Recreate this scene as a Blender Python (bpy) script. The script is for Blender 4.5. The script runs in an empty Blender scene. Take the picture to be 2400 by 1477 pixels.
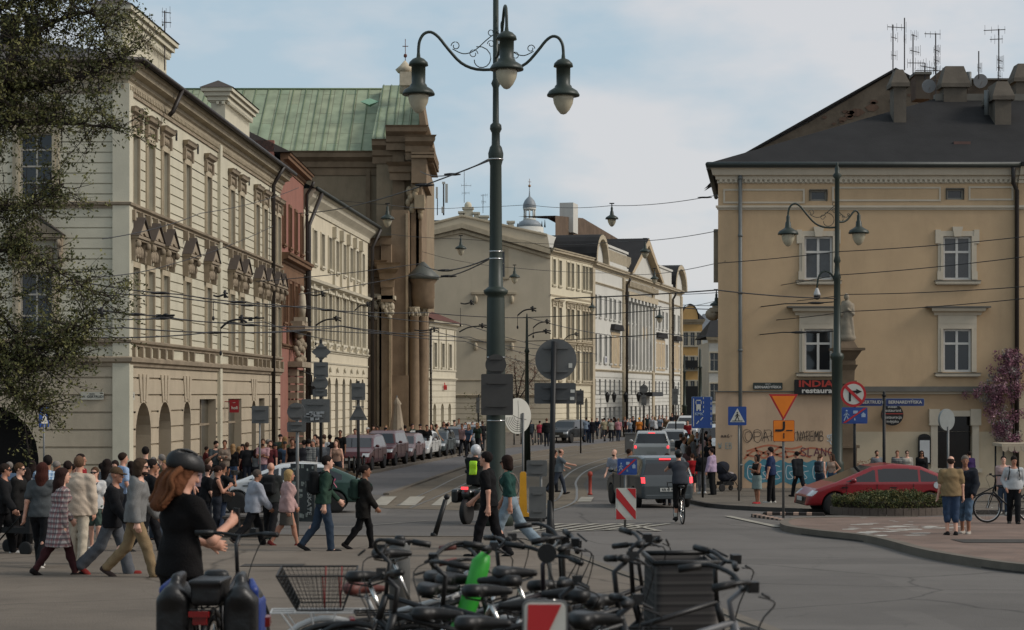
import bpy,bmesh,math,random
import numpy as np
from mathutils import Matrix,Vector
R=math.radians;PI=math.pi
rnd=random.Random(7)
SC=bpy.context.scene;COL=SC.collection
F=4500.0;CX=1200.0;HY=922.0;CAM=3.75
cam=bpy.data.cameras.new('camera');camo=bpy.data.objects.new('camera',cam);COL.objects.link(camo)
camo.location=(0,0,CAM);camo.rotation_euler=(R(90),0,0)
cam.sensor_width=36;cam.lens=F*36/2400;cam.shift_y=(HY-738.5)/2400
cam.clip_start=.3;cam.clip_end=3000
cam.dof.use_dof=True;cam.dof.focus_distance=62;cam.dof.aperture_fstop=5.0
SC.camera=camo
SUN_EL,SUN_AZ=36,100
w=bpy.data.worlds.new('World');SC.world=w;w.use_nodes=True
nt=w.node_tree;nt.nodes.clear()
def N(t,k,**kw):
 n=t.nodes.new(k)
 for a,b in kw.items():setattr(n,a,b)
 return n
o=N(nt,'ShaderNodeOutputWorld');bg=N(nt,'ShaderNodeBackground');sky=N(nt,'ShaderNodeTexSky')
sky.sky_type='NISHITA';sky.sun_disc=False;sky.sun_elevation=R(SUN_EL);sky.sun_rotation=R(SUN_AZ)
sky.air_density=1.0;sky.dust_density=2.0;sky.ozone_density=2.0
tc=N(nt,'ShaderNodeTexCoord');mp=N(nt,'ShaderNodeMapping');mp.inputs['Scale'].default_value=(1,1,2.4)
mp.inputs['Location'].default_value=(3.1,.4,.35)
nz=N(nt,'ShaderNodeTexNoise');nz.inputs['Scale'].default_value=7.5;nz.inputs['Detail'].default_value=5;nz.inputs['Roughness'].default_value=.5
rp=N(nt,'ShaderNodeValToRGB');rp.color_ramp.elements[0].position=.4;rp.color_ramp.elements[1].position=.62
m0=N(nt,'ShaderNodeMix');m0.data_type='RGBA';m0.inputs['A'].default_value=(3.6,4.6,5.3,1);m0.inputs['B'].default_value=(5.6,5.6,5.7,1)
mx=N(nt,'ShaderNodeMix');mx.data_type='RGBA';mx.inputs['Factor'].default_value=.86
L=nt.links.new
sx=N(nt,'ShaderNodeSeparateXYZ');ad=N(nt,'ShaderNodeMath');ad.operation='MULTIPLY_ADD'
ad.operation='ADD';md=N(nt,'ShaderNodeMath');md.operation='MULTIPLY';md.inputs[1].default_value=.32
L(tc.outputs['Generated'],mp.inputs['Vector']);L(mp.outputs[0],nz.inputs['Vector']);L(nz.outputs['Fac'],ad.inputs[0]);L(tc.outputs['Generated'],sx.inputs[0]);L(sx.outputs['X'],md.inputs[0]);L(md.outputs[0],ad.inputs[1]);L(ad.outputs[0],rp.inputs[0])
L(rp.outputs[0],m0.inputs['Factor']);L(m0.outputs['Result'],mx.inputs['B']);L(sky.outputs[0],mx.inputs['A']);L(mx.outputs['Result'],bg.inputs['Color']);L(bg.outputs[0],o.inputs[0])
bg.inputs['Strength'].default_value=.105
sl=bpy.data.lights.new('sun','SUN');sl.energy=1.9;sl.angle=R(20);sl.color=(1,.94,.86)
so=bpy.data.objects.new('sun',sl);COL.objects.link(so)
so.rotation_euler=(R(90-SUN_EL),0,R(180-SUN_AZ))
SC.view_settings.view_transform='Standard';SC.view_settings.look='None';SC.view_settings.exposure=0.27;SC.view_settings.gamma=1
SC.cycles.max_bounces=5;SC.cycles.diffuse_bounces=2;SC.cycles.glossy_bounces=2;SC.cycles.transparent_max_bounces=6
SC.cycles.use_denoising=True
HD=[-60,9,14,22,29,39,46,59,68,900];HH=[1.65,1.93,2.2,2.54,2.78,3.0,3.17,3.5,3.75,3.75]
def hgt(d):return float(np.interp(d,HD,HH))
def gz(d):return CAM-hgt(d)
def at(px,py,d):return Vector(((px-CX)*d/F,d,CAM-(py-HY)*d/F))
def gd(py):
 a,b=5.0,900.0
 for _ in range(50):
  m=(a+b)/2
  if F*hgt(m)/m>py-HY:a=m
  else:b=m
 return a
def G(px,py,off=0):
 d=gd(py);return Vector(((px-CX)*d/F,d,gz(d)+off))
def lin(c):
 return tuple(((x/255)/12.92 if x<=10 else(((x/255)+.055)/1.055)**2.4)for x in c)+(1,)
MC={}
def mat(name,rgb,rough=.8,var=.12,scale=1.2,bump=0.,bscale=20,metal=0.,spec=.4,emit=0,alpha=1,trans=0,grime=0,coat=0,xs=(1,1,1)):
 if name in MC:return MC[name]
 m=bpy.data.materials.new(name);m.use_nodes=True;t=m.node_tree;b=t.nodes['Principled BSDF']
 c=lin(rgb);b.inputs['Roughness'].default_value=rough;b.inputs['Metallic'].default_value=metal
 b.inputs['Specular IOR Level'].default_value=spec
 if coat:b.inputs['Coat Weight'].default_value=coat;b.inputs['Coat Roughness'].default_value=.08
 b.inputs['Base Color'].default_value=c
 tcn=N(t,'ShaderNodeTexCoord');mpn=N(t,'ShaderNodeMapping');mpn.inputs['Scale'].default_value=xs
 t.links.new(tcn.outputs['Object'],mpn.inputs[0])
 if var:
  nn=N(t,'ShaderNodeTexNoise');nn.inputs['Scale'].default_value=scale;nn.inputs['Detail'].default_value=6;nn.inputs['Roughness'].default_value=.62
  t.links.new(mpn.outputs[0],nn.inputs['Vector'])
  r=N(t,'ShaderNodeValToRGB');e=r.color_ramp.elements;e[0].position=.3;e[1].position=.7
  e[0].color=tuple(x*(1-var)for x in c[:3])+(1,);e[1].color=tuple(min(1,x*(1+var))for x in c[:3])+(1,)
  t.links.new(nn.outputs['Fac'],r.inputs[0]);src=r.outputs[0]
  if grime:
   g=N(t,'ShaderNodeTexNoise');g.inputs['Scale'].default_value=.55;g.inputs['Detail'].default_value=8;g.inputs['Roughness'].default_value=.7
   m2=N(t,'ShaderNodeMapping');m2.inputs['Scale'].default_value=(1.6,1.6,.45)
   t.links.new(tcn.outputs['Object'],m2.inputs[0]);t.links.new(m2.outputs[0],g.inputs['Vector'])
   gr=N(t,'ShaderNodeValToRGB');gr.color_ramp.elements[0].position=.5;gr.color_ramp.elements[1].position=.78
   gr.color_ramp.elements[0].color=(0,0,0,1);gr.color_ramp.elements[1].color=(grime,)*3+(1,)
   mm=N(t,'ShaderNodeMix');mm.data_type='RGBA';mm.inputs['B'].default_value=tuple(x*.45 for x in c[:3])+(1,)
   t.links.new(g.outputs['Fac'],gr.inputs[0]);t.links.new(gr.outputs[0],mm.inputs['Factor']);t.links.new(src,mm.inputs['A']);src=mm.outputs['Result']
  t.links.new(src,b.inputs['Base Color'])
 if bump:
  bn=N(t,'ShaderNodeTexNoise');bn.inputs['Scale'].default_value=bscale;bn.inputs['Detail'].default_value=4
  t.links.new(mpn.outputs[0],bn.inputs['Vector'])
  bm=N(t,'ShaderNodeBump');bm.inputs['Strength'].default_value=bump;bm.inputs['Distance'].default_value=.02
  t.links.new(bn.outputs['Fac'],bm.inputs['Height']);t.links.new(bm.outputs[0],b.inputs['Normal'])
 if emit:
  b.inputs['Emission Color'].default_value=c;b.inputs['Emission Strength'].default_value=emit
 if alpha<1:b.inputs['Alpha'].default_value=alpha
 if trans:b.inputs['Transmission Weight'].default_value=trans
 MC[name]=m;return m
def col(rgb,kind='cloth'):
 k='%s_%02x%02x%02x'%((kind,)+tuple(int(x)for x in rgb))
 if kind=='cloth':return mat(k,rgb,.9,.14,9,.35,60,spec=.15)
 if kind=='paint':return mat(k,rgb,.45,.06,3,.05,40,spec=.4)
 if kind=='metal':return mat(k,rgb,.35,.1,5,0,metal=.8)
 if kind=='car':return mat(k,rgb,.35,.04,2,0,spec=.45,coat=.35)
 if kind=='sign':return mat(k,rgb,.5,.05,4,0,spec=.3)
 return mat(k,rgb,.8)
glass=mat('window_glass',(38,40,42),.08,.25,.7,0,spec=.6)
glass2=mat('window_glass_curtain',(92,88,80),.25,.25,3,0,spec=.5)
glassdk=mat('car_glass',(28,30,32),.06,.2,1,0,spec=.7)
rubber=mat('rubber',(24,23,22),.75,.15,8)
black=mat('black_metal',(22,22,22),.5,.15,6,spec=.3)
blackp=mat('black_plastic',(20,19,18),.45,.15,12,.1,60,spec=.35)
green=mat('dark_green_paint',(42,50,43),.45,.12,3,.08,30,spec=.35)
steel=mat('grey_steel',(104,104,102),.5,.12,4,metal=.3)
chrome=mat('chrome',(190,188,184),.18,.06,5,metal=1)
lampg=mat('opal_lamp_glass',(176,168,146),.25,.18,3,spec=.5)
skinm={}
def skin(i=0):
 c=[(186,138,116),(168,120,98),(202,156,134),(140,98,76)][i%4]
 return mat('skin_tone_%d'%(i%4),c,.55,.08,12,.1,60,spec=.3)
WM={}
def wm(o):return WM.get(o.name,Matrix.Identity(4))if o is not None else Matrix.Identity(4)
def link(name,data,parent=None,M=None):
 ob=bpy.data.objects.new(name,data);COL.objects.link(ob)
 M=M or Matrix.Identity(4)
 if parent is not None:
  ob.parent=parent;ob.matrix_basis=wm(parent).inverted()@M
 else:ob.matrix_basis=M
 WM[ob.name]=M.copy();return ob
def tag(o,label=None,cat=None,group=None,kind=None):
 if label:o['label']=label
 if cat:o['category']=cat
 if group:o['group']=group
 if kind:o['kind']=kind
 return o
def TR(loc=(0,0,0),rz=0,rx=0,ry=0,s=1):
 M=Matrix.Translation(Vector(loc))@Matrix.Rotation(rz,4,'Z')@Matrix.Rotation(rx,4,'X')@Matrix.Rotation(ry,4,'Y')
 return M@Matrix.Scale(s,4)if s!=1 else M
def thing(name,label,cat,M=None,group=None,kind=None):
 return tag(link(name,None,None,M),label,cat,group,kind)
def npmesh(name,V,Fq,smooth=True):
 me=bpy.data.meshes.new(name);n=len(V);m=len(Fq);k=Fq.shape[1]if m else 4
 me.vertices.add(n);me.vertices.foreach_set('co',np.asarray(V,np.float32).ravel())
 me.loops.add(m*k);me.loops.foreach_set('vertex_index',np.asarray(Fq,np.int32).ravel())
 me.polygons.add(m);me.polygons.foreach_set('loop_start',np.arange(0,m*k,k,dtype=np.int32))
 if smooth:me.polygons.foreach_set('use_smooth',np.ones(m,bool))
 me.update(calc_edges=True);return me
class MB:
 def __init__(s,M=None):s.v=[];s.f=[];s.M=M or Matrix.Identity(4);s.sm=[]
 def add(s,vs,fs,smooth=False,M=None):
  b=len(s.v);T=s.M@M if M is not None else s.M
  s.v+=[T@Vector(v)for v in vs];s.f+=[tuple(i+b for i in f)for f in fs];s.sm+=[smooth]*len(fs)
 def box(s,x0,x1,y0,y1,z0,z1,M=None):
  s.add([(x,y,z)for z in(z0,z1)for y in(y0,y1)for x in(x0,x1)],
[(0,2,3,1),(4,5,7,6),(0,1,5,4),(2,6,7,3),(0,4,6,2),(1,3,7,5)],False,M)
 def cb(s,c,d,M=None):s.box(c[0]-d[0]/2,c[0]+d[0]/2,c[1]-d[1]/2,c[1]+d[1]/2,c[2]-d[2]/2,c[2]+d[2]/2,M)
 def tube(s,pts,r,n=8,caps=True,M=None):
  pts=[Vector(p)for p in pts];rs=r if isinstance(r,(list,tuple))else[r]*len(pts)
  vs=[];fs=[];up=None
  for i,p in enumerate(pts):
   t=(pts[min(i+1,len(pts)-1)]-pts[max(i-1,0)]);t=t.normalized()if t.length>1e-9 else Vector((0,0,1))
   if up is None:up=Vector((0,0,1))if abs(t.z)<.9 else Vector((1,0,0))
   a=t.cross(up);a=a.normalized()if a.length>1e-6 else t.orthogonal().normalized();b=t.cross(a);up=-b if False else up
   vs+=[p+(a*math.cos(2*PI*k/n)+b*math.sin(2*PI*k/n))*rs[i]for k in range(n)]
  for i in range(len(pts)-1):
   fs+=[(i*n+k,i*n+(k+1)%n,(i+1)*n+(k+1)%n,(i+1)*n+k)for k in range(n)]
  if caps:fs+=[tuple(range(n))[::-1],tuple(range((len(pts)-1)*n,len(pts)*n))]
  s.add(vs,fs,n>5,M)
 def lathe(s,prof,n=20,M=None,smooth=True):
  vs=[(r*math.cos(2*PI*k/n),r*math.sin(2*PI*k/n),z)for r,z in prof for k in range(n)]
  fs=[(i*n+k,i*n+(k+1)%n,(i+1)*n+(k+1)%n,(i+1)*n+k)for i in range(len(prof)-1)for k in range(n)]
  fs+=[tuple(range(n))[::-1],tuple(range((len(prof)-1)*n,len(prof)*n))]
  s.add(vs,fs,smooth,M)
 def prism(s,poly,y0,y1,M=None):
  n=len(poly);vs=[(x,y0,z)for x,z in poly]+[(x,y1,z)for x,z in poly]
  s.add(vs,[tuple(range(n)),tuple(range(2*n-1,n-1,-1))]+[(i,i+n,(i+1)%n+n,(i+1)%n)for i in range(n)],False,M)
 def quad(s,*p,M=None):s.add(p,[tuple(range(len(p)))],False,M)
 def ell(s,c,r,n=10,m=7,M=None):
  vs=[(c[0]+r[0]*math.sin(PI*j/m)*math.cos(2*PI*k/n),c[1]+r[1]*math.sin(PI*j/m)*math.sin(2*PI*k/n),c[2]+r[2]*math.cos(PI*j/m))for j in range(m+1)for k in range(n)]
  s.add(vs,[(j*n+k,(j+1)*n+k,(j+1)*n+(k+1)%n,j*n+(k+1)%n)for j in range(m)for k in range(n)],True,M)
 def disc(s,r,y0,y1,n=32,M=None):s.prism([(r*math.cos(2*PI*k/n),r*math.sin(2*PI*k/n))for k in range(n)],y0,y1,M)
 def mesh(s,name,m,inv=None):
  me=bpy.data.meshes.new(name);vv=[inv@v for v in s.v]if inv else s.v
  me.from_pydata([tuple(v)for v in vv],[],s.f);me.polygons.foreach_set('use_smooth',s.sm);me.materials.append(m);me.update()
  if any(s.sm)and not all(s.sm):pass
  return me
 def build(s,name,m,parent=None,M=None):
  if not s.v:return None
  if M is None:M=wm(parent)if parent is not None else Matrix.Identity(4)
  return link(name,s.mesh(name,m,M.inverted()if M!=Matrix.Identity(4)else None),parent,M)
def ring(path_fn,n):return[path_fn(i/n)for i in range(n+1)]
def text(s,size,m,M,parent,name='lettering',ext=.004,align='CENTER',bold=0,sx=1):
 c=bpy.data.curves.new('t','FONT');c.body=s;c.size=size;c.align_x=align;c.align_y='CENTER';c.extrude=ext;c.offset=bold;c.resolution_u=2
 ob=bpy.data.objects.new('t',c);COL.objects.link(ob)
 me=bpy.data.meshes.new_from_object(ob.evaluated_get(bpy.context.evaluated_depsgraph_get()));bpy.data.objects.remove(ob);bpy.data.curves.remove(c)
 me.materials.clear();me.materials.append(m);me.name=name
 me.transform(Matrix.Rotation(R(90),4,'X')@Matrix.Diagonal((sx,1,1,1)))
 return link(name,me,parent,M)
def inst(name,me,parent,M):return link(name,me,parent,M)
def copy_tree(o,M,label=None,parent=None,first=True):
 c=o.copy();COL.objects.link(c)
 if parent is None:c.matrix_basis=M;WM[c.name]=M.copy()
 else:c.parent=parent;c.matrix_basis=o.matrix_basis;WM[c.name]=wm(parent)@o.matrix_basis
 if label and parent is None:c['label']=label
 for ch in o.children:copy_tree(ch,None,None,c)
 return c
def sheet(name,pts,m,off,kerb=0,kname=None,kw=.16,km=None,world=False,kind='structure',z0=None):
 """pts: pixel (or world xy) outline laid on the ground off metres above it; kerb: closed side wall height"""
 P=[Vector((p[0],p[1],0))if world else G(*p)for p in pts]
 D=[]
 for i in range(len(P)):
  a,b=P[i],P[(i+1)%len(P)];n=max(1,int((b-a).length/6))
  D+=[a.lerp(b,k/n)for k in range(n)]
 bm=bmesh.new();vs=[bm.verts.new((p.x,p.y,0))for p in D]
 f=bm.faces.new(vs);bmesh.ops.triangulate(bm,faces=[f])
 for y in HD[1:-1]:
  bmesh.ops.bisect_plane(bm,geom=bm.verts[:]+bm.edges[:]+bm.faces[:],plane_co=(0,y,0),plane_no=(0,1,0))
 bmesh.ops.recalc_face_normals(bm,faces=bm.faces)
 if bm.faces and sum(f.normal.z for f in bm.faces)<0:bmesh.ops.reverse_faces(bm,faces=bm.faces)
 if kerb:
  be=[e for e in bm.edges if e.is_boundary]
  ex=bmesh.ops.extrude_edge_only(bm,edges=be)
  low=[g for g in ex['geom']if isinstance(g,bmesh.types.BMVert)]
  for v in bm.verts:v.co.z=gz(v.co.y)+off
  for v in low:v.co.z-=kerb
 else:
  for v in bm.verts:v.co.z=gz(v.co.y)+off
 me=bpy.data.meshes.new(name);bm.to_mesh(me);bm.free();me.materials.append(m)
 ob=link(name,me);
 if kind:ob['kind']=kind
 return ob
def kerbline(name,pts,m,w=.15,h=.12,off=0,world=False,kind='structure'):
 P=[Vector((p[0],p[1],0))if world else G(*p)for p in pts];D=[]
 for i in range(len(P)-1):
  a,b=P[i],P[i+1];n=max(1,int((b-a).length/1.0));D+=[a.lerp(b,k/n)for k in range(n)]
 D.append(P[-1]);mb=MB();vs=[];fs=[]
 for i,p in enumerate(D):
  t=(D[min(i+1,len(D)-1)]-D[max(i-1,0)]);t.z=0;t.normalize();nrm=Vector((-t.y,t.x,0))*w/2
  for q in(p-nrm,p+nrm):
   z=gz(q.y)+off;vs+=[(q.x,q.y,z),(q.x,q.y,z+h)]
 for i in range(len(D)-1):
  a=i*4;b=a+4;fs+=[(a,a+1,b+1,b),(a+1,a+3,b+3,b+1),(a+3,a+2,b+2,b+3)]
 fs+=[(0,2,3,1),(len(vs)-4,len(vs)-3,len(vs)-1,len(vs)-2)]
 mb.add(vs,fs);ob=mb.build(name,m)
 if kind:ob['kind']=kind
 return ob
class SDF:
 def __init__(s,lo,hi,h,pad=3):
  s.h=h;s.lo=np.array(lo,float)-pad*h;s.n=np.ceil((np.array(hi,float)+pad*h-s.lo)/h).astype(int)+1
  s.F=np.full(s.n,.5,np.float32);s.ax=[(s.lo[i]+h*np.arange(s.n[i])).astype(np.float32)for i in range(3)]
 def sub(s,lo,hi):
  i0=np.clip(np.floor((np.array(lo)-s.lo)/s.h).astype(int),0,s.n-1);i1=np.clip(np.ceil((np.array(hi)-s.lo)/s.h).astype(int)+1,1,s.n)
  sl=tuple(slice(a,b)for a,b in zip(i0,i1))
  X,Y,Z=np.ix_(s.ax[0][sl[0]],s.ax[1][sl[1]],s.ax[2][sl[2]]);return sl,X,Y,Z
 def put(s,sl,d,k,op='u'):
  A=s.F[sl]
  if op=='u':
   if k>0:
    h=np.maximum(k-np.abs(A-d),0)/k;s.F[sl]=np.minimum(A,d)-h*h*k*.25
   else:s.F[sl]=np.minimum(A,d)
  elif op=='s':s.F[sl]=np.maximum(A,-d)
 def cone(s,a,b,ra,rb,k=.03,flat=None,op='u'):
  a=np.array(a,float);b=np.array(b,float);m=max(ra,rb)*(1 if flat is None else max(1,flat[1]))+k+2*s.h+.02
  sl,X,Y,Z=s.sub(np.minimum(a,b)-m,np.maximum(a,b)+m)
  if s.F[sl].size==0:return
  ab=b-a;L2=max(ab@ab,1e-9)
  px,py,pz=X-a[0],Y-a[1],Z-a[2]
  t=np.clip((px*ab[0]+py*ab[1]+pz*ab[2])/L2,0,1)
  qx,qy,qz=px-t*ab[0],py-t*ab[1],pz-t*ab[2]
  if flat is None:d=np.sqrt(qx*qx+qy*qy+qz*qz)-(ra+t*(rb-ra))
  else:
   ux,uy,uz=flat[0];f=flat[1];c=qx*ux+qy*uy+qz*uz;g=1/f-1
   d=np.sqrt((qx+c*ux*g)**2+(qy+c*uy*g)**2+(qz+c*uz*g)**2)-(ra+t*(rb-ra))
  s.put(sl,d.astype(np.float32),k,op)
 def ell(s,c,r,Rm=None,k=.02,op='u'):
  c=np.array(c,float);m=max(r)+k+2*s.h+.01;sl,X,Y,Z=s.sub(c-m,c+m)
  if s.F[sl].size==0:return
  x,y,z=X-c[0],Y-c[1],Z-c[2]
  if Rm is not None:x,y,z=[Rm[0][i]*x+Rm[1][i]*y+Rm[2][i]*z for i in range(3)]
  q=np.sqrt((x/r[0])**2+(y/r[1])**2+(z/r[2])**2);s.put(sl,((q-1)*min(r)*(.5+.5*(np.mean(r)/min(r)))).astype(np.float32),k,op)
 def rbox(s,c,hs,r,Rm=None,k=.01,op='u'):
  c=np.array(c,float);m=float(np.linalg.norm(hs))+r+k+2*s.h;sl,X,Y,Z=s.sub(c-m,c+m)
  if s.F[sl].size==0:return
  x,y,z=X-c[0]+0*Y+0*Z,Y-c[1]+0*X+0*Z,Z-c[2]+0*X+0*Y
  if Rm is not None:x,y,z=[Rm[0][i]*x+Rm[1][i]*y+Rm[2][i]*z for i in range(3)]
  q=[np.abs(v)-(hs[i]-r)for i,v in enumerate((x,y,z))]
  d=np.sqrt(sum(np.maximum(v,0)**2 for v in q))+np.minimum(np.maximum(np.maximum(q[0],q[1]),q[2]),0)-r
  s.put(sl,d.astype(np.float32),k,op)
 def clip(s,p,n,k=0):
  X,Y,Z=np.ix_(*s.ax);d=((X-p[0])*n[0]+(Y-p[1])*n[1]+(Z-p[2])*n[2]).astype(np.float32)
  s.F=np.maximum(s.F,d)
 def mesh(s):
  Fv=s.F;ins=Fv<0;nx,ny,nz=Fv.shape
  if not ins.any():return None
  c=[ins[i:nx-1+i,j:ny-1+j,k:nz-1+k]for i in(0,1)for j in(0,1)for k in(0,1)]
  sm=sum(x.astype(np.int8)for x in c);I,J,K=np.nonzero((sm>0)&(sm<8))
  idx=np.full((nx-1,ny-1,nz-1),-1,np.int32);idx[I,J,K]=np.arange(len(I))
  acc=np.zeros((len(I),3),np.float32);cnt=np.zeros(len(I),np.float32)
  cor=[(0,0,0),(0,0,1),(0,1,0),(0,1,1),(1,0,0),(1,0,1),(1,1,0),(1,1,1)]
  val=[Fv[I+a,J+b,K+d]for a,b,d in cor]
  for a in range(8):
   for b in range(a+1,8):
    if sum(x!=y for x,y in zip(cor[a],cor[b]))!=1:continue
    va,vb=val[a],val[b];mk=(va<0)!=(vb<0);t=np.where(mk,va/np.where(mk,va-vb,1),0)
    for q in range(3):acc[:,q]+=mk*(cor[a][q]+t*(cor[b][q]-cor[a][q]))
    cnt+=mk
  V=(acc/cnt[:,None]+np.stack([I,J,K],1))*s.h+s.lo;Q=[]
  for ax in range(3):
   u,v=[(1,2),(2,0),(0,1)][ax]
   s0=[slice(1,-1)]*3;s0[ax]=slice(0,-1);s1=list(s0);s1[ax]=slice(1,None)
   A=ins[tuple(s0)];B=ins[tuple(s1)];P=np.stack(np.nonzero(A!=B),1)
   if not len(P):continue
   P=P+1;P[:,ax]-=1;fl=ins[P[:,0],P[:,1],P[:,2]]
   def at_(du,dv):
    q=P.copy();q[:,u]-=du;q[:,v]-=dv;return idx[q[:,0],q[:,1],q[:,2]]
   q=np.stack([at_(1,1),at_(0,1),at_(0,0),at_(1,0)],1);q[~fl]=q[~fl][:,::-1];Q.append(q)
  return V,np.concatenate(Q)
 def build(s,name,m,parent=None,M=None,local=True):
  r=s.mesh()
  if r is None:return None
  me=npmesh(name,r[0],r[1]);me.materials.append(m)
  return link(name,me,parent,M if M is not None else wm(parent))
asph=mat('asphalt',(98,93,88),.85,.14,.35,.5,45,spec=.25,grime=.25)
asph2=mat('asphalt_lane',(98,96,96),.85,.12,.3,.4,45,spec=.25,grime=.2)
plaza=mat('worn_plaza_asphalt',(110,100,89),.88,.2,.5,.6,35,spec=.2,grime=.5)
slab=mat('pavement_slabs',(104,96,86),.88,.15,.7,.4,30,spec=.2,grime=.3)
tramm=mat('tram_concrete',(106,96,82),.85,.16,.4,.4,30,spec=.2,grime=.4)
kerbm=mat('kerb_stone',(104,96,86),.85,.15,2,.4,30,spec=.2,grime=.4)
kerbd=mat('kerb_granite_dark',(66,62,58),.85,.2,2,.4,30,spec=.2)
white=mat('road_paint',(150,144,132),.8,.2,3,.2,40,spec=.2,grime=.7)
railm=mat('rail_steel',(100,94,86),.4,.15,2,metal=.6)
def brickmat(name,c1,c2,mort,sc,w,h,ms=.02):
 m=bpy.data.materials.new(name);m.use_nodes=True;t=m.node_tree;b=t.nodes['Principled BSDF'];b.inputs['Roughness'].default_value=.9
 b.inputs['Specular IOR Level'].default_value=.2
 tcn=N(t,'ShaderNodeTexCoord');br=N(t,'ShaderNodeTexBrick');t.links.new(tcn.outputs['Object'],br.inputs[0])
 br.inputs['Scale'].default_value=sc;br.inputs['Brick Width'].default_value=w;br.inputs['Row Height'].default_value=h;br.inputs['Mortar Size'].default_value=ms
 br.inputs['Color1'].default_value=lin(c1);br.inputs['Color2'].default_value=lin(c2);br.inputs['Mortar'].default_value=lin(mort)
 nn=N(t,'ShaderNodeTexNoise');nn.inputs['Scale'].default_value=.9;nn.inputs['Detail'].default_value=7
 t.links.new(tcn.outputs['Object'],nn.inputs[0]);mm=N(t,'ShaderNodeMix');mm.data_type='RGBA';mm.blend_type='MULTIPLY';mm.inputs['Factor'].default_value=.7
 r=N(t,'ShaderNodeValToRGB');r.color_ramp.elements[0].position=.3;r.color_ramp.elements[0].color=(.5,.5,.5,1);r.color_ramp.elements[1].position=.65
 t.links.new(nn.outputs['Fac'],r.inputs[0]);t.links.new(br.outputs[0],mm.inputs['A']);t.links.new(r.outputs[0],mm.inputs['B']);t.links.new(mm.outputs['Result'],b.inputs['Base Color'])
 MC[name]=m;return m
brickp=brickmat('brick_paving',(134,110,97),(120,102,92),(98,90,82),4,.8,.4,.03)
def wear(m,sc,th,patch):
 t=m.node_tree;b=t.nodes['Principled BSDF'];src=b.inputs['Base Color'].links[0].from_socket;tcn=[n for n in t.nodes if n.type=='TEX_COORD'][0]
 nn=N(t,'ShaderNodeTexNoise');nn.inputs['Scale'].default_value=.8;nn.inputs['Detail'].default_value=6;t.links.new(tcn.outputs['Object'],nn.inputs[0]);mm=N(t,'ShaderNodeMix');mm.data_type='VECTOR';mm.inputs['Factor'].default_value=.35
 t.links.new(tcn.outputs['Object'],mm.inputs[4]);t.links.new(nn.outputs['Color'],mm.inputs[5])
 for feat,s_,a0,a1,dk in(('DISTANCE_TO_EDGE',sc,0,th,.55),('DISTANCE_TO_EDGE',sc*2.7,0,th*.8,.8)):
  v=N(t,'ShaderNodeTexVoronoi');v.feature=feat;v.inputs['Scale'].default_value=s_;t.links.new(mm.outputs[1],v.inputs[0]);r=N(t,'ShaderNodeValToRGB');r.color_ramp.elements[0].position=a0;r.color_ramp.elements[1].position=a1;r.color_ramp.elements[0].color=(dk,dk,dk,1)
  x=N(t,'ShaderNodeMix');x.data_type='RGBA';x.blend_type='MULTIPLY';x.inputs['Factor'].default_value=1;t.links.new(v.outputs['Distance'],r.inputs[0]);t.links.new(src,x.inputs['A']);t.links.new(r.outputs[0],x.inputs['B']);src=x.outputs['Result']
 v=N(t,'ShaderNodeTexVoronoi');v.distance='CHEBYCHEV';v.inputs['Scale'].default_value=.16;t.links.new(tcn.outputs['Object'],v.inputs[0]);r=N(t,'ShaderNodeMapRange');r.inputs['To Min'].default_value=1-patch;r.inputs['To Max'].default_value=1+patch*.5
 sp=N(t,'ShaderNodeSeparateColor');t.links.new(v.outputs['Color'],sp.inputs[0]);t.links.new(sp.outputs[0],r.inputs['Value']);x=N(t,'ShaderNodeMix');x.data_type='RGBA';x.blend_type='MULTIPLY';x.inputs['Factor'].default_value=1;t.links.new(src,x.inputs['A']);t.links.new(r.outputs[0],x.inputs['B']);t.links.new(x.outputs['Result'],b.inputs['Base Color'])
wear(asph,.22,.006,.14);wear(plaza,.3,.012,.16);wear(asph2,.2,.005,.1);wear(tramm,.4,.01,.12);wear(slab,1.1,.02,.12)
def rect(x0,x1,y0,y1):return[(x0,y0),(x1,y0),(x1,y1),(x0,y1)]
sheet('road',rect(-700,700,-40,890),asph,0,world=True)
LK=[(-900,1196),(300,1178),(600,1160),(760,1136),(863,1112),(1000,1084),(1133,1058),(1200,1049),(1290,1040),(1380,1031),(1480,1023),(1600,1014),(1660,1008)]
LKW=[G(*p)for p in LK]
def xy(v):return(v.x,v.y)
sheet('left_pavement',[xy(v)for v in LKW]+[(60,420),(-60,420),(-90,90)],slab,.11,kerb=.13,world=True)
kerbline('kerb_stones_left',[xy(v)for v in LKW],kerbm,.18,.125,0,True)
lane=[xy(G(*p))for p in[(905,1160),(1015,1121),(1124,1083),(1230,1063),(1350,1046),(1480,1029),(1600,1017),(1650,1012)]]
sheet('road_lane',[xy(v)for v in LKW[2:]][::1]+lane[::-1],asph2,.004,world=True)
tl=[(905,1161),(1015,1122),(1124,1084),(1230,1064),(1350,1047),(1480,1030)]
tr=[(1640,1032),(1520,1060),(1440,1085),(1385,1110),(1368,1135),(1378,1162),(1330,1190),(1150,1198),(900,1192),(860,1180)]
sheet('tram_track_bed',tl+tr,tramm,.008)
mb=MB()
def strip(pp,w,z,world=False,n=6):
 P=[Vector((p[0],p[1],0))if world else G(*p)for p in pp];D=[]
 for i in range(len(P)-1):
  for k in range(n):D.append(P[i].lerp(P[i+1],k/n))
 D.append(P[-1]);vs=[]
 for i,p in enumerate(D):
  t=D[min(i+1,len(D)-1)]-D[max(i-1,0)];t.z=0;t.normalize();q=Vector((-t.y,t.x,0))*w/2
  for e in(p+q,p-q):vs.append((e.x,e.y,gz(e.y)+z))
 mb.add(vs,[(2*i,2*i+1,2*i+3,2*i+2)for i in range(len(D)-1)])
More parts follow.
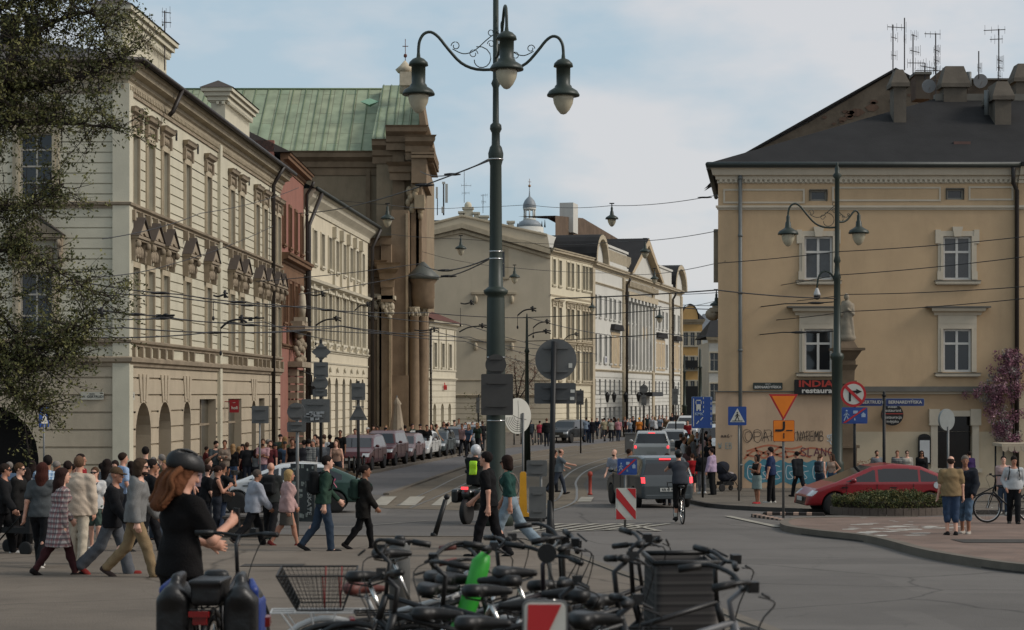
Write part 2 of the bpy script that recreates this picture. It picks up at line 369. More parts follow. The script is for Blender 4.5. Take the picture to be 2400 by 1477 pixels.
def smooth(pp,n=6):
 out=[]
 for i in range(len(pp)-1):
  p0,p1,p2,p3=pp[max(i-1,0)],pp[i],pp[i+1],pp[min(i+2,len(pp)-1)]
  for k in range(n):
   t=k/n;out.append(tuple(.5*(2*b+(c-a)*t+(2*a-5*b+4*c-d)*t*t+(3*b-a-3*c+d)*t**3)for a,b,c,d in zip(p0,p1,p2,p3)))
 return out+[pp[-1]]
for pp in([(930,1186),(1010,1150),(1090,1112),(1200,1082),(1330,1060),(1480,1040),(1600,1024)],
[(960,1192),(1050,1154),(1130,1118),(1240,1088),(1350,1066),(1490,1044),(1610,1027)],
[(1240,1196),(1300,1175),(1318,1150),(1320,1125),(1350,1100),(1410,1078),(1500,1055),(1620,1031)],
[(1290,1200),(1345,1178),(1352,1150),(1350,1130),(1372,1106),(1430,1083),(1520,1058),(1630,1034)]):
 strip(smooth(pp),.09,.014)
mb.build('tram_rails',railm)['kind']='structure'
kerbline('lane_divider',[xy(G(*p))for p in[(905,1161),(1015,1122),(1124,1084),(1230,1064),(1350,1047)]],kerbm,.22,.07,.008,True)
PE=[(-1600,1240),(540,1257),(1010,1262),(1150,1262),(1239,1268),(1310,1290),(1394,1323),(1530,1372),(1654,1424),(1795,1480),(2000,1560),(2300,1720)]
PEW=[G(*p)for p in PE]
sheet('plaza',[xy(v)for v in PEW]+[(4,-20),(-60,-20)],plaza,.03,kerb=.05,world=True)
kerbline('plaza_kerb',[xy(v)for v in PEW[1:]],kerbm,.16,.05,0,True)
RK=[(1618,1080),(1612,1140),(1620,1180),(1660,1189),(1710,1194),(1800,1199),(1900,1203),(2100,1206),(3400,1206)]
RKW=[G(*p)for p in RK]
sheet('right_pavement',[(12,118)]+[xy(v)for v in RKW]+[(60,90),(30,118)],slab,.11,kerb=.13,world=True)
kerbline('kerb_stones_right',[xy(v)for v in RKW],kerbd,.16,.125,0,True)
IK=[(3400,1225),(2400,1222),(2100,1224),(1900,1226),(1850,1230),(1838,1238),(1856,1248),(1930,1259),(2030,1270),(2090,1283),(2160,1303),(2250,1321),(2400,1343),(2700,1370),(3400,1400)]
IKS=[IK[0]]+smooth(IK[1:14])+[IK[-1]]
IW=[G(*p)for p in IKS]
sheet('brick_island',[xy(v)for v in IW],brickp,.13,kerb=.15,world=True)
kerbline('island_kerb',[xy(v)for v in IW[6:-1]],kerbm,.2,.145,0,True)
kerbline('island_gutter',[(v.x-.0,v.y-.17)for v in IW[24:-1]],kerbd,.14,.03,0,True)
mb=MB()
def pq(*pts,z=.02):
 P=[G(p[0],p[1])for p in pts];mb.add([(p.x,p.y,gz(p.y)+z)for p in P],[tuple(range(len(P)))])
for x in(868,935,1010,1085,1158):pq((x,1186),(x+38,1186),(x+62,1165),(x+26,1165))
pq((1352,1177),(1385,1177),(1392,1166),(1362,1166))
for k in range(7):x=1205+k*42;strip([(x,1247-k*.6),(x+110,1229)],.16,.02,n=2)
strip([(1190,1249),(1320,1246),(1460,1243),(1545,1246)],.14,.02);strip([(1545,1246),(1500,1236),(1450,1229)],.14,.02)
strip([(1190,1230),(1320,1229),(1450,1229)],.1,.02)
strip([(1705,1211),(1825,1237)],.22,.02)
strip([(560,1240),(820,1236),(1000,1222)],.06,.02)
for k in range(5):strip([(2262-k*1,1215.5+k*3.4),(2640,1215.5+k*3.4)],.32,.02)
mb.build('painted_road_markings',white)['kind']='structure'
mb=MB();
for px,py,rw,rd in((470,1418,.45,.2),(1120,1372,.3,.2),(2330,1285,.7,.6),(640,1330,.5,.3)):
 p=G(px,py);mb.add([(p.x-rw,p.y-rd,gz(p.y-rd)+(.04 if px<2000 else .14)),(p.x+rw,p.y-rd,gz(p.y-rd)+(.04 if px<2000 else .14)),(p.x+rw,p.y+rd,gz(p.y+rd)+(.04 if px<2000 else .14)),(p.x-rw,p.y+rd,gz(p.y+rd)+(.04 if px<2000 else .14))],[(0,1,2,3)])
mb.build('manhole_covers',kerbd)['kind']='structure'
mb=MB();rr=random.Random(5)
for k in range(46):
 p=G(2010+rr.gauss(90,60),1258+rr.gauss(-6,8));s=.05+rr.random()*.12;a=rr.random()*3
 mb.add([(p.x+s*1.6*math.cos(a+q),p.y+s*math.sin(a+q*1.1),gz(p.y)+.136)for q in(0,1.2,2.5,4,5.2)],[(0,1,2,3,4)])
mb.build('worn_paint_flecks',mat('fleck_white',(160,155,146),.8))['kind']='structure'
class Fac:
 """a facade plane from p0 to p1 (world xy): local x along it, -y outward, z up"""
 def __init__(s,p0,p1,z0=0):
  s.p0=Vector(p0);s.p1=Vector(p1);d=s.p1-s.p0;s.L=d.length;s.a=math.atan2(d.y,d.x);s.M=TR((p0[0],p0[1],z0),s.a);s.u=d.normalized()
 def x(s,px):
  k=(px-CX)/F;return(k*s.p0.y-s.p0.x)/(s.u.x-k*s.u.y)
 def d(s,px):return(s.p0+s.u*s.x(px)).y
 def z(s,px,py):return CAM-(py-HY)*s.d(px)/F
def pxs(px,s):return(((px-CX)/s),F/s)
def wallmb(mb,x0,x1,z0,z1,holes=(),grooves=(),t=.28,gd_=.05,gw=.05,back=True):
 """wall skin at y=0 with openings (xa,xb,za,zb,arch) and recessed joints; reveals t deep"""
 xs={x0,x1};zs={z0,z1}
 for h in holes:xs|={h[0],h[1]};zs|={h[2],h[3]}
 for g in grooves:
  if z0<g<z1-gw:zs|={g,g+gw}
 xs=sorted(x for x in xs if x0<=x<=x1);zs=sorted(z for z in zs if z0<=z<=z1)
 for j in range(len(zs)-1):
  a,b=zs[j],zs[j+1];zc=(a+b)/2;gr=any(g-1e-4<=a and b<=g+gw+1e-4 for g in grooves)
  run=None
  for i in range(len(xs)):
   if i<len(xs)-1:
    xc=(xs[i]+xs[i+1])/2;solid=not any(h[0]<xc<h[1]and h[2]<zc<h[3]for h in holes)
   else:solid=False
   if solid and run is None:run=xs[i]
   if not solid and run is not None:
    p,q=run,xs[i];y=gd_ if gr else 0
    mb.quad((p,y,a),(q,y,a),(q,y,b),(p,y,b))
    if gr:
     mb.quad((p,0,a),(q,0,a),(q,y,a),(p,y,a));mb.quad((p,y,b),(q,y,b),(q,0,b),(p,0,b))
    run=None
 for h in holes:
  xa,xb,za,zb=h[:4];ar=len(h)>4 and h[4]
  mb.quad((xa,0,za),(xb,0,za),(xb,t,za),(xa,t,za))
  if not ar:
   mb.quad((xa,0,za),(xa,t,za),(xa,t,zb),(xa,0,zb));mb.quad((xb,0,za),(xb,0,zb),(xb,t,zb),(xb,t,za));mb.quad((xa,0,zb),(xa,t,zb),(xb,t,zb),(xb,0,zb))
  else:
   r=(xb-xa)/2;xm=(xa+xb)/2;zs_=zb-r;n=10
   mb.quad((xa,0,za),(xa,t,za),(xa,t,zs_),(xa,0,zs_));mb.quad((xb,0,za),(xb,0,zs_),(xb,t,zs_),(xb,t,za))
   A=[(xm-r*math.cos(PI*k/n),zs_+r*math.sin(PI*k/n))for k in range(n+1)]
   for k in range(n):
    (u0,w0),(u1,w1)=A[k],A[k+1];c=xa if k<n/2 else xb
    mb.add([(c,0,zb),(u0,0,w0),(u1,0,w1)],[(0,1,2)])
    mb.quad((u0,0,w0),(u0,t,w0),(u1,t,w1),(u1,0,w1))
   mb.add([(xa,0,zb),(xm,0,zb),(xb,0,zb)],[(0,1,2)])if False else None
def molding(mb,x0,x1,z,prof,miter=(0,0)):
 """prof: list of (out, dz) going up; extruded from x0 to x1; miter adds out to each end"""
 P=[(0,0)]+list(prof)+[(0,prof[-1][1])];n=len(P)
 vs=[(x0-miter[0]*o_,-o_,z+dz)for o_,dz in P]+[(x1+miter[1]*o_,-o_,z+dz)for o_,dz in P]
 mb.add(vs,[(i,i+n,(i+1)%n+n,(i+1)%n)for i in range(n)]+[tuple(range(n))[::-1],tuple(range(n,2*n))])
def dentils(mb,x0,x1,z,w,gap,out,h):
 n=max(1,int((x1-x0)/(w+gap)))
 for k in range(n):x=x0+(k+.25)*(x1-x0)/n;mb.box(x,x+w,-out,.02,z,z+h)
CORN=[(.05,0),(.05,.12),(.14,.18),(.16,.3),(.42,.36),(.44,.52),(.52,.56),(.56,.68)]
BAND=[(.06,0),(.06,.06),(.16,.12),(.18,.2),(.04,.24)]
class Win:
 """a window type: shared meshes for its surround, frame, pane, sill and hood"""
 def __init__(s,w,h,sur,fr=None,cols=2,rows=(.62,),sw=.14,recess=.22,sill=.12,hood=None,gm=None,arch=False,sillc=None,key=False,ears=False,bw=.06):
  s.w,s.h=w,h;fr=fr or mat('white_window_frame',(172,166,154),.6,.06,4)
  a=MB();t=.06
  if sw:
   a.box(-w/2-sw,-w/2,-t,.02,-0.0,h);a.box(w/2,w/2+sw,-t,.02,0,h);a.box(-w/2-sw-(.08 if ears else 0),w/2+sw+(.08 if ears else 0),-t-.01,.02,h,h+sw)
   a.box(-w/2-sw*.5,-w/2-.01,-t-.03,-t+.01,0,h);a.box(w/2+.01,w/2+sw*.5,-t-.03,-t+.01,0,h)
   if ears:
    for q in(-1,1):a.box(q*(w/2+sw)-.1,q*(w/2+sw)+.1,-t-.03,.02,h-.28,h+sw+.05);a.box(q*(w/2+sw*.6)-.11,q*(w/2+sw*.6)+.11,-t-.04,.02,0,.32)
   if key:a.prism([(-.13,h-.02),(.13,h-.02),(.2,h+sw+.16),(-.2,h+sw+.16)],-t-.08,0)
  s.m={'window':a.mesh('window',sur)}
  b=MB();y=recess
  for q in(-1,1):b.box(min(q*w/2,q*(w/2-bw)),max(q*w/2,q*(w/2-bw)),y-.05,y+.02,0,h)
  b.box(-w/2,w/2,y-.052,y+.02,0,bw);b.box(-w/2,w/2,y-.052,y+.02,h-bw,h)
  for k in range(1,cols):x=-w/2+w*k/cols;b.box(x-bw*.55,x+bw*.55,y-.055,y+.02,0,h)
  for r in rows:b.box(-w/2,w/2,y-.06,y+.02,h*r-bw*.5,h*r+bw*.5)
  s.m['frame']=b.mesh('frame',fr)
  g=MB();g.quad((-w/2,y,0),(w/2,y,0),(w/2,y,h),(-w/2,y,h));s.m['pane']=g.mesh('pane',gm or glass)
  if sill:
   c=MB();c.box(-w/2-sw-.08,w/2+sw+.08,-.16,.03,-sill,-.0);c.box(-w/2-sw,w/2+sw,-.1,.03,-sill-.08,-sill);s.m['sill']=c.mesh('sill',sillc or sur)
  if hood:
   k,m2=hood[0],hood[1];c=MB();zb=h+sw
   if k=='corn':
    fh=hood[2];W2=w/2+sw+.02
    for q in(-1,1):c.box(q*W2-.09,q*W2+.09,-.14,.02,zb-.05,zb+fh);
    c.box(-W2+.1,W2-.1,-.05,.02,zb+.1,zb+fh-.1)
    for q in(-.5,0,.5):c.ell((q*w*.7,-.06,zb+fh*.5),(w*.13,.05,fh*.28),8,5)
    molding(c,-W2-.08,W2+.08,zb+fh,[(.08,0),(.1,.08),(.22,.14),(.25,.24),(.3,.3)],(.5,.5))
   if k=='ped':
    fh=hood[2];W2=w/2+sw+.06;z1=zb+fh;ph=W2*.72
    for q in(-1,1):
     c.prism([(q*W2-.1,z1),(q*W2+.1,z1),(q*W2+.05,zb),(q*W2-.05,zb)],-.24,0)
     c.ell((q*W2,-.32,z1-.12),(.1,.12,.14),8,5);c.ell((q*W2,-.2,zb+fh*.45),(.07,.1,.16),8,5)
    for q in(-.55,0,.55):c.ell((q*W2,-.12,zb+fh*.5),(W2*.2,.13,fh*.3),8,6)
    for q in range(7):c.ell(((q-3)*W2*.22,-.12,zb+fh*(.3+.4*(q%2))),(.07,.1,.09),6,4)
    c.box(-W2-.1,W2+.1,-.32,.02,z1,z1+.08);c.box(-W2-.15,W2+.15,-.38,.02,z1+.08,z1+.18)
    c.prism([(-W2-.06,z1+.22),(0,z1+.22+ph*.85),(0,z1+.05+ph*.5),(-W2*.45,z1+.22)],-.36,0);c.prism([(W2+.06,z1+.22),(W2*.45,z1+.22),(0,z1+.05+ph*.5),(0,z1+.22+ph*.85)],-.36,0)
    c.prism([(-W2*.5,z1+.22),(W2*.5,z1+.22),(0,z1+.22+ph*.45)],-.3,0)
    s.roof=MB();s.roof.prism([(-W2-.2,z1+.17),(0,z1+.34+ph),(0,z1+.29+ph),(-W2-.14,z1+.17)],-.42,0);s.roof.prism([(W2+.2,z1+.17),(W2+.14,z1+.17),(0,z1+.29+ph),(0,z1+.34+ph)],-.42,0)
    s.m['pediment_roof']=s.roof.mesh('pediment_roof',hood[3])
   if k=='flat':
    fh=hood[2];W2=w/2+sw;c.box(-W2,W2,-.08,.02,zb,zb+fh);molding(c,-W2-.1,W2+.1,zb+fh,[(.1,0),(.14,.1),(.3,.16),(.34,.26)],(.6,.6))
   s.m['pediment' if k=='ped' else 'hood']=c.mesh('hood',m2)
 def put(s,parent,Fc,x,z,sc=(1,1)):
  M=Fc.M@Matrix.Translation((x,0,z))@Matrix.Diagonal((sc[0],1,sc[1],1));wo=link('window',s.m['window'],parent,M)
  for k,me in s.m.items():
   if k!='window':link(k,me,wo,M)
  return wo
 def hole(s,x,z,sc=(1,1),arch=False):return(x-s.w/2*sc[0],x+s.w/2*sc[0],z,z+s.h*sc[1],arch)
def bld(name,label,cat,M):return thing(name,label,cat,M)
def slab_back(mb,x0,x1,y0,y1,z0,z1):
 mb.box(x0,x1,y0,y1,z0,z1)
def pipe(parent,Fc,x,z0,z1,m,r=.07,out=.12,top=None):
 a=MB(Fc.M);pts=[(x,-out,z0),(x,-out,z1)]
 if top:pts+=[(x,-top,z1+.5),(x,-top-.1,z1+.75)]
 a.tube(pts,r,8)
 for z in np.arange(z0+1,z1,2.2):a.lathe([(r*1.3,-.04),(r*1.3,.04)],8,TR((x,-out,z)))
 return a.build('downpipe',m,parent)
def plate(mb,w,h,t=.02,M=None,r=.03):
 pts=[]
 for cx,cz,a0 in((w/2-r,h/2-r,0),(-w/2+r,h/2-r,90),(-w/2+r,-h/2+r,180),(w/2-r,-h/2+r,270)):
  pts+=[(cx+r*math.cos(R(a0+30*k)),cz+r*math.sin(R(a0+30*k)))for k in range(4)]
 mb.prism(pts,-t/2,t/2,M)
cream=mat('cream_plaster',(190,184,164),.9,.08,.8,.3,25,spec=.2,grime=.28)
creamb=mat('beige_rusticated_plaster',(174,161,140),.9,.08,.8,.3,25,spec=.2,grime=.35)
trimd=mat('weathered_moulding',(140,127,109),.9,.25,1.2,.3,20,spec=.2)
trimc=mat('stucco_trim',(168,156,134),.9,.15,1.5,.3,20,spec=.2,grime=.5)
tin=mat('brown_roof_tin',(74,66,60),.6,.15,1,.1,10,spec=.35)
tindk=mat('dark_roof_felt',(38,37,37),.85,.2,.8,.3,12,spec=.2,grime=.3)
pipem=mat('grey_downpipe',(98,100,98),.5,.15,2)
pipeb=mat('dark_downpipe',(44,38,34),.5,.15,2)
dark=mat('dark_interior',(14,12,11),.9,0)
def roofprism(mb,pts_bottom,pts_top):
 n=len(pts_bottom);mb.add(list(pts_bottom)+list(pts_top),[(i,(i+1)%n,(i+1)%n+n,i+n)for i in range(n)]+[tuple(range(n,2*n))])
def capblock(parent,M,x0,x1,y0,y1,z0,z1,m=None,tops=True):
 a=MB(M);a.box(x0,x1,y0,y1,z0,z1-.9)
 for k,(o_,h0,h1)in enumerate(((.06,.9,.82),(.16,.82,.62),(.28,.62,.42),(.4,.42,.25))):a.box(x0-o_,x1+o_,y0-o_,y1+o_,z1-h0,z1-h1)
 n=int((x1-x0)/.25)
 for k in range(int((y1-y0)/.25)):a.box(x0-.22,x0-.1,y0+k*.25,y0+k*.25+.12,z1-1.0,z1-.86)
 for k in range(n):a.box(x0+k*.25,x0+k*.25+.12,y0-.22,y0-.1,z1-1.0,z1-.86)
 a.box(x0+.5,x1-.5,y0-.04,y0+.01,z0+.8,z0+1.3)
 c=a.build('chimney_block',m or cream,parent)
 b=MB(M);roofprism(b,[(x0-.46,y0-.46,z1-.25),(x1+.46,y0-.46,z1-.25),(x1+.46,y1+.46,z1-.25),(x0-.46,y1+.46,z1-.25)],
[(x0,(y0+y1)/2-.02,z1+.12),(x1,(y0+y1)/2-.02,z1+.12),(x1,(y0+y1)/2+.02,z1+.12),(x0,(y0+y1)/2+.02,z1+.12)])
 b.build('chimney_cap',tin,c);return c
# == A  cream corner palace
FA=Fac(pxs(298,66),pxs(657,44));LA=FA.L;cA=FA.p0
FS=Fac((cA.x-32,cA.y),(cA.x,cA.y))
A=bld('corner_palace','cream three-storey corner palace with pedimented windows, behind the crowd on the left','building',FA.M)
zl,zm,zu,zt=4.72,5.55,10.45,14.75
upx=[315,351,386,438,487,542,565,601,620,641,652]
wU=Win(1.0,2.5,trimc,cols=2,rows=(.3,.6),sw=.2,sill=0,hood=('corn',trimd,.42))
wL=Win(1.0,2.6,trimc,cols=2,rows=(.25,.5,.75),sw=.2,sill=0,hood=('ped',trimd,.72,tin),gm=glass2)
ux=[FA.x(p)for p in upx]
grU=[zu+.35+k*.37 for k in range(8)];grL=[zm+.35+k*.37 for k in range(13)]
a=MB(FA.M);hU=[wU.hole(x,zu+.12)for x in ux];hL=[wL.hole(x,zm+.14)for x in ux]
wallmb(a,0,LA,zu,zt,hU,grU,t=.3);wallmb(a,0,LA,zl+.1,zu,hL,grL,t=.3)
att=[]
for i in range(len(ux)-1):att.append((ux[i]+ux[i+1])/2)
b=MB(FS.M);LS=FS.L;SX=[FS.x(84),FS.x(84)-5.6,FS.x(84)-11]
sU=[(x-.58,x+.58,zu+.2,zu+2.55,False)for x in SX];sL=[(x-.58,x+.58,zm+.2,zm+2.5,False)for x in SX]
wallmb(b,0,LS,zu,zt,sU,grU,t=.3);wallmb(b,0,LS,zl+.1,zu,sL,grL,t=.3)
a.build('wall',cream,A);b.build('side_wall',cream,A)
for x in ux:wU.put(A,FA,x,zu+.12);wL.put(A,FA,x,zm+.14)
wS=Win(1.16,2.35,trimc,cols=2,rows=(.25,.5,.75),sw=.24,sill=0,hood=('corn',trimd,.5));wS2=Win(1.16,2.3,trimc,cols=2,rows=(.33,.66),sw=.24,sill=0,hood=('ped',trimd,.9,tin))
for x in SX:wS.put(A,FS,x,zu+.2);wS2.put(A,FS,x,zm+.2)
gx=[(FA.x(l),FA.x(r))for l,r in((318,354),(372,401),(430,447))]
doors=[(FA.x(468),FA.x(506)),(FA.x(535),FA.x(566)),(FA.x(607),FA.x(620)),(FA.x(641),FA.x(651))]
hg=[(l,r,.0,3.42,True)for l,r in gx]+[(l,r,0,3.5,False)for l,r in doors]+[(FA.x(590),FA.x(600),0,3.4,True)]
grg=[.55+.62*k for k in range(7)]
g1=MB(FA.M);wallmb(g1,0,LA,0,zl+.1,hg,grg,t=.9,gd_=.07,gw=.07)
ap=FS.x(-35);hs=[(ap-1.9,ap+1.9,0,3.35,True),(ap-8,ap-5,0,3.2,True)]
g2=MB(FS.M);wallmb(g2,0,LS,0,zl+.1,hs,grg,t=.9,gd_=.07,gw=.07)
g1.build('rusticated_wall',creamb,A);g2.build('rusticated_side_wall',creamb,A)
for l,r in gx+[(FA.x(590),FA.x(600))]:
 m_=(l+r)/2;k_=MB(FA.M)
 for q in(-1,0,1):k_.prism([(m_+q*.38-.13,3.5+(0 if q==0 else-.08)),(m_+q*.38+.13,3.5+(0 if q==0 else-.08)),(m_+q*.62+.2,4.45),(m_+q*.62-.2,4.45)],-.04,0)
 k_.build('keystone',creamb,A)
m_=MB(FA.M)
for s_,x0,x1,F_ in((m_,0,LA,FA),):
 molding(m_,-.0,LA,zl,[(.08,0),(.1,.1),(.2,.16),(.22,.3),(.05,.36)],(1,0));molding(m_,0,LA,zm-.1,BAND,(1,0));molding(m_,0,LA,zu-.12,BAND,(1,0))
 molding(m_,0,LA,zt-.35,[(.06,0),(.06,.1)],(1,0))
m2_=MB(FS.M)
for z,p_ in((zl,[(.08,0),(.1,.1),(.2,.16),(.22,.3),(.05,.36)]),(zm-.1,BAND),(zu-.12,BAND),(zt-.35,[(.06,0),(.06,.1)])):molding(m2_,0,LS,z,p_,(0,1))
for x in list(ux):
 for q in(-.62,.62):
  for z in(zm-.12,zu-.14):m_.prism([(x+q-.09,z-.38),(x+q+.09,z-.38),(x+q+.12,z),(x+q-.12,z)],-.2,0)
m_.build('string_course',trimd,A);m2_.build('side_string_course',trimd,A)
q_=MB(FA.M);q_.box(-.04,.55,-.09,.02,0,zt);q_.box(FA.x(512)-.25,FA.x(512)+.25,-.14,.02,0,zt);q_.box(FA.x(428)-.0,FA.x(428)+.01,-.1,.02,0,.1)
q_.build('pilaster',cream,A);q_=MB(FS.M);q_.box(LS-.5,LS+.1,-.1,.02,0,zt);q_.build('pilaster',cream,A)
c_=MB(FA.M);molding(c_,0,LA+.6,zt,CORN,(1,0));dentils(c_,0,LA,zt-.2,.12,.14,.12,.16);c_.build('cornice',trimc,A)
c_=MB(FS.M);molding(c_,0,LS,zt,CORN,(0,1));dentils(c_,0,LS,zt-.2,.12,.14,.12,.16);c_.build('side_cornice',trimc,A)
d_=MB(FA.M)
for x in att:d_=MB(FA.M);d_.box(x-.12,x+.12,-.03,.05,zt-.95,zt-.55);d_.build('attic_vent',dark,A)
r_=MB(FA.M);ze=zt+.68;e=.66
r_.add([(-e,-e,ze),(LA+e,-e,ze),(LA+e,14,ze),(-e,34,ze),(6,7,ze+2.3),(LA-2,7,ze+2.3),(6,34,ze+2.3),(-e,-e,ze+.12),(LA+e,-e,ze+.12)],
[(7,8,5,4),(7,4,6,3),(0,1,8,7),(5,8,2),(0,7,3)])
r_.build('roof',tin,A)
gu=MB(FA.M);gu.tube([(-e-.06,-e-.06,ze+.04),(LA+e,-e-.06,ze+.04)],.1,8);gu.tube([(-e-.06,-e-.06,ze+.04),(-e-.06,34,ze+.04)],.1,8);gu.build('gutter',pipeb,A)
capblock(A,FA.M,1.0,8.2,.4,1.05,ze-.3,17.95);capblock(A,FA.M,20.6,27,.4,1.05,ze-.3,18.1)
for k in range(5):capm=MB(FS.M);capm.box(24+k*.9,24.5+k*.9,3,3.5,ze+.5,ze+2.4);capm.build('chimney',tindk,A)
mass=MB(FA.M);mass.box(.9,LA-.02,.92,30,0,zt+.6);mass.box(.32,LA-.3,.32,30,zl+.1,zt);mass.build('core',dark,A)
pb=MB(FA.M);xP=FA.x(632);pb.tube([(xP,-.2,0),(xP,-.2,zt-.3),(xP,-.35,zt),(xP,-.75,ze)],.1,8);pb.build('downpipe',pipeb,A);pb=MB(FA.M);xP=FA.x(378)
pb.tube([(xP,-.3,zt-.35),(xP,-.45,zt-.2),(xP+.3,-.75,ze)],.09,8);pb.build('downpipe',pipeb,A)
for l,r in doors:dg=MB(FA.M);dg.box(l,r,.34,.4,0,3.5);dg.build('shop_glass',mat('shop_glass',(74,70,60),.3,.3,2,spec=.5),A)
for l,r in doors:dg=MB(FA.M);dg.box(l,r,.3,.345,2.35,2.45);dg.box((l+r)/2-.04,(l+r)/2+.04,.298,.343,0,3.5);dg.build('shop_frame',trimd,A)
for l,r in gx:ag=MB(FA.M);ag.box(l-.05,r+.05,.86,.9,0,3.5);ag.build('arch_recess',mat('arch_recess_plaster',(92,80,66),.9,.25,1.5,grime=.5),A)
# == B  narrow red house
FB=Fac(pxs(657,44),pxs(712,40));LB=FB.L
redp=mat('red_plaster',(140,98,86),.9,.1,1,.3,25,spec=.2,grime=.4);brst=mat('brown_stone',(112,86,66),.9,.2,1.2,.3,20,spec=.2,grime=.4)
B=bld('red_house','narrow red plastered house with a carved stone portal beside the cream corner palace','building',FB.M)
wB=Win(.8,2.2,brst,cols=1,rows=(.6,),sw=.14,sill=.1);xs_=[LB*(k+.5)/4 for k in range(4)]
a=MB(FB.M);hb=[wB.hole(x,11.8,(1,1))for x in xs_]+[wB.hole(x,7.6,(1,1))for x in xs_]
wallmb(a,0,LB,0,15.9,hb+[(LB*.5-.9,LB*.5+.9,0,3.6,True)],t=.25);a.build('wall',redp,B)
for x in xs_:wB.put(B,FB,x,11.8);wB.put(B,FB,x,7.6)
a=MB(FB.M);molding(a,0,LB,15.9,CORN,(0,1));molding(a,0,LB,10.6,CORN,(0,1));molding(a,0,LB,6.2,BAND,(0,0));a.box(0,LB,-.04,.02,10.0,10.6)
for x in[LB*k/4 for k in range(5)]:a.box(x-.14,x+.14,-.12,.02,6.4,10.0)
a.build('cornice',brst,B)
a=MB(FB.M);xm=LB/2
for q in(-1,1):
 for k in range(12):a.box(xm+q*1.5-.42,xm+q*1.5+.42,-.5,.02,.1+k*.42,.44+k*.42)
a.box(xm-2.1,xm+2.1,-.8,.02,5.2,5.5);a.box(xm-1.6,xm+1.6,-.9,.02,7.2,7.5);a.box(xm-1.3,xm+1.3,-.7,.02,7.5,7.75)
rr=random.Random(3)
for k in range(40):a.ell((xm+rr.uniform(-1.5,1.5),-.3-rr.random()*.2,5.5+rr.random()*1.7),(.2,.18,.2),6,4)
a.build('portal',trimd,B)
a=MB(FB.M);a.tube([(xm,-.5,8.0),(xm,-.5,8.6),(xm,-.52,9.2),(xm,-.5,9.45)],[.2,.26,.2,.08],10);a.ell((xm,-.52,9.6),(.13,.14,.17));a.box(xm-.3,xm+.3,-.8,-.1,7.75,8.0);a.build('niche_figure',mat('pale_stone',(170,160,140),.9,.2,2),B)
a=MB(FB.M);a.box(xm-.88,xm+.88,.2,.3,0,3.6);a.build('door',mat('dark_wood_door',(52,38,28),.7,.2,3),B)
a=MB(FB.M);z=16.58;a.add([(-.3,-.6,z),(LB+.6,-.6,z),(LB+.6,8,z+4.2),(-.3,8,z+4.2),(LB+.6,8,z),(-.3,8,z)],[(0,1,2,3),(1,4,2),(0,3,5)]);a.build('roof',tin,B)
a=MB(FB.M);a.box(-.0,LB-.02,.26,12,0,16.5);a.build('core',dark,B)
a=MB(FB.M);a.box(LB-.05,LB+.12,.02,12,10,16.8);a.build('firewall',redp,B);a=MB(FB.M);a.box(-.3,0,.3,12,12,17.2);a.build('firewall',redp,B)
pipe(B,FB,LB-.1,0,15.4,pipeb,.09,.2,.5)
a=MB(FB.M)
for q in(-1.1,1.9):
 c=(xm+q,-1.2,4.0);a.tube([(xm+q,0,4.9),(xm+q,-.6,5.0),(xm+q,-1.2,4.75)],.03,6);a.lathe([(.14,-.35),(.24,.1),(.28,.14),(.05,.4),(.03,.75)],6,TR(c),False)
a.build('wall_lantern',black,B)
# == C  long cream house with an arcade
FC=Fac(pxs(712,40),pxs(862,32.5));LC=FC.L
crC=mat('pale_cream_plaster',(194,184,162),.9,.08,.8,.3,25,spec=.2,grime=.25);trC=mat('pale_trim',(186,178,158),.9,.1,1.5,.2,20,grime=.3)
C_=bld('arcaded_house','long cream house with a rusticated arcade between the red house and the church','building',FC.M)
cp=[720,737,755,772,789,806,822,836,850];cx_=[FC.x(p)for p in cp];ww=min(1.1,(cx_[1]-cx_[0])*.45)
wC=Win(ww,2.0,trC,cols=2,rows=(.6,),sw=.1,sill=.12,gm=glass2);wC2=Win(ww,3.0,trC,cols=2,rows=(.33,.66),sw=.1,sill=.15,gm=glass2)
a=MB(FC.M);hc=[wC.hole(x,11.6)for x in cx_]+[wC2.hole(x,6.95)for x in cx_]
wallmb(a,0,LC,5.6,15.0,hc,t=.25);a.build('wall',crC,C_)
a=MB(FC.M);hc2=[(x-ww*.55,x+ww*.55,0,4.75,True)for x in cx_];wallmb(a,0,LC,0,5.6,hc2,[.4+.55*k for k in range(9)],t=.5,gd_=.06,gw=.07);a.build('rusticated_wall',crC,C_)
for x in cx_:wC.put(C_,FC,x,11.6);wC2.put(C_,FC,x,6.95)
a=MB(FC.M);molding(a,0,LC,6.3,BAND);molding(a,0,LC,5.6,[(.05,0),(.08,.1)]);molding(a,0,LC,10.35,[(.1,0),(.3,.1),(.34,.26),(.1,.32)]);molding(a,0,LC+.5,14.6,[(.08,0),(.12,.3),(.2,.4),(.5,.7),(.56,.9),(.7,1.0),(.72,1.15)])
for i in range(10):
 x=cx_[0]-1 if i==0 else(cx_[9-1]+1 if i==9 else(cx_[i-1]+cx_[i])/2)
 a.box(x-.13,x+.13,-.14,.02,6.6,10.1);a.box(x-.2,x+.2,-.24,.02,10.0,10.3);a.box(x-.2,x+.2,-.24,.02,6.5,6.75);a.ell((x,-.22,6.75),(.16,.1,.2),6,4)
 if 3<i<9:a.box(x-.2,x+.2,-.16,.02,10.7,14.1);a.box(x-.3,x+.3,-.28,.02,13.7,14.4)
for x in cx_:a.box(x-ww*.8,x+ww*.8,-.22,.02,14.1 if False else 10.0,10.12);a.ell((x,-.1,5.25),(.14,.08,.2),6,4)
a.build('cornice',trC,C_)
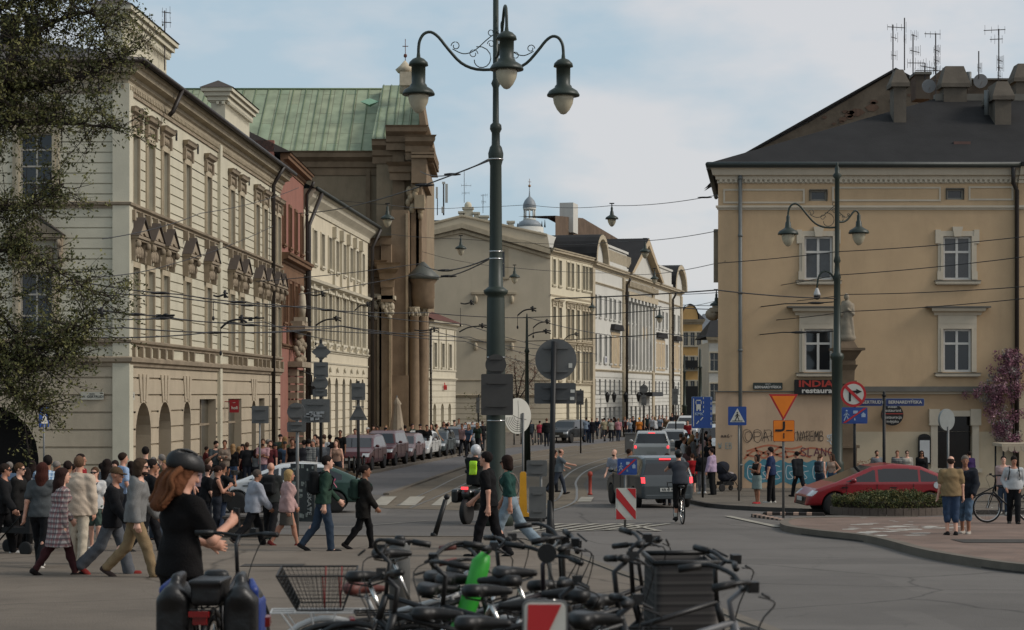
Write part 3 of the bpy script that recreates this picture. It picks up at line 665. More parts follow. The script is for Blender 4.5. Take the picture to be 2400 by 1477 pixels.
a=MB(FC.M);z=15.75;a.add([(-.2,-.75,z),(LC+.8,-.75,z),(LC-3,6,z+3.0),(-.2,6,z+3.0),(LC+.8,8,z)],[(0,1,2,3),(1,4,2)]);a.tube([(0,-.8,z),(LC+.8,-.8,z)],.12,8);a.build('roof',mat('dark_green_tin',(46,50,46),.6,.15,1),C_)
a=MB(FC.M);a.box(0,LC,.52,12,0,15.7);a.box(0,LC,.27,12,5.7,15.7);a.build('core',glass2,C_)
a=MB(FC.M);a.tube([(LC+.25,-.3,0),(LC+.25,-.3,14.3),(LC+.3,-.9,15.6)],.13,8);a.tube([(.1,-.3,0),(.1,-.3,13.6),(1.5,-.8,15.6)],.12,8);a.build('downpipe',pipeb,C_)
# == D  brown baroque church with green copper roof
stone=mat('brown_sandstone',(126,108,88),.9,.22,.8,.4,12,spec=.15,grime=.5);plas=mat('ochre_church_plaster',(134,119,98),.9,.15,.6,.3,15,spec=.15,grime=.55)
stl=mat('pale_and_sunlit_sandstone',(150,134,110),.9,.2,1,.4,12,spec=.15,grime=.4);cap_=mat('pale_carved_stone',(176,164,142),.9,.2,2,.4,12)  # stl: pale carved volutes, and sunlit pier sides put in as colour
cop=brickmat('green_copper_roof',(152,158,130),(140,152,126),(108,108,86),1,2.6,.9,.025)
cop.node_tree.nodes['Principled BSDF'].inputs['Roughness'].default_value=.6
tcp=[n for n in cop.node_tree.nodes if n.type=='TEX_BRICK'][0]
mpn=N(cop.node_tree,'ShaderNodeMapping');tcn=[n for n in cop.node_tree.nodes if n.type=='TEX_COORD'][0]
mpn.inputs['Rotation'].default_value=(0,0,R(90));cop.node_tree.links.new(tcn.outputs['Object'],mpn.inputs[0]);cop.node_tree.links.new(mpn.outputs[0],tcp.inputs[0])
def X(px,d):return(px-CX)*d/F
def Z(py,d):return CAM-(py-HY)*d/F
D_=bld('baroque_church','brown sandstone church with a green copper roof and tall columns','church',TR((X(985,145),145,0)))
x8,x9=X(882,144),X(985,144)
a=MB();a.box(X(380,146),x8,146,165,0,Z(375,146));a.box(x8,x9,144.2,170,0,Z(345,144));a.build('nave_wall',plas,D_)
a=MB();ex=Z(357,145.2);rx_=Z(210,153.5)
a.add([(X(380,145),145.2,ex),(x8,145.2,ex),(x8-.2,153.5,rx_),(X(380,145),153.5,rx_),(x8,162,ex),(X(380,145),162,ex)],[(0,1,2,3),(3,2,4,5)])
e2,r2=Z(326,143.4),Z(200,152.5);
a.add([(x8-.3,143.4,e2),(x9,143.4,e2),(x9-.1,152.5,r2),(x8-.1,152.5,r2),(x9,162,e2),(x8-.3,162,e2)],[(0,1,2,3),(3,2,4,5),(0,3,5)])
ro=a.build('roof',cop,D_)
a=MB()
for k in range(30):
 x=X(380,145)+k*1.0
 if x<x8-.5:a.tube([(x,145.1,ex+.05),(x,153.5,rx_+.05)],.035,4)
for k in range(6):x=x8+k*.62;a.tube([(x,143.3,e2+.05),(x,152.5,r2+.05)],.035,4)
a.tube([(X(380,145),153.5,rx_+.05),(x8,153.5,rx_+.05)],.08,6);a.build('roof_seam',mat('copper_seam',(92,108,78),.6,.1,2),ro)
a=MB();c=(X(868,151),150.2,Z(238,150.2));a.add([(c[0]-.75,c[1],c[2]),(c[0],c[1]-.4,c[2]-.32),(c[0]+.75,c[1],c[2]),(c[0],c[1]+.3,c[2]+.3),(c[0],c[1]+.3,c[2]-.4)],[(0,1,2,3),(0,4,1),(1,4,2)]);a.build('roof_hatch',mat('pale_copper',(124,158,132),.6,.1,2),ro)
a=MB(TR((0,0,0)))
def molx(mb,x0,x1,y,z,prof,mi=(0,0)):mb.M=TR((0,y,0));molding(mb,x0,x1,z,prof,mi);mb.M=Matrix.Identity(4)
EN=[(.1,0),(.14,.5),(.3,.6),(.35,1.0),(.8,1.3),(.85,1.6),(1.0,1.75)]
molx(a,X(380,146),x8,146,Z(357,146)-1.75,EN);molx(a,X(380,146),x8-2.0,146,Z(398,146),[(.15,0),(.15,.4)])
molx(a,x8-.3,x9+.2,144.2,Z(327,144)-1.8,EN,(0,1))
a.build('entablature',stone,D_)
a=MB();a.box(X(690,146),X(700,146),145.85,146,0,Z(398,146));a.box(X(858,146),X(868,146),145.8,146,0,Z(398,146));a.build('wall_strip',stone,D_)
def pier(x0p,x1p,y0p,y1p,d,dep,m,nm='pier',base=True,capi=True):
 q=MB();x0,x1=X(x0p,d),X(x1p,d);zt_=Z(y0p,d);zb=Z(y1p,d)if y1p else 0
 q.box(x0,x1,d,d+dep,zb,zt_)
 if base:q.box(x0-.12,x1+.12,d-.14,d+dep,zb,zb+1.3);q.box(x0-.22,x1+.22,d-.24,d+dep,zb,zb+.5)
 o=q.build(nm,m,D_)
 if capi:
  q=MB();q.box(x0-.1,x1+.1,d-.12,d+dep,zt_-.1,zt_+.12);q.box(x0-.28,x1+.28,d-.3,d+dep,zt_+.12,zt_+.4);rr=random.Random(int(x0p))
  for k in range(16):q.ell((rr.uniform(x0,x1+.1),d-.1,zt_-rr.random()*1.3),(.18,.18,.24),6,4)
  q.build('capital',cap_,o)
 return o
pier(917,957,492,None,141,5,stone,capi=False);pier(944,985,640,None,144.1,3,stone,base=False,capi=False);pier(957,985,456,660,143.4,4,stone,base=False,capi=False);pier(975,982,470,660,143.2,.3,stl,base=False,capi=False)
pier(862,889,702,None,139.8,4,stone);pier(894,917,706,None,139.5,4,stone);pier(917,957,880,None,140.6,3,stone,capi=False)
for x0p,d in((884,139.8),(912,139.5),(951,141)):q=MB();q.box(X(x0p,d),X(x0p+5,d),d-.12,d,1.3,Z(715 if x0p<950 else 500,d));q.build('painted_sunlit_edge',stl,D_)  # sunlit right sides of the piers, painted as paler strips
pier(920,948,352,492,143.9,.4,stone,base=False,capi=False)
q=MB()
for x0p,x1p,d,dy in((862,891,139.6,0),(893,921,139.2,6)):
 molx(q,X(x0p,d),X(x1p,d),d,Z(668+dy,d),EN,(.3,.6));q.box(X(x0p,d),X(x1p,d),d,d+4,Z(702+dy,d),Z(668+dy,d)+1.7)
molx(q,X(915,143.4),X(960,143.4),143.4,Z(424,143.8),EN[:5],(.4,.6));molx(q,X(905,143.5),X(990,143.5),143.5,Z(352,143.5),EN,(0,.5));molx(q,X(950,143),X(1000,143),143,Z(375,143),EN,(0,.8))
q.build('lower_entablature',stone,D_);q=MB();q.box(X(864,140),X(890,140),140.2,144,Z(650,140),Z(575,140));q.box(X(893,140),X(917,140),139.8,144,Z(650,140),Z(572,140))
molx(q,X(864,140),X(890,140),140.2,Z(577,140),EN[:3],(.2,.2));molx(q,X(893,140),X(917,140),139.8,Z(574,140),EN[:3],(.2,.2))
q.build('entablature_upper',stone,D_)
q=MB();rr=random.Random(8)
for(px,py,r_s)in((958,447,.3),(962,462,.3),(975,442,.28),(990,474,.3),(985,492,.3),(966,488,.3),(956,474,.25),(985,505,.25),(972,456,.3)):q.ell((X(px,142.9),143.2,Z(py,142.8)),(r_s*.8,r_s*.8,r_s*1.3),8,6)
q.box(X(972,143),X(995,143),142.6,144,Z(490,143),Z(458,143));q.build('carved_volute',stl,D_)
q=MB();d=144.5
q.M=TR((0,d,0))
q.prism([(X(986,d),Z(215,d)),(X(1000,d),Z(300,d)),(X(1016,d),Z(385,d)),(X(1000,d),Z(385,d)),(X(984,d),Z(300,d)),(X(978,d),Z(215,d))],0,9)
q.prism([(X(996,d),Z(302,d)),(X(1007,d),Z(302,d)),(X(1018,d),Z(362,d)),(X(1000,d),Z(362,d))],-1,8)
q.M=Matrix.Identity(4)
for k,(px,w_)in enumerate(((1000,26),(1006,20),(1012,14))):q.box(X(965,143),X(px+w_-8,143),142.4+k*.2,152,Z(372-k*9,143),Z(366-k*9,143))
q.box(X(965,143),X(1000,143),142.6,152,Z(430,143),Z(372,143));q.box(X(963,143),X(988,143),143.2,152,0,Z(425,143));q.build('front_gable',stone,D_)
q=MB();cx,cd=X(990,141),141.8;rad=1.02
q.lathe([(.1,Z(612,141)),(rad*1.15,Z(650,141)+.15),(rad*1.15,Z(654,141))],20,TR((cx,cd,0)));q.build('portal_roof',mat('grey_tin',(74,76,70),.5,.15,2),D_)
q=MB();q.lathe([(rad*.8,Z(722,141)),(rad*.8,Z(700,141)),(rad*.86,Z(698,141)),(rad*.84,Z(665,141)),(rad*1.05,Z(655,141)),(rad*1.1,Z(646,141))],24,TR((cx,cd,0)));q.box(cx-1.4,cx+.3,cd,cd+3,0,Z(640,141));q.build('portal_entablature',stone,D_)
for px,d in((971,141.2),(990,141.9)):
 q=MB();c=(X(px,d),d,0);q.lathe([(.46,0),(.46,1.0),(.4,1.2),(.4,1.5),(.38,1.7),(.38,4),(.33,Z(744,d)),(.37,Z(742,d))],20,TR(c));col_=q.build('column',stone,D_)
 q=MB();q.lathe([(.3,Z(742,d)),(.34,Z(728,d)),(.44,Z(722,d)),(.48,Z(720,d))],16,TR(c));rr=random.Random(px)
 for k in range(14):an=k*2*PI/14;q.ell((c[0]+.38*math.cos(an),c[1]+.38*math.sin(an),Z(736-9*(k%2),d)),(.09,.09,.18),6,4)
 q.build('capital',cap_,col_)
q=MB();q.box(X(930,144),X(962,144),148,149.2,Z(200,148),Z(168,148));q.lathe([(.55,0),(.75,.25),(.4,.55),(.05,.95)],12,TR((X(948,148),148.6,Z(168,148))));q.lathe([(.42,-1.6),(.42,0)],8,TR((X(948,148),148.6,Z(168,148))));q.build('turret',cap_,D_)
q=MB();c=(X(949,148),148.6);z=Z(155,148);q.tube([(c[0],c[1],z),(c[0],c[1],z+2.2)],.03,6);q.ell((c[0],c[1],z+.9),(.14,.14,.16));q.box(c[0]-.22,c[0]+.22,c[1]-.02,c[1]+.02,z+1.6,z+1.66);q.build('finial_cross',mat('rusty_iron',(92,52,38),.7,.2,3),D_)
# == E  small white house with red roof
FE=Fac(pxs(1003,29),pxs(1068,27.2));LE=FE.L
E_=bld('small_white_house','small two-storey white house with a red tiled roof, right of the church columns','building',FE.M)
whE=mat('white_plaster',(188,180,160),.9,.08,1,.2,25,grime=.3)
wE=Win(LE*.09,2.0,whE,cols=1,rows=(.6,),sw=.1,sill=.1);ex_=[FE.x(1019),FE.x(1037),FE.x(1054)]
a=MB(FE.M);wallmb(a,0,LE,5,9.6,[wE.hole(x,5.9)for x in ex_],t=.3);wallmb(a,0,LE,0,5,[(x-.55,x+.55,0,2.9,True)for x in ex_],[.4+k*.5 for k in range(9)],t=.4,gd_=.05,gw=.06);a.box(0,LE,.45,10,0,9.5);a.build('wall',whE,E_)
for x in ex_:wE.put(E_,FE,x,5.9)
a=MB(FE.M);molding(a,0,LE,4.8,BAND,(0,1));molding(a,0,LE,5.6,[(.08,0),(.1,.12)]);molding(a,0,LE,9.2,[(.1,0),(.2,.2),(.5,.35),(.55,.5)],(0,1))
for x in[0.2,LE-.4]+[(ex_[i]+ex_[i+1])/2 for i in(0,1)]:a.box(x-.15,x+.15,-.1,.02,5.8,9.1)
a.build('cornice',whE,E_)
a=MB(FE.M);a.add([(-.3,-.6,9.7),(LE+.5,-.6,9.7),(LE-2.5,5,12.1),(-.3,5,12.4),(LE+.5,8,9.7)],[(0,1,2,3),(1,4,2)]);a.build('roof',mat('dark_red_tiles',(84,48,40),.8,.25,4,.5,30),E_)
a=MB(FE.M);a.box(2.0,3.3,1.5,4.5,10.3,12.6);a.box(1.9,3.4,1.3,4.6,12.6,12.8);a.build('dormer',tindk,E_)
pipe(E_,FE,.2,0,9,pipeb,.09,.2)
text('dm',.9,mat('red_sign_letters',(172,40,38),.5,.05,3),FE.M@TR((LE*.55,-.14,4.3)),E_,'lettering',.03)
# == F  big cream house with a blank gable
FF=Fac(pxs(1290,25),pxs(1389,23.2));LF=FF.L;cF=FF.p0;FG_=Fac((X(985,180),180),(cF.x,180))
crF=mat('cream_gable_plaster',(184,173,152),.9,.06,.5,.2,20,spec=.2,grime=.18);crF2=mat('cream_front_plaster',(194,185,162),.9,.06,.8,.2,20,spec=.2,grime=.15)
F_=bld('gable_house','tall cream house with a wide blank gable wall behind the main lamp post','building',FF.M)
g=FG_.M;LG=FG_.L;a=MB(g);zz=lambda py:Z(py,180)
gw1=Win(.9,2.6,trimc,cols=2,rows=(.5,),sw=.35,sill=.15)
wx=FG_.x(1172)
wallmb(a,0,LG,3.4,zz(590),[gw1.hole(wx,zz(650)),gw1.hole(FG_.x(1000),zz(650))],t=.25)
a.prism([(0,zz(590)),(LG,zz(590)),(LG-.3,zz(548)),(FG_.x(1083),zz(503)),(0,zz(528))],0,.5)
a.build('gable_wall',crF,F_)
gw1.put(F_,FG_,wx,zz(650));b_=MB(g);xo=FG_.x(1000);b_.box(xo-.45,xo+.45,.1,.2,zz(650),zz(650)+2.6);b_.build('blind_window',crF,F_)
a=MB(g);wallmb(a,0,LG,0,3.4,[],[.3+.5*k for k in range(7)],gd_=.06,gw=.06);a.build('rusticated_wall',crF,F_)
a=MB(g)
for p0_,p1_,o_,h_ in(((0,548),(1083,524),.5,.45),((1083,524),(1290,585),.5,.45),((0,560),(1083,540),.2,.25),((1083,540),(1290,600),.2,.25),((0,530),(1083,505),.12,.12),((1083,505),(1282,550),.12,.12)):
 xa=FG_.x(p0_[0])if p0_[0]else 0;xb=FG_.x(p1_[0]);a.prism([(xa,zz(p0_[1])-h_),(xb,zz(p1_[1])-h_),(xb,zz(p1_[1])),(xa,zz(p0_[1]))],-o_,0)
molding(a,0,LG,3.4,BAND,(0,1));molding(a,0,LG,4.9,[(.05,0),(.08,.1)],(0,1))
a.build('moulding',trimc,F_)
for px,py in((1150,800),(1150,690)):
 a=MB(g);x=FG_.x(px);a.box(x-1.8,x+2.4,-.2,.02,zz(py),zz(py)+.2)
 for q in(-1.4,2.0):a.ell((x+q,-.15,zz(py)-.5),(.2,.2,.4),8,5)
 a.build('window_ledge',trimc,F_)
a=MB(FF.M);fpx=[1298,1312,1331,1341,1354,1367,1374,1382];fx_=[FF.x(p)for p in fpx]
wF=Win(.85,2.4,crF2,cols=1,rows=(.6,),sw=.14,sill=.12);wF2=Win(.85,2.9,trimc,cols=1,rows=(.6,),sw=.14,sill=.12,hood=('corn',trimc,.3))
lev=[(wF,14.0),(wF2,9.0),(wF2,5.0)];hh=[w_.hole(x,z)for w_,z in lev for x in fx_]
wallmb(a,0,LF,4.4,zz(590),[h for h in hh],t=.3);wallmb(a,0,LF,0,4.4,[(x-.5,x+.5,.3,3.3,i in(6,))for i,x in enumerate(fx_)if i%2==0],[.3+.5*k for k in range(8)],t=.4,gd_=.06,gw=.06)
a.build('wall',crF2,F_)
for w_,z in lev:
 for x in fx_:w_.put(F_,FF,x,z)
a=MB(FF.M);molding(a,0,LF,zz(590)-.35,CORN,(1,0));molding(a,0,LF,8.6,BAND,(1,0));molding(a,0,LF,4.5,BAND,(1,0));molding(a,0,LF,12.9,[(.05,0),(.1,.15)],(1,0));a.build('cornice',trimc,F_)
a=MB(g);z0,z1=zz(586),zz(520);a.add([(LG+.5,-.2,z0),(LG+5,16,z0),(FG_.x(1083)+5,16,z1),(FG_.x(1083),.3,z1),(0,.3,z1-1),(3,16,z1-1)],[(0,1,2,3),(3,2,5,4)]);a.build('roof',tindk,F_)
a=MB(g);a.box(0.1,LG-.35,.3,14,0,zz(590));a.build('core',dark,F_)
a=MB(g);a.M=g
for px,w_,py in((1095,.9,480),(1080,.5,490),(1115,.5,492),(1133,.8,500),(1197,.6,513)):
 x=FG_.x(px);a.box(x-w_/2,x+w_/2,3,4,zz(530),zz(py));a.box(x-w_/2-.1,x+w_/2+.1,2.9,4.1,zz(py)-.1,zz(py)+.08)
a.ell((FG_.x(1095),3.5,zz(474)),(.35,.35,.4));a.build('chimney',trC,F_)
a=MB(g);x=FG_.x(1030);a.box(x-1,x+5,5,9,zz(520),zz(505));a.build('roof_box',tindk,F_)
# == G  long white palace
FG=Fac(pxs(1389,23.2),pxs(1597,17.9));LGG=FG.L
whG=mat('pale_grey_plaster',(188,186,178),.9,.06,.6,.2,20,spec=.2,grime=.25);orn=mat('ochre_panel',(168,150,122),.9,.15,1)
G_=bld('white_palace','long pale grey palace with arched and triangular roof gables, far along the street','building',FG.M)
zt=16.4;gp=[1395,1406,1419,1430,1440,1452,1470,1480,1490,1500,1510,1522,1537,1545,1553,1562,1580,1590];gxs=[FG.x(p)for p in gp]
wG=Win(1.0,2.2,whG,cols=1,rows=(.6,),sw=.12,sill=.1);wG2=Win(1.05,2.9,whG,cols=1,rows=(.5,),sw=.12,sill=.1)
a=MB(FG.M);hh=[wG.hole(x,11.6)for x in gxs]+[wG2.hole(x,6.9)for x in gxs]+[(x-.45,x+.45,3.6,5.2,False)for x in gxs]
wallmb(a,0,LGG,6.2,zt,[h for h in hh if h[2]>6],t=.3);wallmb(a,0,LGG,0,6.2,[h for h in hh if h[2]<6]+[(x-.6,x+.6,0,2.3,i in(9,16))for i,x in enumerate(gxs)],[.4+.45*k for k in range(12)],t=.3,gd_=.08,gw=.08);a.build('wall',whG,G_)
for x in gxs:wG.put(G_,FG,x,11.6);wG2.put(G_,FG,x,6.9)
a=MB(FG.M);molding(a,0,LGG,zt,CORN,(0,0));molding(a,0,LGG,6.0,BAND);molding(a,0,LGG,14.9,BAND)
P_g=MB(FG.M)
for p in(1389,1461,1530,1570,1596):x=FG.x(p);a.box(x-.7,x+.5,-.18,.02,0,zt)
for k in range(9):x=FG.x(1464)+k*(FG.x(1530)-FG.x(1464))/8;P_g.box(x-.3,x+.3,-.35,0,6.4,13.9);P_g.box(x-.45,x+.45,-.6,0,13.9,14.3)
a.box(FG.x(1462),FG.x(1531),-.62,0,14.3,14.9);dentils(a,FG.x(1462),FG.x(1531),15.5,.4,.4,.7,.6);a.build('cornice',trimc,G_);P_g.build('pilaster',whG,G_)
a=MB(FG.M)
for p0_,p1_ in((1432,1452),(1534,1558),(1578,1592)):a.box(FG.x(p0_),FG.x(p1_),-.06,.01,6.5,10.3)
for p in(1473,1483,1494,1505,1514):a.ell((FG.x(p),-.05,10.7),(.7,.1,.8),8,6)
a.build('ochre_panel',orn,G_)
a=MB(FG.M)
for p0_,p1_ in((1430,1454),(1534,1558),(1578,1592)):x0,x1=FG.x(p0_),FG.x(p1_);a.prism([(x0,10.5),(x1,10.5),(x1-.5,11.1),(x0+.5,11.1)],-.45,0)
a.build('window_canopy',tindk,G_)
def archgable(p0,p1,h,m=None):
 x0,x1=FG.x(p0),FG.x(p1);xm=(x0+x1)/2;r=(x1-x0)/2;zb=zt+.68;q=MB(FG.M)
 q.prism([(xm+r*.86*math.cos(PI*k/12),zb+h*.86*math.sin(PI*k/12))for k in range(13)],0,2.5);go=q.build('gable',whG,G_)
 q=MB(FG.M)
 for k in range(12):
  c0,s0,c1,s1=math.cos(PI*k/12),math.sin(PI*k/12),math.cos(PI*(k+1)/12),math.sin(PI*(k+1)/12)
  q.prism([(xm+r*c0,zb+h*s0),(xm+r*c1,zb+h*s1),(xm+r*.84*c1,zb+h*.84*s1),(xm+r*.84*c0,zb+h*.84*s0)],-.6,0)
 q.build('gable_moulding',trimc,go);q=MB(FG.M)
 for k in range(12):
  c0,s0,c1,s1=math.cos(PI*k/12),math.sin(PI*k/12),math.cos(PI*(k+1)/12),math.sin(PI*(k+1)/12)
  q.quad((xm+r*c0,-.6,zb+h*s0+.03),(xm+r*c1,-.6,zb+h*s1+.03),(xm+r*c1,5,zb+h*s1+.03),(xm+r*c0,5,zb+h*s0+.03))
 q.build('gable_roof',tindk,go)
archgable(1385,1416,2.9);archgable(1573,1601,3.2)
x0,x1=FG.x(1468),FG.x(1540);xm=(x0+x1)/2;zb=zt+.68;hT=4.6
q=MB(FG.M);q.prism([(x0+1,zb),(x1-1,zb),(xm,zb+hT-.5)],0,3);q.build('gable',whG,G_)
q=MB(FG.M);q.prism([(x0-.6,zb),(x0+.6,zb),(xm,zb+hT-.8),(xm,zb+hT)],-.8,0);q.prism([(x1+.6,zb),(xm,zb+hT),(xm,zb+hT-.8),(x1-.6,zb)],-.8,0);q.build('gable_moulding',orn,G_)
q=MB(FG.M);q.quad((x0-.6,-.8,zb+.03),(xm,-.8,zb+hT+.03),(xm,8,zb+hT+.03),(x0-.6,8,zb+.03));q.quad((x1+.6,-.8,zb+.03),(xm,-.8,zb+hT+.03),(xm,8,zb+hT+.03),(x1+.6,8,zb+.03));q.build('gable_roof',tindk,G_)
q=MB(FG.M)
for p0_,p1_ in((1418,1467),(1541,1572)):q.box(FG.x(p0_),FG.x(p1_),-.1,.3,zb,zb+2.2);q.box(FG.x(p0_)-.2,FG.x(p1_)+.2,-.25,.4,zb+2.0,zb+2.25);q.box(FG.x(p0_)-.2,FG.x(p1_)+.2,-.25,.4,zb,zb+.4)
q.build('attic_parapet',whG,G_)
q=MB(FG.M);
for k in range(26):
 x=FG.x(1420)+k*.55
 q.box(x,x+.3,-.14,-.1,zb+.6,zb+1.8)
q.build('balusters',trimc,G_)
q=MB(FG.M);q.add([(-.5,-.4,zb),(LGG+.5,-.4,zb),(LGG,6,zb+2.6),(0,6,zb+2.6),(LGG,14,zb+1)],[(0,1,2,3),(1,4,2)]);q.build('roof',tindk,G_)
q=MB(FG.M);q.box(.1,LGG-.1,.32,14,0,zb);q.build('core',dark,G_)
brk=brickmat('old_red_brick',(112,66,50),(92,54,42),(100,84,70),6,.5,.25)
q=MB(FG.M);q.M=FG.M;x0=FG.x(1412);q.add([(x0,5,zb),(FG.x(1590),5,zb),(FG.x(1588),5,zb+3.4),(FG.x(1560),5,zb+5.4),(FG.x(1470),5,zb+6.2),(x0,5,zb+5.2),(FG.x(1590),9,zb),(FG.x(1588),9,zb+3.4),(FG.x(1560),9,zb+5.4),(FG.x(1470),9,zb+6.2),(x0,9,zb+5.2)],[(0,1,2,3,4,5),(1,6,7,2),(2,7,8,3),(3,8,9,4),(4,9,10,5)]);q.build('brick_firewall',brk,G_)
q=MB(FG.M);q.M=FG.M;q.box(-6,FG.x(1412),4,12,zb,zb+2.6);q.box(FG.x(1440),FG.x(1450),4.5,6,zb+4,zb+7.2);q.build('attic_storey',whG,G_)
for p in(1461,1570):pipe(G_,FG,FG.x(p),0,15.6,pipeb,.14,.4,.7)
pp=MB(FG.M@TR((FG.x(1417),-.12,7.2)));plate(pp,1.2,.8,.04);npl=pp.build('house_number_plate',mat('number_plate_white',(190,190,190),.6),G_);text('30',.75,mat('number_blue',(36,40,84),.6),FG.M@TR((FG.x(1417),-.16,7.2)),npl)
q=MB(FG.M)
for p in(1408,1424,1451,1482):
 x=FG.x(p);q.lathe([(.12,-.5),(.26,.2),(.3,.25),(.05,.6)],6,TR((x,-.7,3.3)),False);q.tube([(x,0,3.9),(x,-.7,3.9)],.04,5)
q.box(FG.x(1497),FG.x(1523),-1.6,0,3.4,3.9);q.build('wall_lantern',black,G_)
# == far buildings and the church tower
def farhouse(name,label,px0,px1,d,ztop,m,cols,rows,roofm,ridge=2.5,gz0=0,ww=1.1,wh=1.9,arch=False,dz=3.9,dep=12):
 Fx=Fac((X(px0,d),d),(X(px1,d),d));rt=bld(name,label,'building',Fx.M);Lx=Fx.L;wn=Win(ww,wh,trC,cols=2,rows=(.6,),sw=.14,sill=.12)
 xs=[Lx*(k+.5)/cols for k in range(cols)];zs_=[ztop-3.1-dz*k for k in range(rows)]
 q=MB(Fx.M);wallmb(q,0,Lx,0,ztop,[wn.hole(x,z)for x in xs for z in zs_],t=.3);q.box(0,Lx,.4,dep,0,ztop-.1);q.build('wall',m,rt)
 for x in xs:
  for z in zs_:wn.put(rt,Fx,x,z)
 q=MB(Fx.M);molding(q,-.1,Lx+.1,ztop-.2,CORN,(.5,.5));molding(q,0,Lx,zs_[-1]-.6,BAND);q.build('cornice',trimc,rt)
 q=MB(Fx.M);q.add([(-.4,-.5,ztop+.45),(Lx+.4,-.5,ztop+.45),(Lx-.8,dep/2,ztop+.45+ridge),(.8,dep/2,ztop+.45+ridge),(Lx+.4,dep,ztop+.45),(-.4,dep,ztop+.45)],[(0,1,2,3),(1,4,2),(0,3,5),(3,2,4,5)]);q.build('roof',roofm,rt)
 return rt,Fx
yel=mat('yellow_plaster',(186,150,96),.9,.08,1,grime=.3)
H_,FH=farhouse('yellow_house','narrow yellow house with a curved dormer, at the far end of the street',1600,1646,262,Z(757,262),yel,3,3,tindk,2.0,ww=.6,wh=1.8,dz=3.3)
q=MB(FH.M);c=FH.L*.36;zz2=Z(755,262);q.prism([(c+1.1*math.cos(PI*k/10),zz2+2.0*math.sin(PI*k/10)+.3)for k in range(11)],-.4,3);q.build('dormer',yel,H_)
q=MB(FH.M)
for k in range(10):q.quad(*[(c+1.25*math.cos(PI*j/10),y_,zz2+2.2*math.sin(PI*j/10)+.3)for j,y_ in((k,-.5),(k+1,-.5),(k+1,3),(k,3))])
q.build('dormer_roof',tindk,H_);q=MB(FH.M);q.box(-.1,FH.L+.1,-.9,.1,Z(862,262),Z(855,262));q.box(.1,FH.L,-.9,-.85,Z(855,262),Z(845,262));q.build('balcony',black,H_);q=MB(FH.M);q.box(-.2,FH.L+.1,-.4,.1,0,Z(905,262));q.build('shop_front',black,H_)
farhouse('grey_roofed_house','pale house with a stepped grey roof behind the yellow house',1644,1720,300,Z(790,300),whG,5,3,mat('slate_roof',(92,96,100),.6,.15,2),3.4,ww=.7,wh=1.7,dz=3.4)
farhouse('side_street_house','dim house just behind the corner of the ochre building',1662,1760,200,Z(800,200),whG,4,3,tindk,2.0,ww=.9,dz=3.2)
T_=bld('church_tower','slender grey dome with an open lantern and cross rising behind the gable house','tower',TR((X(1241,300),300,0)))
lead=mat('lead_roof',(122,128,132),.5,.12,3)
dd=300;zf=lambda py:Z(py,dd);M0=TR((X(1241,dd),dd,0));wS_=1/15
q=MB(M0);q.lathe([(2.2,0),(2.2,zf(533))],16);q.build('drum',whG,T_)
q=MB(M0);q.lathe([(1.9,zf(533)),(1.8,zf(525)),(1.4,zf(519)),(.95,zf(516))],20);q.lathe([(1.0,zf(488)),(1.05,zf(486)),(.98,zf(478)),(.75,zf(470)),(.4,zf(464)),(.16,zf(461)),(.1,zf(455)),(.04,zf(438))],20);q.build('dome',lead,T_)
q=MB(M0);q.lathe([(1.0,zf(517)),(1.0,zf(514)),(.9,zf(512))],16)
for k in range(8):an=k*PI/4;q.tube([(.82*math.cos(an),.82*math.sin(an),zf(513)),(.82*math.cos(an),.82*math.sin(an),zf(492))],.13,6)
q.lathe([(.95,zf(493)),(1.05,zf(488))],16);q.build('lantern',whG,T_)
q=MB(M0);q.ell((0,0,zf(436)),(.22,.22,.22));q.tube([(0,0,zf(436)),(0,0,zf(419))],.04,5);q.box(-.25,.25,-.03,.03,zf(427),zf(426));q.build('cross',mat('gilt',(140,100,60),.4,.1,3,metal=.6),T_)
q=MB(M0)
for px,h in((1213,10),(1218,14),(1270,15),(1277,18)):q.tube([((px-1241)/15,0,zf(533)),((px-1241)/15,0,zf(533-h))],[.16,.03],6)
q.build('pinnacle',tindk,T_)
# == R  ochre building on the right
dR=73.8;sR=F/dR;FR=Fac((X(1683,dR),dR),(X(2385,dR),dR));LR=FR.L;zr=lambda py:Z(py,dR);xr=lambda px:FR.x(px)
och=mat('ochre_plaster',(186,159,126),.9,.07,.7,.25,30,spec=.2,grime=.28);pnk=mat('peach_lower_plaster',(190,162,134),.9,.06,.8,.25,30,spec=.2,grime=.3);crm2=mat('pale_lower_plaster',(186,170,144),.9,.06,.8,.25,30,grime=.15)
wtr=mat('white_stucco',(188,176,156),.85,.06,2,.15,20,grime=.15);ltin=mat('grey_ledge_tin',(96,92,84),.6,.15,2)
R_=bld('ochre_corner_building','ochre corner building with a dark hipped roof and graffiti along its lower wall','building',FR.M)
wf=mat('bright_window_frame',(192,188,180),.6,.06,4)
gW=(1950-1884)/sR;w1=Win(gW,(655-553)/sR,wtr,wf,cols=2,rows=(.64,),sw=.2,sill=.0,key=True,ears=True,recess=.1,bw=.085,gm=mat('curtained_glass',(64,64,64),.12,.25,4,spec=.6))
w2=Win(gW,(870-769)/sR,wtr,wf,cols=2,rows=(.66,),sw=.2,sill=.0,recess=.1,bw=.085,hood=('flat',wtr,.32))
w3=Win((1938-1899)/sR,(470-445)/sR,ltin,mat('grey_window_frame',(128,124,114),.6),cols=1,rows=(),sw=.03,sill=0,recess=.12,bw=.07)
wxs=[xr(1918),xr(2243)]
h1=[w1.hole(x,zr(656))for x in wxs];h2=[w2.hole(x,zr(872))for x in wxs];h3=[w3.hole(xr(1918),zr(471)),w3.hole(xr(2238),zr(468))]
a=MB(FR.M);wallmb(a,0,LR,zr(917),zr(425),h1+h2+h3,t=.25);a.build('wall',och,R_)
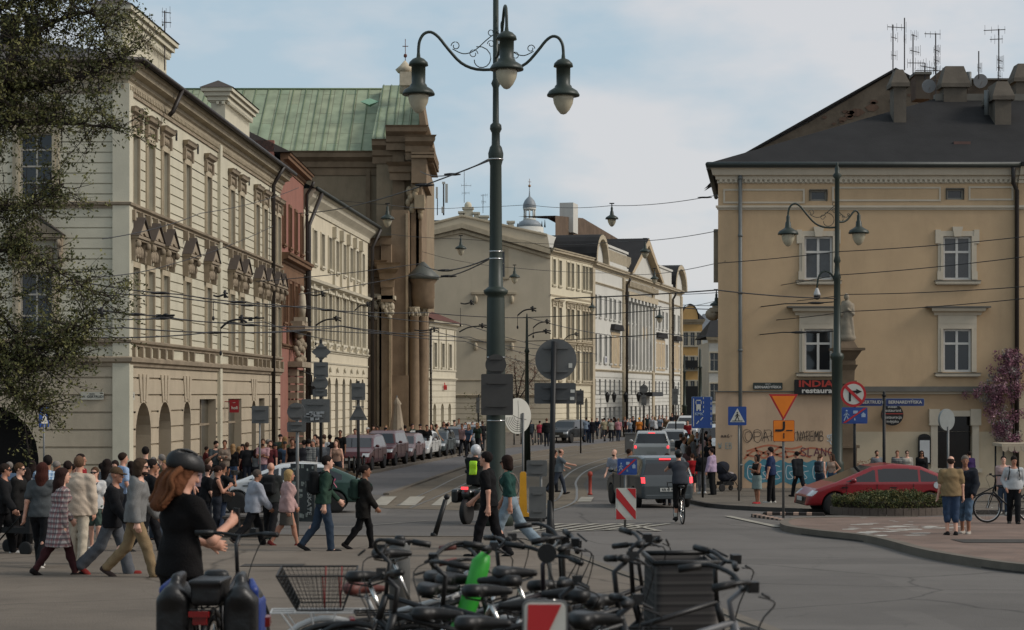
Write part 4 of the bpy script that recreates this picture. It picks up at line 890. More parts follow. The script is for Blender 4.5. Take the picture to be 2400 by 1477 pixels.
for x in wxs:w1.put(R_,FR,x,zr(656));w2.put(R_,FR,x,zr(872))
w3.put(R_,FR,xr(1918),zr(471));w3.put(R_,FR,xr(2238),zr(468))
a=MB(FR.M);dh=(xr(2197),xr(2278),zr(1098),zr(976),False)
wallmb(a,-.1,xr(1990),0,zr(917),[],t=.2);a.add([(-.1,0,0),(0.06,.3,0),(-.1,0,zr(919)),(0.06,.3,zr(919))],[(0,1,3,2)]);a.build('lower_wall',pnk,R_)
a=MB(FR.M);wallmb(a,xr(1990),LR,zr(1012),zr(917),[(dh[0],dh[1],zr(1012)-.001,dh[3],False)],t=.25);a.build('lower_wall',mat('tan_lower_plaster',(168,142,112),.9,.06,.8,.25,30,grime=.2),R_)
a=MB(FR.M);wallmb(a,xr(1990),LR,0,zr(1012),[(dh[0],dh[1],dh[2],zr(1012)+.001,False)],t=.25);a.build('lower_wall',crm2,R_)
a=MB(FR.M);a.quad((dh[0],.22,dh[2]),(dh[1],.22,dh[2]),(dh[1],.22,dh[3]),(dh[0],.22,dh[3]));shopw=a.build('shop_window',mat('shop_pane',(26,22,20),.12,.4,1.2,spec=.5),R_)
a=MB(FR.M)
for q in(-1,1):
 xx=(dh[0]+dh[1])/2+q*((dh[1]-dh[0])/2+.13);a.box(xx-.13,xx+.13,-.07,.02,dh[2],dh[3]);a.box(xx-.2,xx+.2,-.12,.02,dh[3]-.35,dh[3]+.28)
a.box(dh[0]-.2,dh[1]+.2,-.06,.02,dh[3],dh[3]+.22);a.box(dh[0]-.35,dh[1]+.35,-.2,.02,dh[2]-.15,dh[2]);a.build('window_surround',wtr,R_)
a=MB(FR.M)
for x in wxs:
 for z in(zr(656),zr(872)):a.box(x-gW/2-.32,x+gW/2+.32,-.2,.02,z-.16,z-.06);a.box(x-gW/2-.25,x+gW/2+.25,-.13,.02,z-.2,z-.16)
molding(a,0,LR,zr(492),[(.04,0),(.05,.05),(.1,.08),(.1,.16)],(1,0));molding(a,xr(2010),LR,zr(924),[(.08,0),(.08,.14),(.14,.16)],(0,0))
for l,r,tp,bt in((1695,1886,443,477),(1950,2205,438,472),(2270,2375,437,470)):
 x0,x1,z0,z1=xr(l),xr(r),zr(bt),zr(tp);t=.07
 for q in((x0,x1,z0,z0+t),(x0,x1,z1-t,z1),(x0,x0+t,z0+t,z1-t),(x1-t,x1,z0+t,z1-t)):a.box(q[0],q[1],-.03,.02,q[2],q[3])
a.build('string_course',wtr,R_)
a=MB(FR.M);a.box(xr(1990),LR,-.22,.02,zr(918),zr(906));a.box(-.14,xr(1990),-.06,.02,zr(919),zr(916.5))
for x in wxs:
 for z in(zr(656),zr(872)):a.box(x-gW/2-.34,x+gW/2+.34,-.22,.02,z-.06,z-.03)
 a.box(x-gW/2-.68,x+gW/2+.68,-.38,.02,zr(872)+w2.h+.8,zr(872)+w2.h+.86)
a.build('ledge_tin',ltin,R_)
a=MB(FR.M);zc=zr(430);molding(a,0,LR,zc,[(.04,0),(.04,.12),(.1,.14),(.12,.26),(.24,.3),(.3,.52),(.34,.56)],(1,0));dentils(a,0,LR,zc+.03,.1,.09,.11,.11);a.build('cornice',wtr,R_)
a=MB(FR.M);a.M=FR.M;ze=zc+.56;a.box(-.42,LR,-.46,.3,ze,ze+.14);a.tube([(-.45,-.48,ze+.12),(LR+.1,-.48,ze+.12)],.09,8);a.tube([(-.45,-.48,ze+.12),(1.2,12,ze+.12)],.09,8);a.build('gutter',mat('dark_gutter',(56,60,56),.5,.1,3),R_)
dr=dR+5.5;zrd=Z(232,dr);xa=X(2190,dr)-FR.p0.x;a=MB(FR.M)
a.add([(-.5,-.5,ze+.14),(22,-.5,ze+.14),(22,5.5,zrd),(xa,5.5,zrd),(1.3,12,ze+.14)],[(0,1,2,3),(0,3,4)]);a.build('roof',tindk,R_)
a=MB(FR.M);a.box(xa,22,5.3,5.7,zrd-.1,zrd+.18);a.build('roof_ridge',ltin,R_)
a=MB(FR.M);a.add([(.05,.3,0),(LR+10,.3,0),(LR+10,11.5,0),(1.7,11.5,0),(.05,.3,ze),(LR+10,.3,ze),(LR+10,11.5,ze),(1.7,11.5,ze)],[(0,1,5,4),(1,2,6,5),(2,3,7,6),(3,0,4,7),(4,5,6,7)]);a.build('side_wall',och,R_)
chst=mat('chimney_render',(92,84,74),.9,.2,1.5,.3,15,grime=.4)
def chim(pl,pr,pt,pb,d,dep=.7,capt=.35):
 q=MB();x0,x1,z0,z1=X(pl,d),X(pr,d),Z(pb,d),Z(pt,d);q.box(x0,x1,d,d+dep,z0-.6,z1-.75*capt/.35)
 zc_=z1-.78*capt/.35;q.box(x0-.12,x1+.12,d-.12,d+dep+.12,zc_,zc_+.16)
 roofprism(q,[(x0-.12,d-.12,zc_+.16),(x1+.12,d-.12,zc_+.16),(x1+.12,d+dep+.12,zc_+.16),(x0-.12,d+dep+.12,zc_+.16)],[(x0+.1,d+.1,z1),(x1-.1,d+.1,z1),(x1-.1,d+dep-.1,z1),(x0+.1,d+dep-.1,z1)])
 return q.build('chimney',chst,R_)
chim(2095,2124,162,300,dR+3.2,.8,.32);chim(2212,2266,154,236,dR+5.2,.8,.4);chim(2332,2370,190,328,dR+3.0,1.6,.34);chim(2382,2440,148,215,dR+6.5,.9,.35)
a=MB(FR.M);q=(X(2225,dR+2)-FR.p0.x,2.1,Z(345,dR+2));a.box(q[0],q[0]+.65,1.2,1.8,q[2]-.1,q[2]+.12);a.build('roof_hatch',mat('rust_tin',(92,66,58),.6,.15,3),R_)
a=MB(FR.M);a.tube([(X(2365,dR)-FR.p0.x,3.5,Z(270,dR+3.5)),(X(2365,dR)-FR.p0.x,3.5,Z(212,dR+3.5))],.1,8);a.tube([(X(2352,dR)-FR.p0.x,5.6,Z(200,dR+5.5)),(X(2352,dR)-FR.p0.x,5.6,Z(168,dR+5.5))],.11,8);a.build('flue',pipem,R_)
pipe(R_,FR,xr(1734),0,ze+.1,pipem,.075,.16);
a=MB(FR.M);xx=xr(2381);a.tube([(xx,-.16,0),(xx,-.16,zc-.3),(xx-.18,-.3,zc),(xx-.22,-.5,ze)],.085,8);a.build('downpipe',pipeb,R_)
a=MB(FR.M);a.box(LR,LR+12,-.12,.3,zr(917),zr(425));a.build('wall',och,R_);a=MB(FR.M);a.box(LR,LR+12,-.12,.3,0,zr(917));a.build('lower_wall',crm2,R_)
a=MB(FR.M@TR((0,-.12,0)));molding(a,LR,LR+12,zc-.0,[(.04,0),(.04,.12),(.1,.14),(.12,.26),(.24,.3),(.34,.52),(.4,.6)],(0,0));molding(a,LR,LR+12,zr(492),[(.04,0),(.1,.08),(.1,.16)]);a.build('cornice',wtr,R_)
a=MB(FR.M);a.box(LR-.0,LR+12,-.62,.3,ze+.05,ze+.2);a.build('gutter',tindk,R_)
a=MB(FR.M);a.ell((-.12,.8,zr(735)),(.3,.5,.25),8,6);a.box(-.1,.2,.4,.7,zr(660),zr(535));a.box(-.25,.2,.3,.9,zr(730),zr(720));a.build('side_ornament',trimd,R_)
def stroke(mb,pts,w,M,y=0.0,n=5):
 P=smooth(pts,n);vs=[];fs=[]
 for i,p in enumerate(P):
  q0,q1=P[max(i-1,0)],P[min(i+1,len(P)-1)];tx,tz=q1[0]-q0[0],q1[1]-q0[1];l=math.hypot(tx,tz)or 1;nx,nz_=-tz/l*w/2,tx/l*w/2
  vs+=[(p[0]+nx,y,p[1]+nz_),(p[0]-nx,y,p[1]-nz_)]
 mb.add(vs,[(2*i,2*i+1,2*i+3,2*i+2)for i in range(len(P)-1)],False,M)
def wp(l):return[(xr(p[0]),zr(p[1]))for p in l]
gr1=mat('graffiti_black',(70,62,56),.8,.2,6);grb=mat('graffiti_blue',(74,128,142),.8,.2,2,grime=.2);grp=mat('graffiti_purple',(96,48,66),.8,.15,6);gro=mat('graffiti_orange',(182,112,84),.8,.2,3,grime=.5);grw=mat('graffiti_white',(190,196,196),.8,.1,5)
a=MB(FR.M);body=[]
top=[(1745,1088),(1758,1078),(1776,1086),(1790,1076),(1812,1086),(1830,1078),(1850,1086),(1870,1076),(1890,1084),(1908,1078),(1926,1086),(1948,1080),(1962,1090)]
bot=[(1962,1128),(1945,1136),(1920,1130),(1900,1138),(1880,1130),(1858,1137),(1836,1130),(1815,1138),(1795,1130),(1774,1136),(1756,1128),(1744,1118)]
pts=[(xr(p[0]),-.006,zr(p[1]))for p in smooth(top,4)+smooth(bot,4)];a.add(pts,[tuple(range(len(pts)))]);a.build('blue_graffiti',grb,R_)
a=MB(FR.M)
for x0 in(1752,1780,1812,1842,1875,1905,1935):stroke(a,wp([(x0+16,1094),(x0+3,1092),(x0,1108),(x0+4,1122),(x0+16,1120),(x0+8,1108),(x0+20,1104)]),.03,Matrix.Identity(4),-.01)
a.build('white_graffiti_lines',grw,R_)
a=MB(FR.M);rr=random.Random(2)
for l in([(1750,1058),(1800,1044),(1850,1052),(1880,1046)],[(1744,1076),(1770,1056),(1810,1068),(1850,1058),(1900,1072)],[(1860,1068),(1900,1050),(1950,1062)],[(1748,1066),(1775,1070),(1800,1058),(1840,1072),(1880,1060)],[(1770,1050),(1790,1074),(1830,1048),(1846,1074)]):stroke(a,wp(l),.07,Matrix.Identity(4),-.005)
a.build('orange_graffiti',gro,R_)
a=MB(FR.M)
def letters(mb,spec,x0,y0,cw,ch,w,M=Matrix.Identity(4),y=-.012,conv=wp):
 S={'O':[[(0,.5),(.1,.1),(.5,0),(.9,.2),(.95,.6),(.6,1),(.2,.9),(0,.5)]],'P':[[(.1,1),(.1,0)],[(.1,.05),(.8,.05),(.85,.45),(.1,.55)]],'A':[[(0,1),(.45,0)],[(.45,0),(.9,1)],[(.2,.62),(.72,.62)]],'H':[[(.1,0),(.1,1)],[(.85,0),(.85,1)],[(.1,.5),(.85,.5)]],
'N':[[(.1,1),(.1,0)],[(.1,0),(.8,1)],[(.8,1),(.8,0)]],'M':[[(0,1),(.1,0)],[(.1,0),(.45,.6)],[(.45,.6),(.8,0)],[(.8,0),(.9,1)]],'R':[[(.1,1),(.1,0)],[(.1,.05),(.8,.05),(.8,.45),(.1,.5)],[(.3,.5),(.9,1)]],'B':[[(.1,1),(.1,0)],[(.1,.02),(.7,.05),(.7,.42),(.1,.48)],[(.1,.48),(.85,.55),(.8,.95),(.1,1)]],
'S':[[(.9,.1),(.3,0),(.1,.25),(.5,.5),(.85,.75),(.6,1),(.05,.9)]],'L':[[(.15,0),(.1,1)],[(.1,1),(.8,.95)]],'G':[[(.9,.15),(.4,0),(.05,.5),(.4,1),(.9,.85),(.9,.55)],[(.9,.55),(.5,.55)]],'E':[[(.85,0),(.1,.05)],[(.1,0),(.1,1)],[(.1,.5),(.7,.5)],[(.1,1),(.85,.97)]],'6':[[(.7,0),(.15,.4),(.2,.95),(.7,.9),(.75,.55),(.2,.55)]],'-':[[(.1,.5),(.8,.5)]],'m':[[(0,1),(.1,.4),(.3,.4),(.4,1),(.5,.4),(.7,.4),(.8,1)]],'W':[[(0,0),(.2,1)],[(.2,1),(.45,.3)],[(.45,.3),(.7,1)],[(.7,1),(.9,0)]]}
 for i,chh in enumerate(spec):
  for st in S.get(chh,[]):stroke(mb,conv([(x0+(i+q[0]*.9)*cw,y0+q[1]*ch)for q in st]),w,M,y,3)
letters(a,'OPAH',1746,1012,20,22,.022);letters(a,'OOPP',1741,1007,24,30,.018);letters(a,'NAREMB',1868,1010,10.5,24,.02);letters(a,'OARHMB',1862,1013,11.5,20,.015);letters(a,'mm6-',1690,1018,7,8,.02);a.build('black_graffiti',gr1,R_)
a=MB(FR.M);letters(a,'SLANG',1876,1050,16,19,.036);a.build('purple_graffiti',grp,R_)
a=MB(FR.M);letters(a,'TSR',1928,1020,10,14,.03);letters(a,'O',1944,1018,16,24,.04);a.build('pale_graffiti',grw,R_)
a=MB(FR.M);letters(a,'WeEB',1684,1038,8,14,.025);a.build('faint_blue_graffiti',mat('graffiti_faded_blue',(140,156,152),.8,.2,3),R_)
def wallbox(name,label,cat,l,r,t,b,m,out=.12,thick=.1):
 d=dR-out;x0,x1=X(l,d),X(r,d);z0,z1=Z(b,d),Z(t,d);c=((x0+x1)/2,d,(z0+z1)/2);o=MB(TR(c));plate(o,x1-x0,z1-z0,thick)
 return tag(o.build(name,m,None,TR(c)),label,cat),c,x1-x0,z1-z0
sgn,c,w_,h_=wallbox('restaurant_sign','black board reading INDIAN restaurant in red, white and green above the graffiti','sign',1862,1990,890,925,mat('sign_black',(20,18,18),.5,.05,3))
text('INDIAN',.34,mat('sign_red',(158,52,42),.6),TR((c[0]-.05,c[1]-.06,c[2]+.12)),sgn,'lettering',.004,bold=.012,sx=1.45);text('restaurant',.27,mat('sign_white',(196,192,184),.6),TR((c[0]-.05,c[1]-.06,c[2]-.14)),sgn,'lettering',.004,bold=.008,sx=1.3)
sgn,c,w_,h_=wallbox('street_name_plate','small dark enamel plate reading ULICA BERNARDYNSKA beside the downpipe','street sign',1765,1834,897,913,mat('plate_dark_green',(44,50,46),.5),.05,.03)
text('ULICA',.075,mat('sign_white',(196,192,184),.6),TR((c[0],c[1]-.02,c[2]+.075)),sgn);text('BERNARDYŃSKA',.135,MC['sign_white'],TR((c[0],c[1]-.02,c[2]-.045)),sgn,bold=.003)
o=MB(TR((X(2091,dR-.3),dR-.3,Z(972,dR-.3))));o.disc(.42,-.06,.06);o.tube([(0,.05,.2),(0,.28,.2)],.03);rs=tag(o.build('round_restaurant_sign',MC['sign_black'],None,TR((X(2091,dR-.3),dR-.3,Z(972,dR-.3)))),'round black sign reading indian restaurant, restauracja Indyjska behind the street name post','sign')
c=(X(2091,dR-.3),dR-.37,Z(972,dR-.3))
for s_,dz,sz in(('indian',.3,.15),('restaurant',.16,.16),('restauracja',-.1,.16),('indyjska',-.26,.15)):text(s_,sz,MC['sign_white'],TR((c[0],c[1],c[2]+dz)),rs)
o=MB(TR(c));o.box(-.4,.4,-.004,.0,.02,.05);o.build('red_line',MC['sign_red'],rs)
mbd,c,w_,h_=wallbox('menu_case','tall black menu case with a white sheet on the pale wall','menu board',2152,2181,1026,1088,MC['sign_black'])
o=MB(TR(c));o.box(-w_/2+.05,w_/2-.05,-.07,-.05,-h_/2+.06,h_/2-.1);o.build('menu_sheet',mat('paper',(188,188,186),.8),mbd);o=MB(TR(c));o.prism([(w_/2*math.cos(PI*k/10),h_/2-.02+.17*math.sin(PI*k/10))for k in range(11)],-.05,.05);o.build('arched_top',MC['sign_black'],mbd)
# == neighbour behind with a big weathered gable
old=mat('weathered_gable_render',(92,84,74),.95,.35,.9,.5,10,spec=.1,grime=.6);obr=brickmat('flaking_brick',(98,78,66),(88,70,60),(92,82,72),5,.5,.25)
dN=dR+13;NB=bld('old_gabled_house','taller old house with a bare weathered gable rising behind the ochre building','building',TR((X(1718,dN),dN,0)))
a=MB();gp_=[(1710,385),(1900,285),(2098,168),(2200,222),(2290,222),(2290,500),(1710,500)]
a.M=TR((0,dN,0));a.prism([(X(p[0],dN),Z(p[1],dN))for p in gp_],0,.6);a.M=Matrix.Identity(4);a.box(X(1800,dN),X(2290,dN),dN+.6,dN+12,0,Z(395,dN));a.build('gable_wall',old,NB)
a=MB(TR((0,dN,0)));P_=[(X(1712,dN),Z(383,dN)),(X(2098,dN),Z(165,dN)),(X(2200,dN),Z(220,dN))]
for(x0,z0),(x1,z1)in zip(P_,P_[1:]):a.add([(x0,-.15,z0),(x1,-.15,z1),(x1,12,z1),(x0,12,z0),(x0,-.15,z0+.1),(x1,-.15,z1+.1),(x1,12,z1+.1),(x0,12,z0+.1)],[(0,1,5,4),(4,5,6,7),(3,2,1,0)])
a.build('roof',tindk,NB)
rr=random.Random(4);a=MB(TR((0,dN-.02,0)))
for(px,py,n_)in((1990,268,5),(1965,280,4),(2055,238,3),(2135,226,3)):
 for k in range(n_):x,z=X(px+rr.gauss(0,16),dN),Z(py+rr.gauss(0,6),dN);s_=.08+rr.random()*.22;a.prism([(x+s_*math.cos(t_)*(1+rr.random()*.5),z+s_*.7*math.sin(t_))for t_ in(0,1,2,3,4,5)],0,.05)
a.build('bare_brick_patch',obr,NB)
dN2=dR+9;a=MB(TR((0,dN2,0)));a.prism([(X(p[0],dN2),Z(p[1],dN2))for p in((2165,235),(2165,200),(2205,165),(2225,160),(2300,205),(2330,216),(2330,240))],0,1.2);a.box(X(2265,dN2),X(2400,dN2),-.2,1,Z(225,dN2),Z(190,dN2));a.box(X(2135,dN2),X(2168,dN2),-1,0,Z(240,dN2),Z(184,dN2));a.build('brick_parapet',obr,NB)
a=MB(TR((0,dN2,0)));a.box(X(2132,dN2),X(2171,dN2),-1.1,.1,Z(184,dN2),Z(178,dN2));a.box(X(2262,dN2),X(2404,dN2),-.3,1.1,Z(190,dN2),Z(186,dN2));a.build('parapet_cap',ltin,NB)
def aerial(px,pb,pt,d,bars,label,lean=0,seed=0):
 c=Vector((X(px,d),d,Z(pb,d)));o=MB(TR(c));h=(pb-pt)*d/F;o.tube([(0,0,0),(lean,0,h)],.028,5)
 rr=random.Random(seed+px)
 for f_,l_,n_ in bars:
  z=h*f_;a_=rr.uniform(-.5,.5);dx=l_*math.cos(a_);o.tube([(-dx*.3,-.1,z),(dx*.7,.2,z+l_*.12*rr.uniform(-1,1))],.018,4)
  for k in range(n_):t_=-.3+k/max(1,n_-1);x=dx*t_;q=.12+.12*rr.random();o.tube([(x,0,z-q),(x,0,z+q)],.008,3)
 ob=o.build('tv_aerial',mat('aerial_metal',(62,56,54),.5,.2,5),None,TR(c));tag(ob,label,'aerial','television aerials on the roofs');return ob
dA=dR+8
aerial(2093,178,58,dA,[(.95,.8,5),(.75,.3,4),(.4,.25,4)],'thin aerial mast at the left edge of the weathered gable peak')
aerial(2120,165,42,dA,[(.6,.1,2)],'tallest bare mast rising from the leftmost chimney top')
aerial(2140,178,80,dA,[(.97,.3,5),(.6,.5,7),(.3,.9,8)],'aerial with several crossbars between the bare mast and the rusty mast')
aerial(2193,236,78,dA,[(.98,-.7,4),(.75,.3,9),(.6,.3,8),(.45,.3,6),(.3,1.6,5)],'thick rusty mast with a long sloping arm beside the wide chimney')
aerial(2168,185,148,dA,[(.5,1.5,12),(.8,.8,8)],'low wide aerial with many rods above the brick parapet')
aerial(2294,185,120,dA,[(.4,.2,6)],'short thin mast above the satellite dish')
aerial(2341,190,68,dA,[(.98,-.9,4),(.8,-.5,4),(.4,.3,8),(.25,.3,6),(.1,.2,4)],'tall aerial with paired arms on the far right of the roof')
aerial(386,165,25,75,[(.97,.3,3),(.8,.35,3)],'aerial with a small square grid above the palace chimney')
aerial(1088,475,402,180,[(.55,.9,3),(.3,.7,3)],'thin aerial above the gable house chimney')
aerial(1132,500,456,180,[(.95,.6,4),(.6,.4,3)],'small aerial left of the lamp post on the gable house')
def dish(px,py,d,r,label):
 M=TR((X(px,d),d,Z(py,d)),0,R(8));o=MB(M);o.disc(r,-.03,.03);o.tube([(0,.0,0),(0,.2,-r)],.03);o.tube([(0,-.03,-r*.6),(0,-.35,0)],.012,4);tag(o.build('satellite_dish',mat('dish_grey',(128,128,128),.5,.1,3),None,M),label,'satellite dish')
dish(2177,202,dR+5.9,.28,'round grey satellite dish beside the rusty mast');dish(2298,190,dR+8.5,.3,'satellite dish peeping over the parapet on the right roof')
c=(X(1038,182),184,Z(500,182));o=MB(TR(c));o.tube([(0,0,0),(0,0,3.2)],.08,6);o.tube([(-.6,0,0),(-.6,0,2.7)],.05,6);o.build
ms=o.build('antenna_mast',MC['aerial_metal'],None,TR(c));tag(ms,'mobile phone antenna mast with pale panels above the gable house','antenna mast');o=MB(TR(c));o.box(.15,.4,-.1,.1,1.2,3.0);o.box(-.75,-.55,-.1,.1,1.6,2.7);o.box(-.2,.0,-.15,.1,.2,.8);o.cb((0,0,3.1),(.3,.2,.2));o.build('antenna_panel',mat('panel_white',(170,168,160),.6),ms)
def flatplate(name,label,cat,Fx,px,py,w,h,m,out=.06,lines=(),tm=None):
 M=Fx.M@TR((Fx.x(px),-out,Fx.z(px,py)));o=MB(M);plate(o,w,h,.03);ob=tag(o.build(name,m,None,M),label,cat)
 for s_,dz,sz in lines:text(s_,sz,tm,M@TR((0,-.02,dz)),ob)
 return ob
flatplate('street_name_plate','white enamel plate reading ULICA Sw. GERTRUDY on the palace side wall','street sign',FS,217,928,.82,.27,mat('enamel_white',(172,168,154),.5),.06,(('ULICA',.07,.065),('ŚW. GERTRUDY',-.03,.125)),mat('sign_dark',(30,30,32),.6))
flatplate('house_number_plate','small white house number plate beside the first street arch','sign',FA,307,928,.55,.28,MC['enamel_white'],.06,(('26',0,.2),),mat('number_blue',(36,40,84),.6))
M=FA.M@TR((FA.x(549),-.5,FA.z(549,952)))@Matrix.Rotation(R(-90),4,'Z');o=MB(M);plate(o,.52,.62,.06);o.tube([(.26,0,.2),(.5,0,.2)],.02)
M=TR((X(549,86.5),86.5,Z(952,86.5)));o=MB(M);plate(o,.42,.58,.06);o.tube([(-.2,0,.2),(-.5,0,.2)],.02);rd=tag(o.build('hanging_sign',mat('red_sign',(140,26,34),.5),None,M),'small red projecting sign with white letters on the palace front','sign')
text('cafe',.08,MC['sign_white'],M@TR((0,-.04,.16)),rd);text('hofi',.19,MC['sign_white'],M@TR((.02,-.04,-.08)),rd,bold=.004)
# == lamp posts
def lamphead(parent,p,sc=1.0,tall=True):
 """bell-shaped lamp hanging at p (top of its cap)"""
 M=TR(p,s=sc);a=MB(M)
 if tall:pr=[(.035,.12),(.05,0),(.14,-.04),(.22,-.12),(.235,-.2),(.17,-.21),(.165,-.62),(.2,-.66),(.21,-.7),(.34,-.78),(.39,-.86),(.39,-.9),(.26,-.9)]
 else:pr=[(.03,.2),(.07,.12),(.07,-.05),(.1,-.1),(.12,-.28),(.2,-.34),(.34,-.42),(.38,-.5),(.38,-.54),(.25,-.54)]
 a.lathe(pr,20);h=a.build('lamp_head',green,parent);z=pr[-1][1]
 b=MB(M);b.lathe([(.25,z),(.25,z-.04),(.225,z-.18),(.15,z-.33),(.07,z-.42),(.01,z-.44)],18);b.build('lamp_glass',lampg,h);return h
def scroll(mb,c,r,a0,turns,ux,r_t=.013,dirn=1):
 P=[]
 for k in range(int(14*turns)+1):t=k/14;a_=a0+dirn*t*2*PI;q=r*(1-.55*t/turns);P.append(c+ux*(q*math.cos(a_))+Vector((0,0,1))*(q*math.sin(a_)))
 mb.tube(P,r_t,5)
def lamppost(name,label,px,d,prof,arms,zt,sc=1.0,tall=True,cross=None):
 b=Vector((X(px,d),d,gz(d)));M=TR(b);rt=thing(name,label,'lamp post',M);a=MB(M);a.lathe(prof,24);a.build('pole',green,rt)
 for an,reach,z in arms:
  ux=Vector((math.cos(an),math.sin(an),0));k=reach
  P=[(0,0),(.25,.0),(.45,.1),(.62,.32),(.74,.5),(.84,.58),(.93,.55),(.985,.44),(1,.3),(1,.18)]
  pts=[b+Vector((0,0,z))+ux*(p[0]*k)+Vector((0,0,p[1]*k*.82))for p in smooth(P,3)]
  m_=MB();m_.tube(pts,.036*sc,8);ar=m_.build('arm',green,rt);s_=MB();o=b+Vector((0,0,z))
  zz_=lambda u,v:o+ux*(u*k)+Vector((0,0,v*k))
  s_.tube([zz_(*q)for q in smooth([(.56,.26),(.42,.2),(.28,.24),(.12,.38),(.02,.46)],5)],.013*sc,5)
  scroll(s_,zz_(.52,.3),.06*k,0,1.1,ux,.012*sc);scroll(s_,zz_(.2,.13),.17*k,PI*.4,.8,ux,.013*sc);scroll(s_,zz_(.29,.2),.06*k,PI,1.1,ux,.011*sc,-1);scroll(s_,zz_(.06,.33),.05*k,0,1.1,ux,.011*sc);scroll(s_,zz_(.06,.48),.05*k,PI,1.1,ux,.011*sc)
  s_.build('scrollwork',green,ar);lamphead(rt,zz_(1,.82*.18),sc,tall)
 return rt,M,b
dL=46.0;sL=F/dL;zL=lambda py:CAM-(py-HY)*dL/F-gz(dL)
def rr_(w):return w/2/sL
prof=[(.42,0),(.42,.25),(.3,.4),(rr_(46),.6),(rr_(44),zL(845)),(rr_(42),zL(700)),(rr_(40),zL(694)),(rr_(56),zL(688)),(rr_(58),zL(681)),(rr_(44),zL(676)),(rr_(34),zL(672)),(rr_(30),zL(590)),(rr_(27),zL(388)),(rr_(34),zL(374)),(rr_(36),zL(360)),(rr_(28),zL(345)),(rr_(20),zL(340)),(rr_(19),zL(312)),(rr_(28),zL(303)),(rr_(26),zL(293)),(rr_(15),zL(288)),(rr_(14),zL(206)),(rr_(22),zL(196)),(rr_(14),zL(186)),(rr_(13),zL(-60))]
ML,MLM,bL=lamppost('tram_lamp_post','tall dark green lamp post with three hanging lamps in the middle of the square',1162,dL,prof,[(R(183),1.85,zL(163)),(R(-5),1.62,zL(163)),(R(-82),1.9,zL(135))],0,1.0)
a=MB(MLM)
for py,w_ in((374,38),(590,34),(607,34),(862,48),(893,48),(917,48),(838,48),(986,48)):a.lathe([(rr_(w_-2),zL(py)-.015),(rr_(w_-2),zL(py)+.015)],20)
a.build('steel_band',chrome,ML)
def backplate(name,label,cat,px,py,d,w,h,m=None,shape='rect',rz=0,group=None,rails=True,parent=None,off=.06):
 """a road sign seen from behind: grey sheet with its mounting rails"""
 M=TR(at(px,py,d),rz);a=MB(M)
 if shape=='rect':plate(a,w,h,.02)
 elif shape=='disc':a.disc(w/2,-.012,.012)
 elif shape=='tri':a.prism([(-w/2,-h/2),(w/2,-h/2),(0,h/2)],-.012,.012)
 elif shape=='dia':a.prism([(-w/2,0),(0,-h/2),(w/2,0),(0,h/2)],-.012,.012)
 if rails:
  for q in(-.28,.28):a.box(-w*.3,w*.3,-.05,-.012,q*h-.02,q*h+.02)
 o=a.build(name,m or mat('sign_back',(92,92,90),.6,.1,4,metal=.2),parent,M)
 if parent is None:tag(o,label,cat,group)
 elif label:o['label']=label
 return o
backplate('sign_back',None,None,1165,925,dL-.35,.76,.98,MC.get('x')or mat('sign_back_dark',(62,60,57),.6,.1,4),parent=ML);backplate('round_sign_back',None,None,1162,855,dL-.3,.5,.5,MC['sign_back_dark'],'disc',parent=ML)
d2=67.0;s2=F/d2;zR=lambda py:CAM-(py-HY)*d2/F-gz(d2);r2_=lambda w_:w_/2/s2
prof=[(.36,0),(.36,.4),(.28,.6),(r2_(30),zR(1092)),(r2_(32),zR(1085)),(r2_(25),zR(1080)),(r2_(25),zR(845)),(r2_(33),zR(838)),(r2_(30),zR(830)),(r2_(18),zR(826)),(r2_(15),zR(655)),(r2_(19),zR(650)),(r2_(13),zR(640)),(r2_(11),zR(618)),(r2_(17),zR(612)),(r2_(11),zR(600)),(r2_(11),zR(420)),(r2_(22),zR(412)),(r2_(10),zR(404)),(r2_(12),zR(395)),(r2_(5),zR(388)),(r2_(7),zR(384)),(.01,zR(379))]
M2,M2M,b2=lamppost('lamp_post','dark green lamp post with two lamps standing before the ochre corner building',1962,d2,prof,[(R(182),1.72,zR(533)),(R(20),.86,zR(520))],0,.95,False)
a=MB(M2M);P=[(-.05,0,zR(690)),(-.08,0,zR(660)),(-.25,0,zR(640)),(-.5,0,zR(637)),(-.65,0,zR(650)),(-.7,0,zR(675))];a.tube(smooth(P,4),.035,6);ca_=a.build('camera_arm',green,M2)
a=MB(M2M);a.lathe([(.03,.05),(.06,0),(.12,-.16),(.13,-.22)],14,TR((-.7,0,zR(678))));cb_=a.build('camera_housing',mat('camera_white',(178,176,172),.4),ca_);a=MB(M2M);a.ell((-.7,0,zR(696)),(.12,.12,.1));a.build('camera_dome',blackp,M2)
for px,d,tp,w_,lab in((1235,92,735,10,'slim green tram pole behind the large round sign'),(1604,200,830,7,'slim dark pole before the yellow house, left of its neighbour'),(1641,190,815,9,'dark tram pole at the right edge of the yellow house')):
 b=Vector((X(px,d),d,gz(d)));o=MB(TR(b));h=Z(tp,d)-b.z;r=w_/2*d/F;o.lathe([(r*1.8,0),(r*1.5,h*.3),(r*2,h*.31),(r*1.1,h*.33),(r*.8,h*.75),(r*1.3,h*.76),(r*.7,h*.78),(r*.5,h*.97),(.02,h)],10);tag(o.build('tram_pole',green,None,TR(b)),lab,'tram pole')
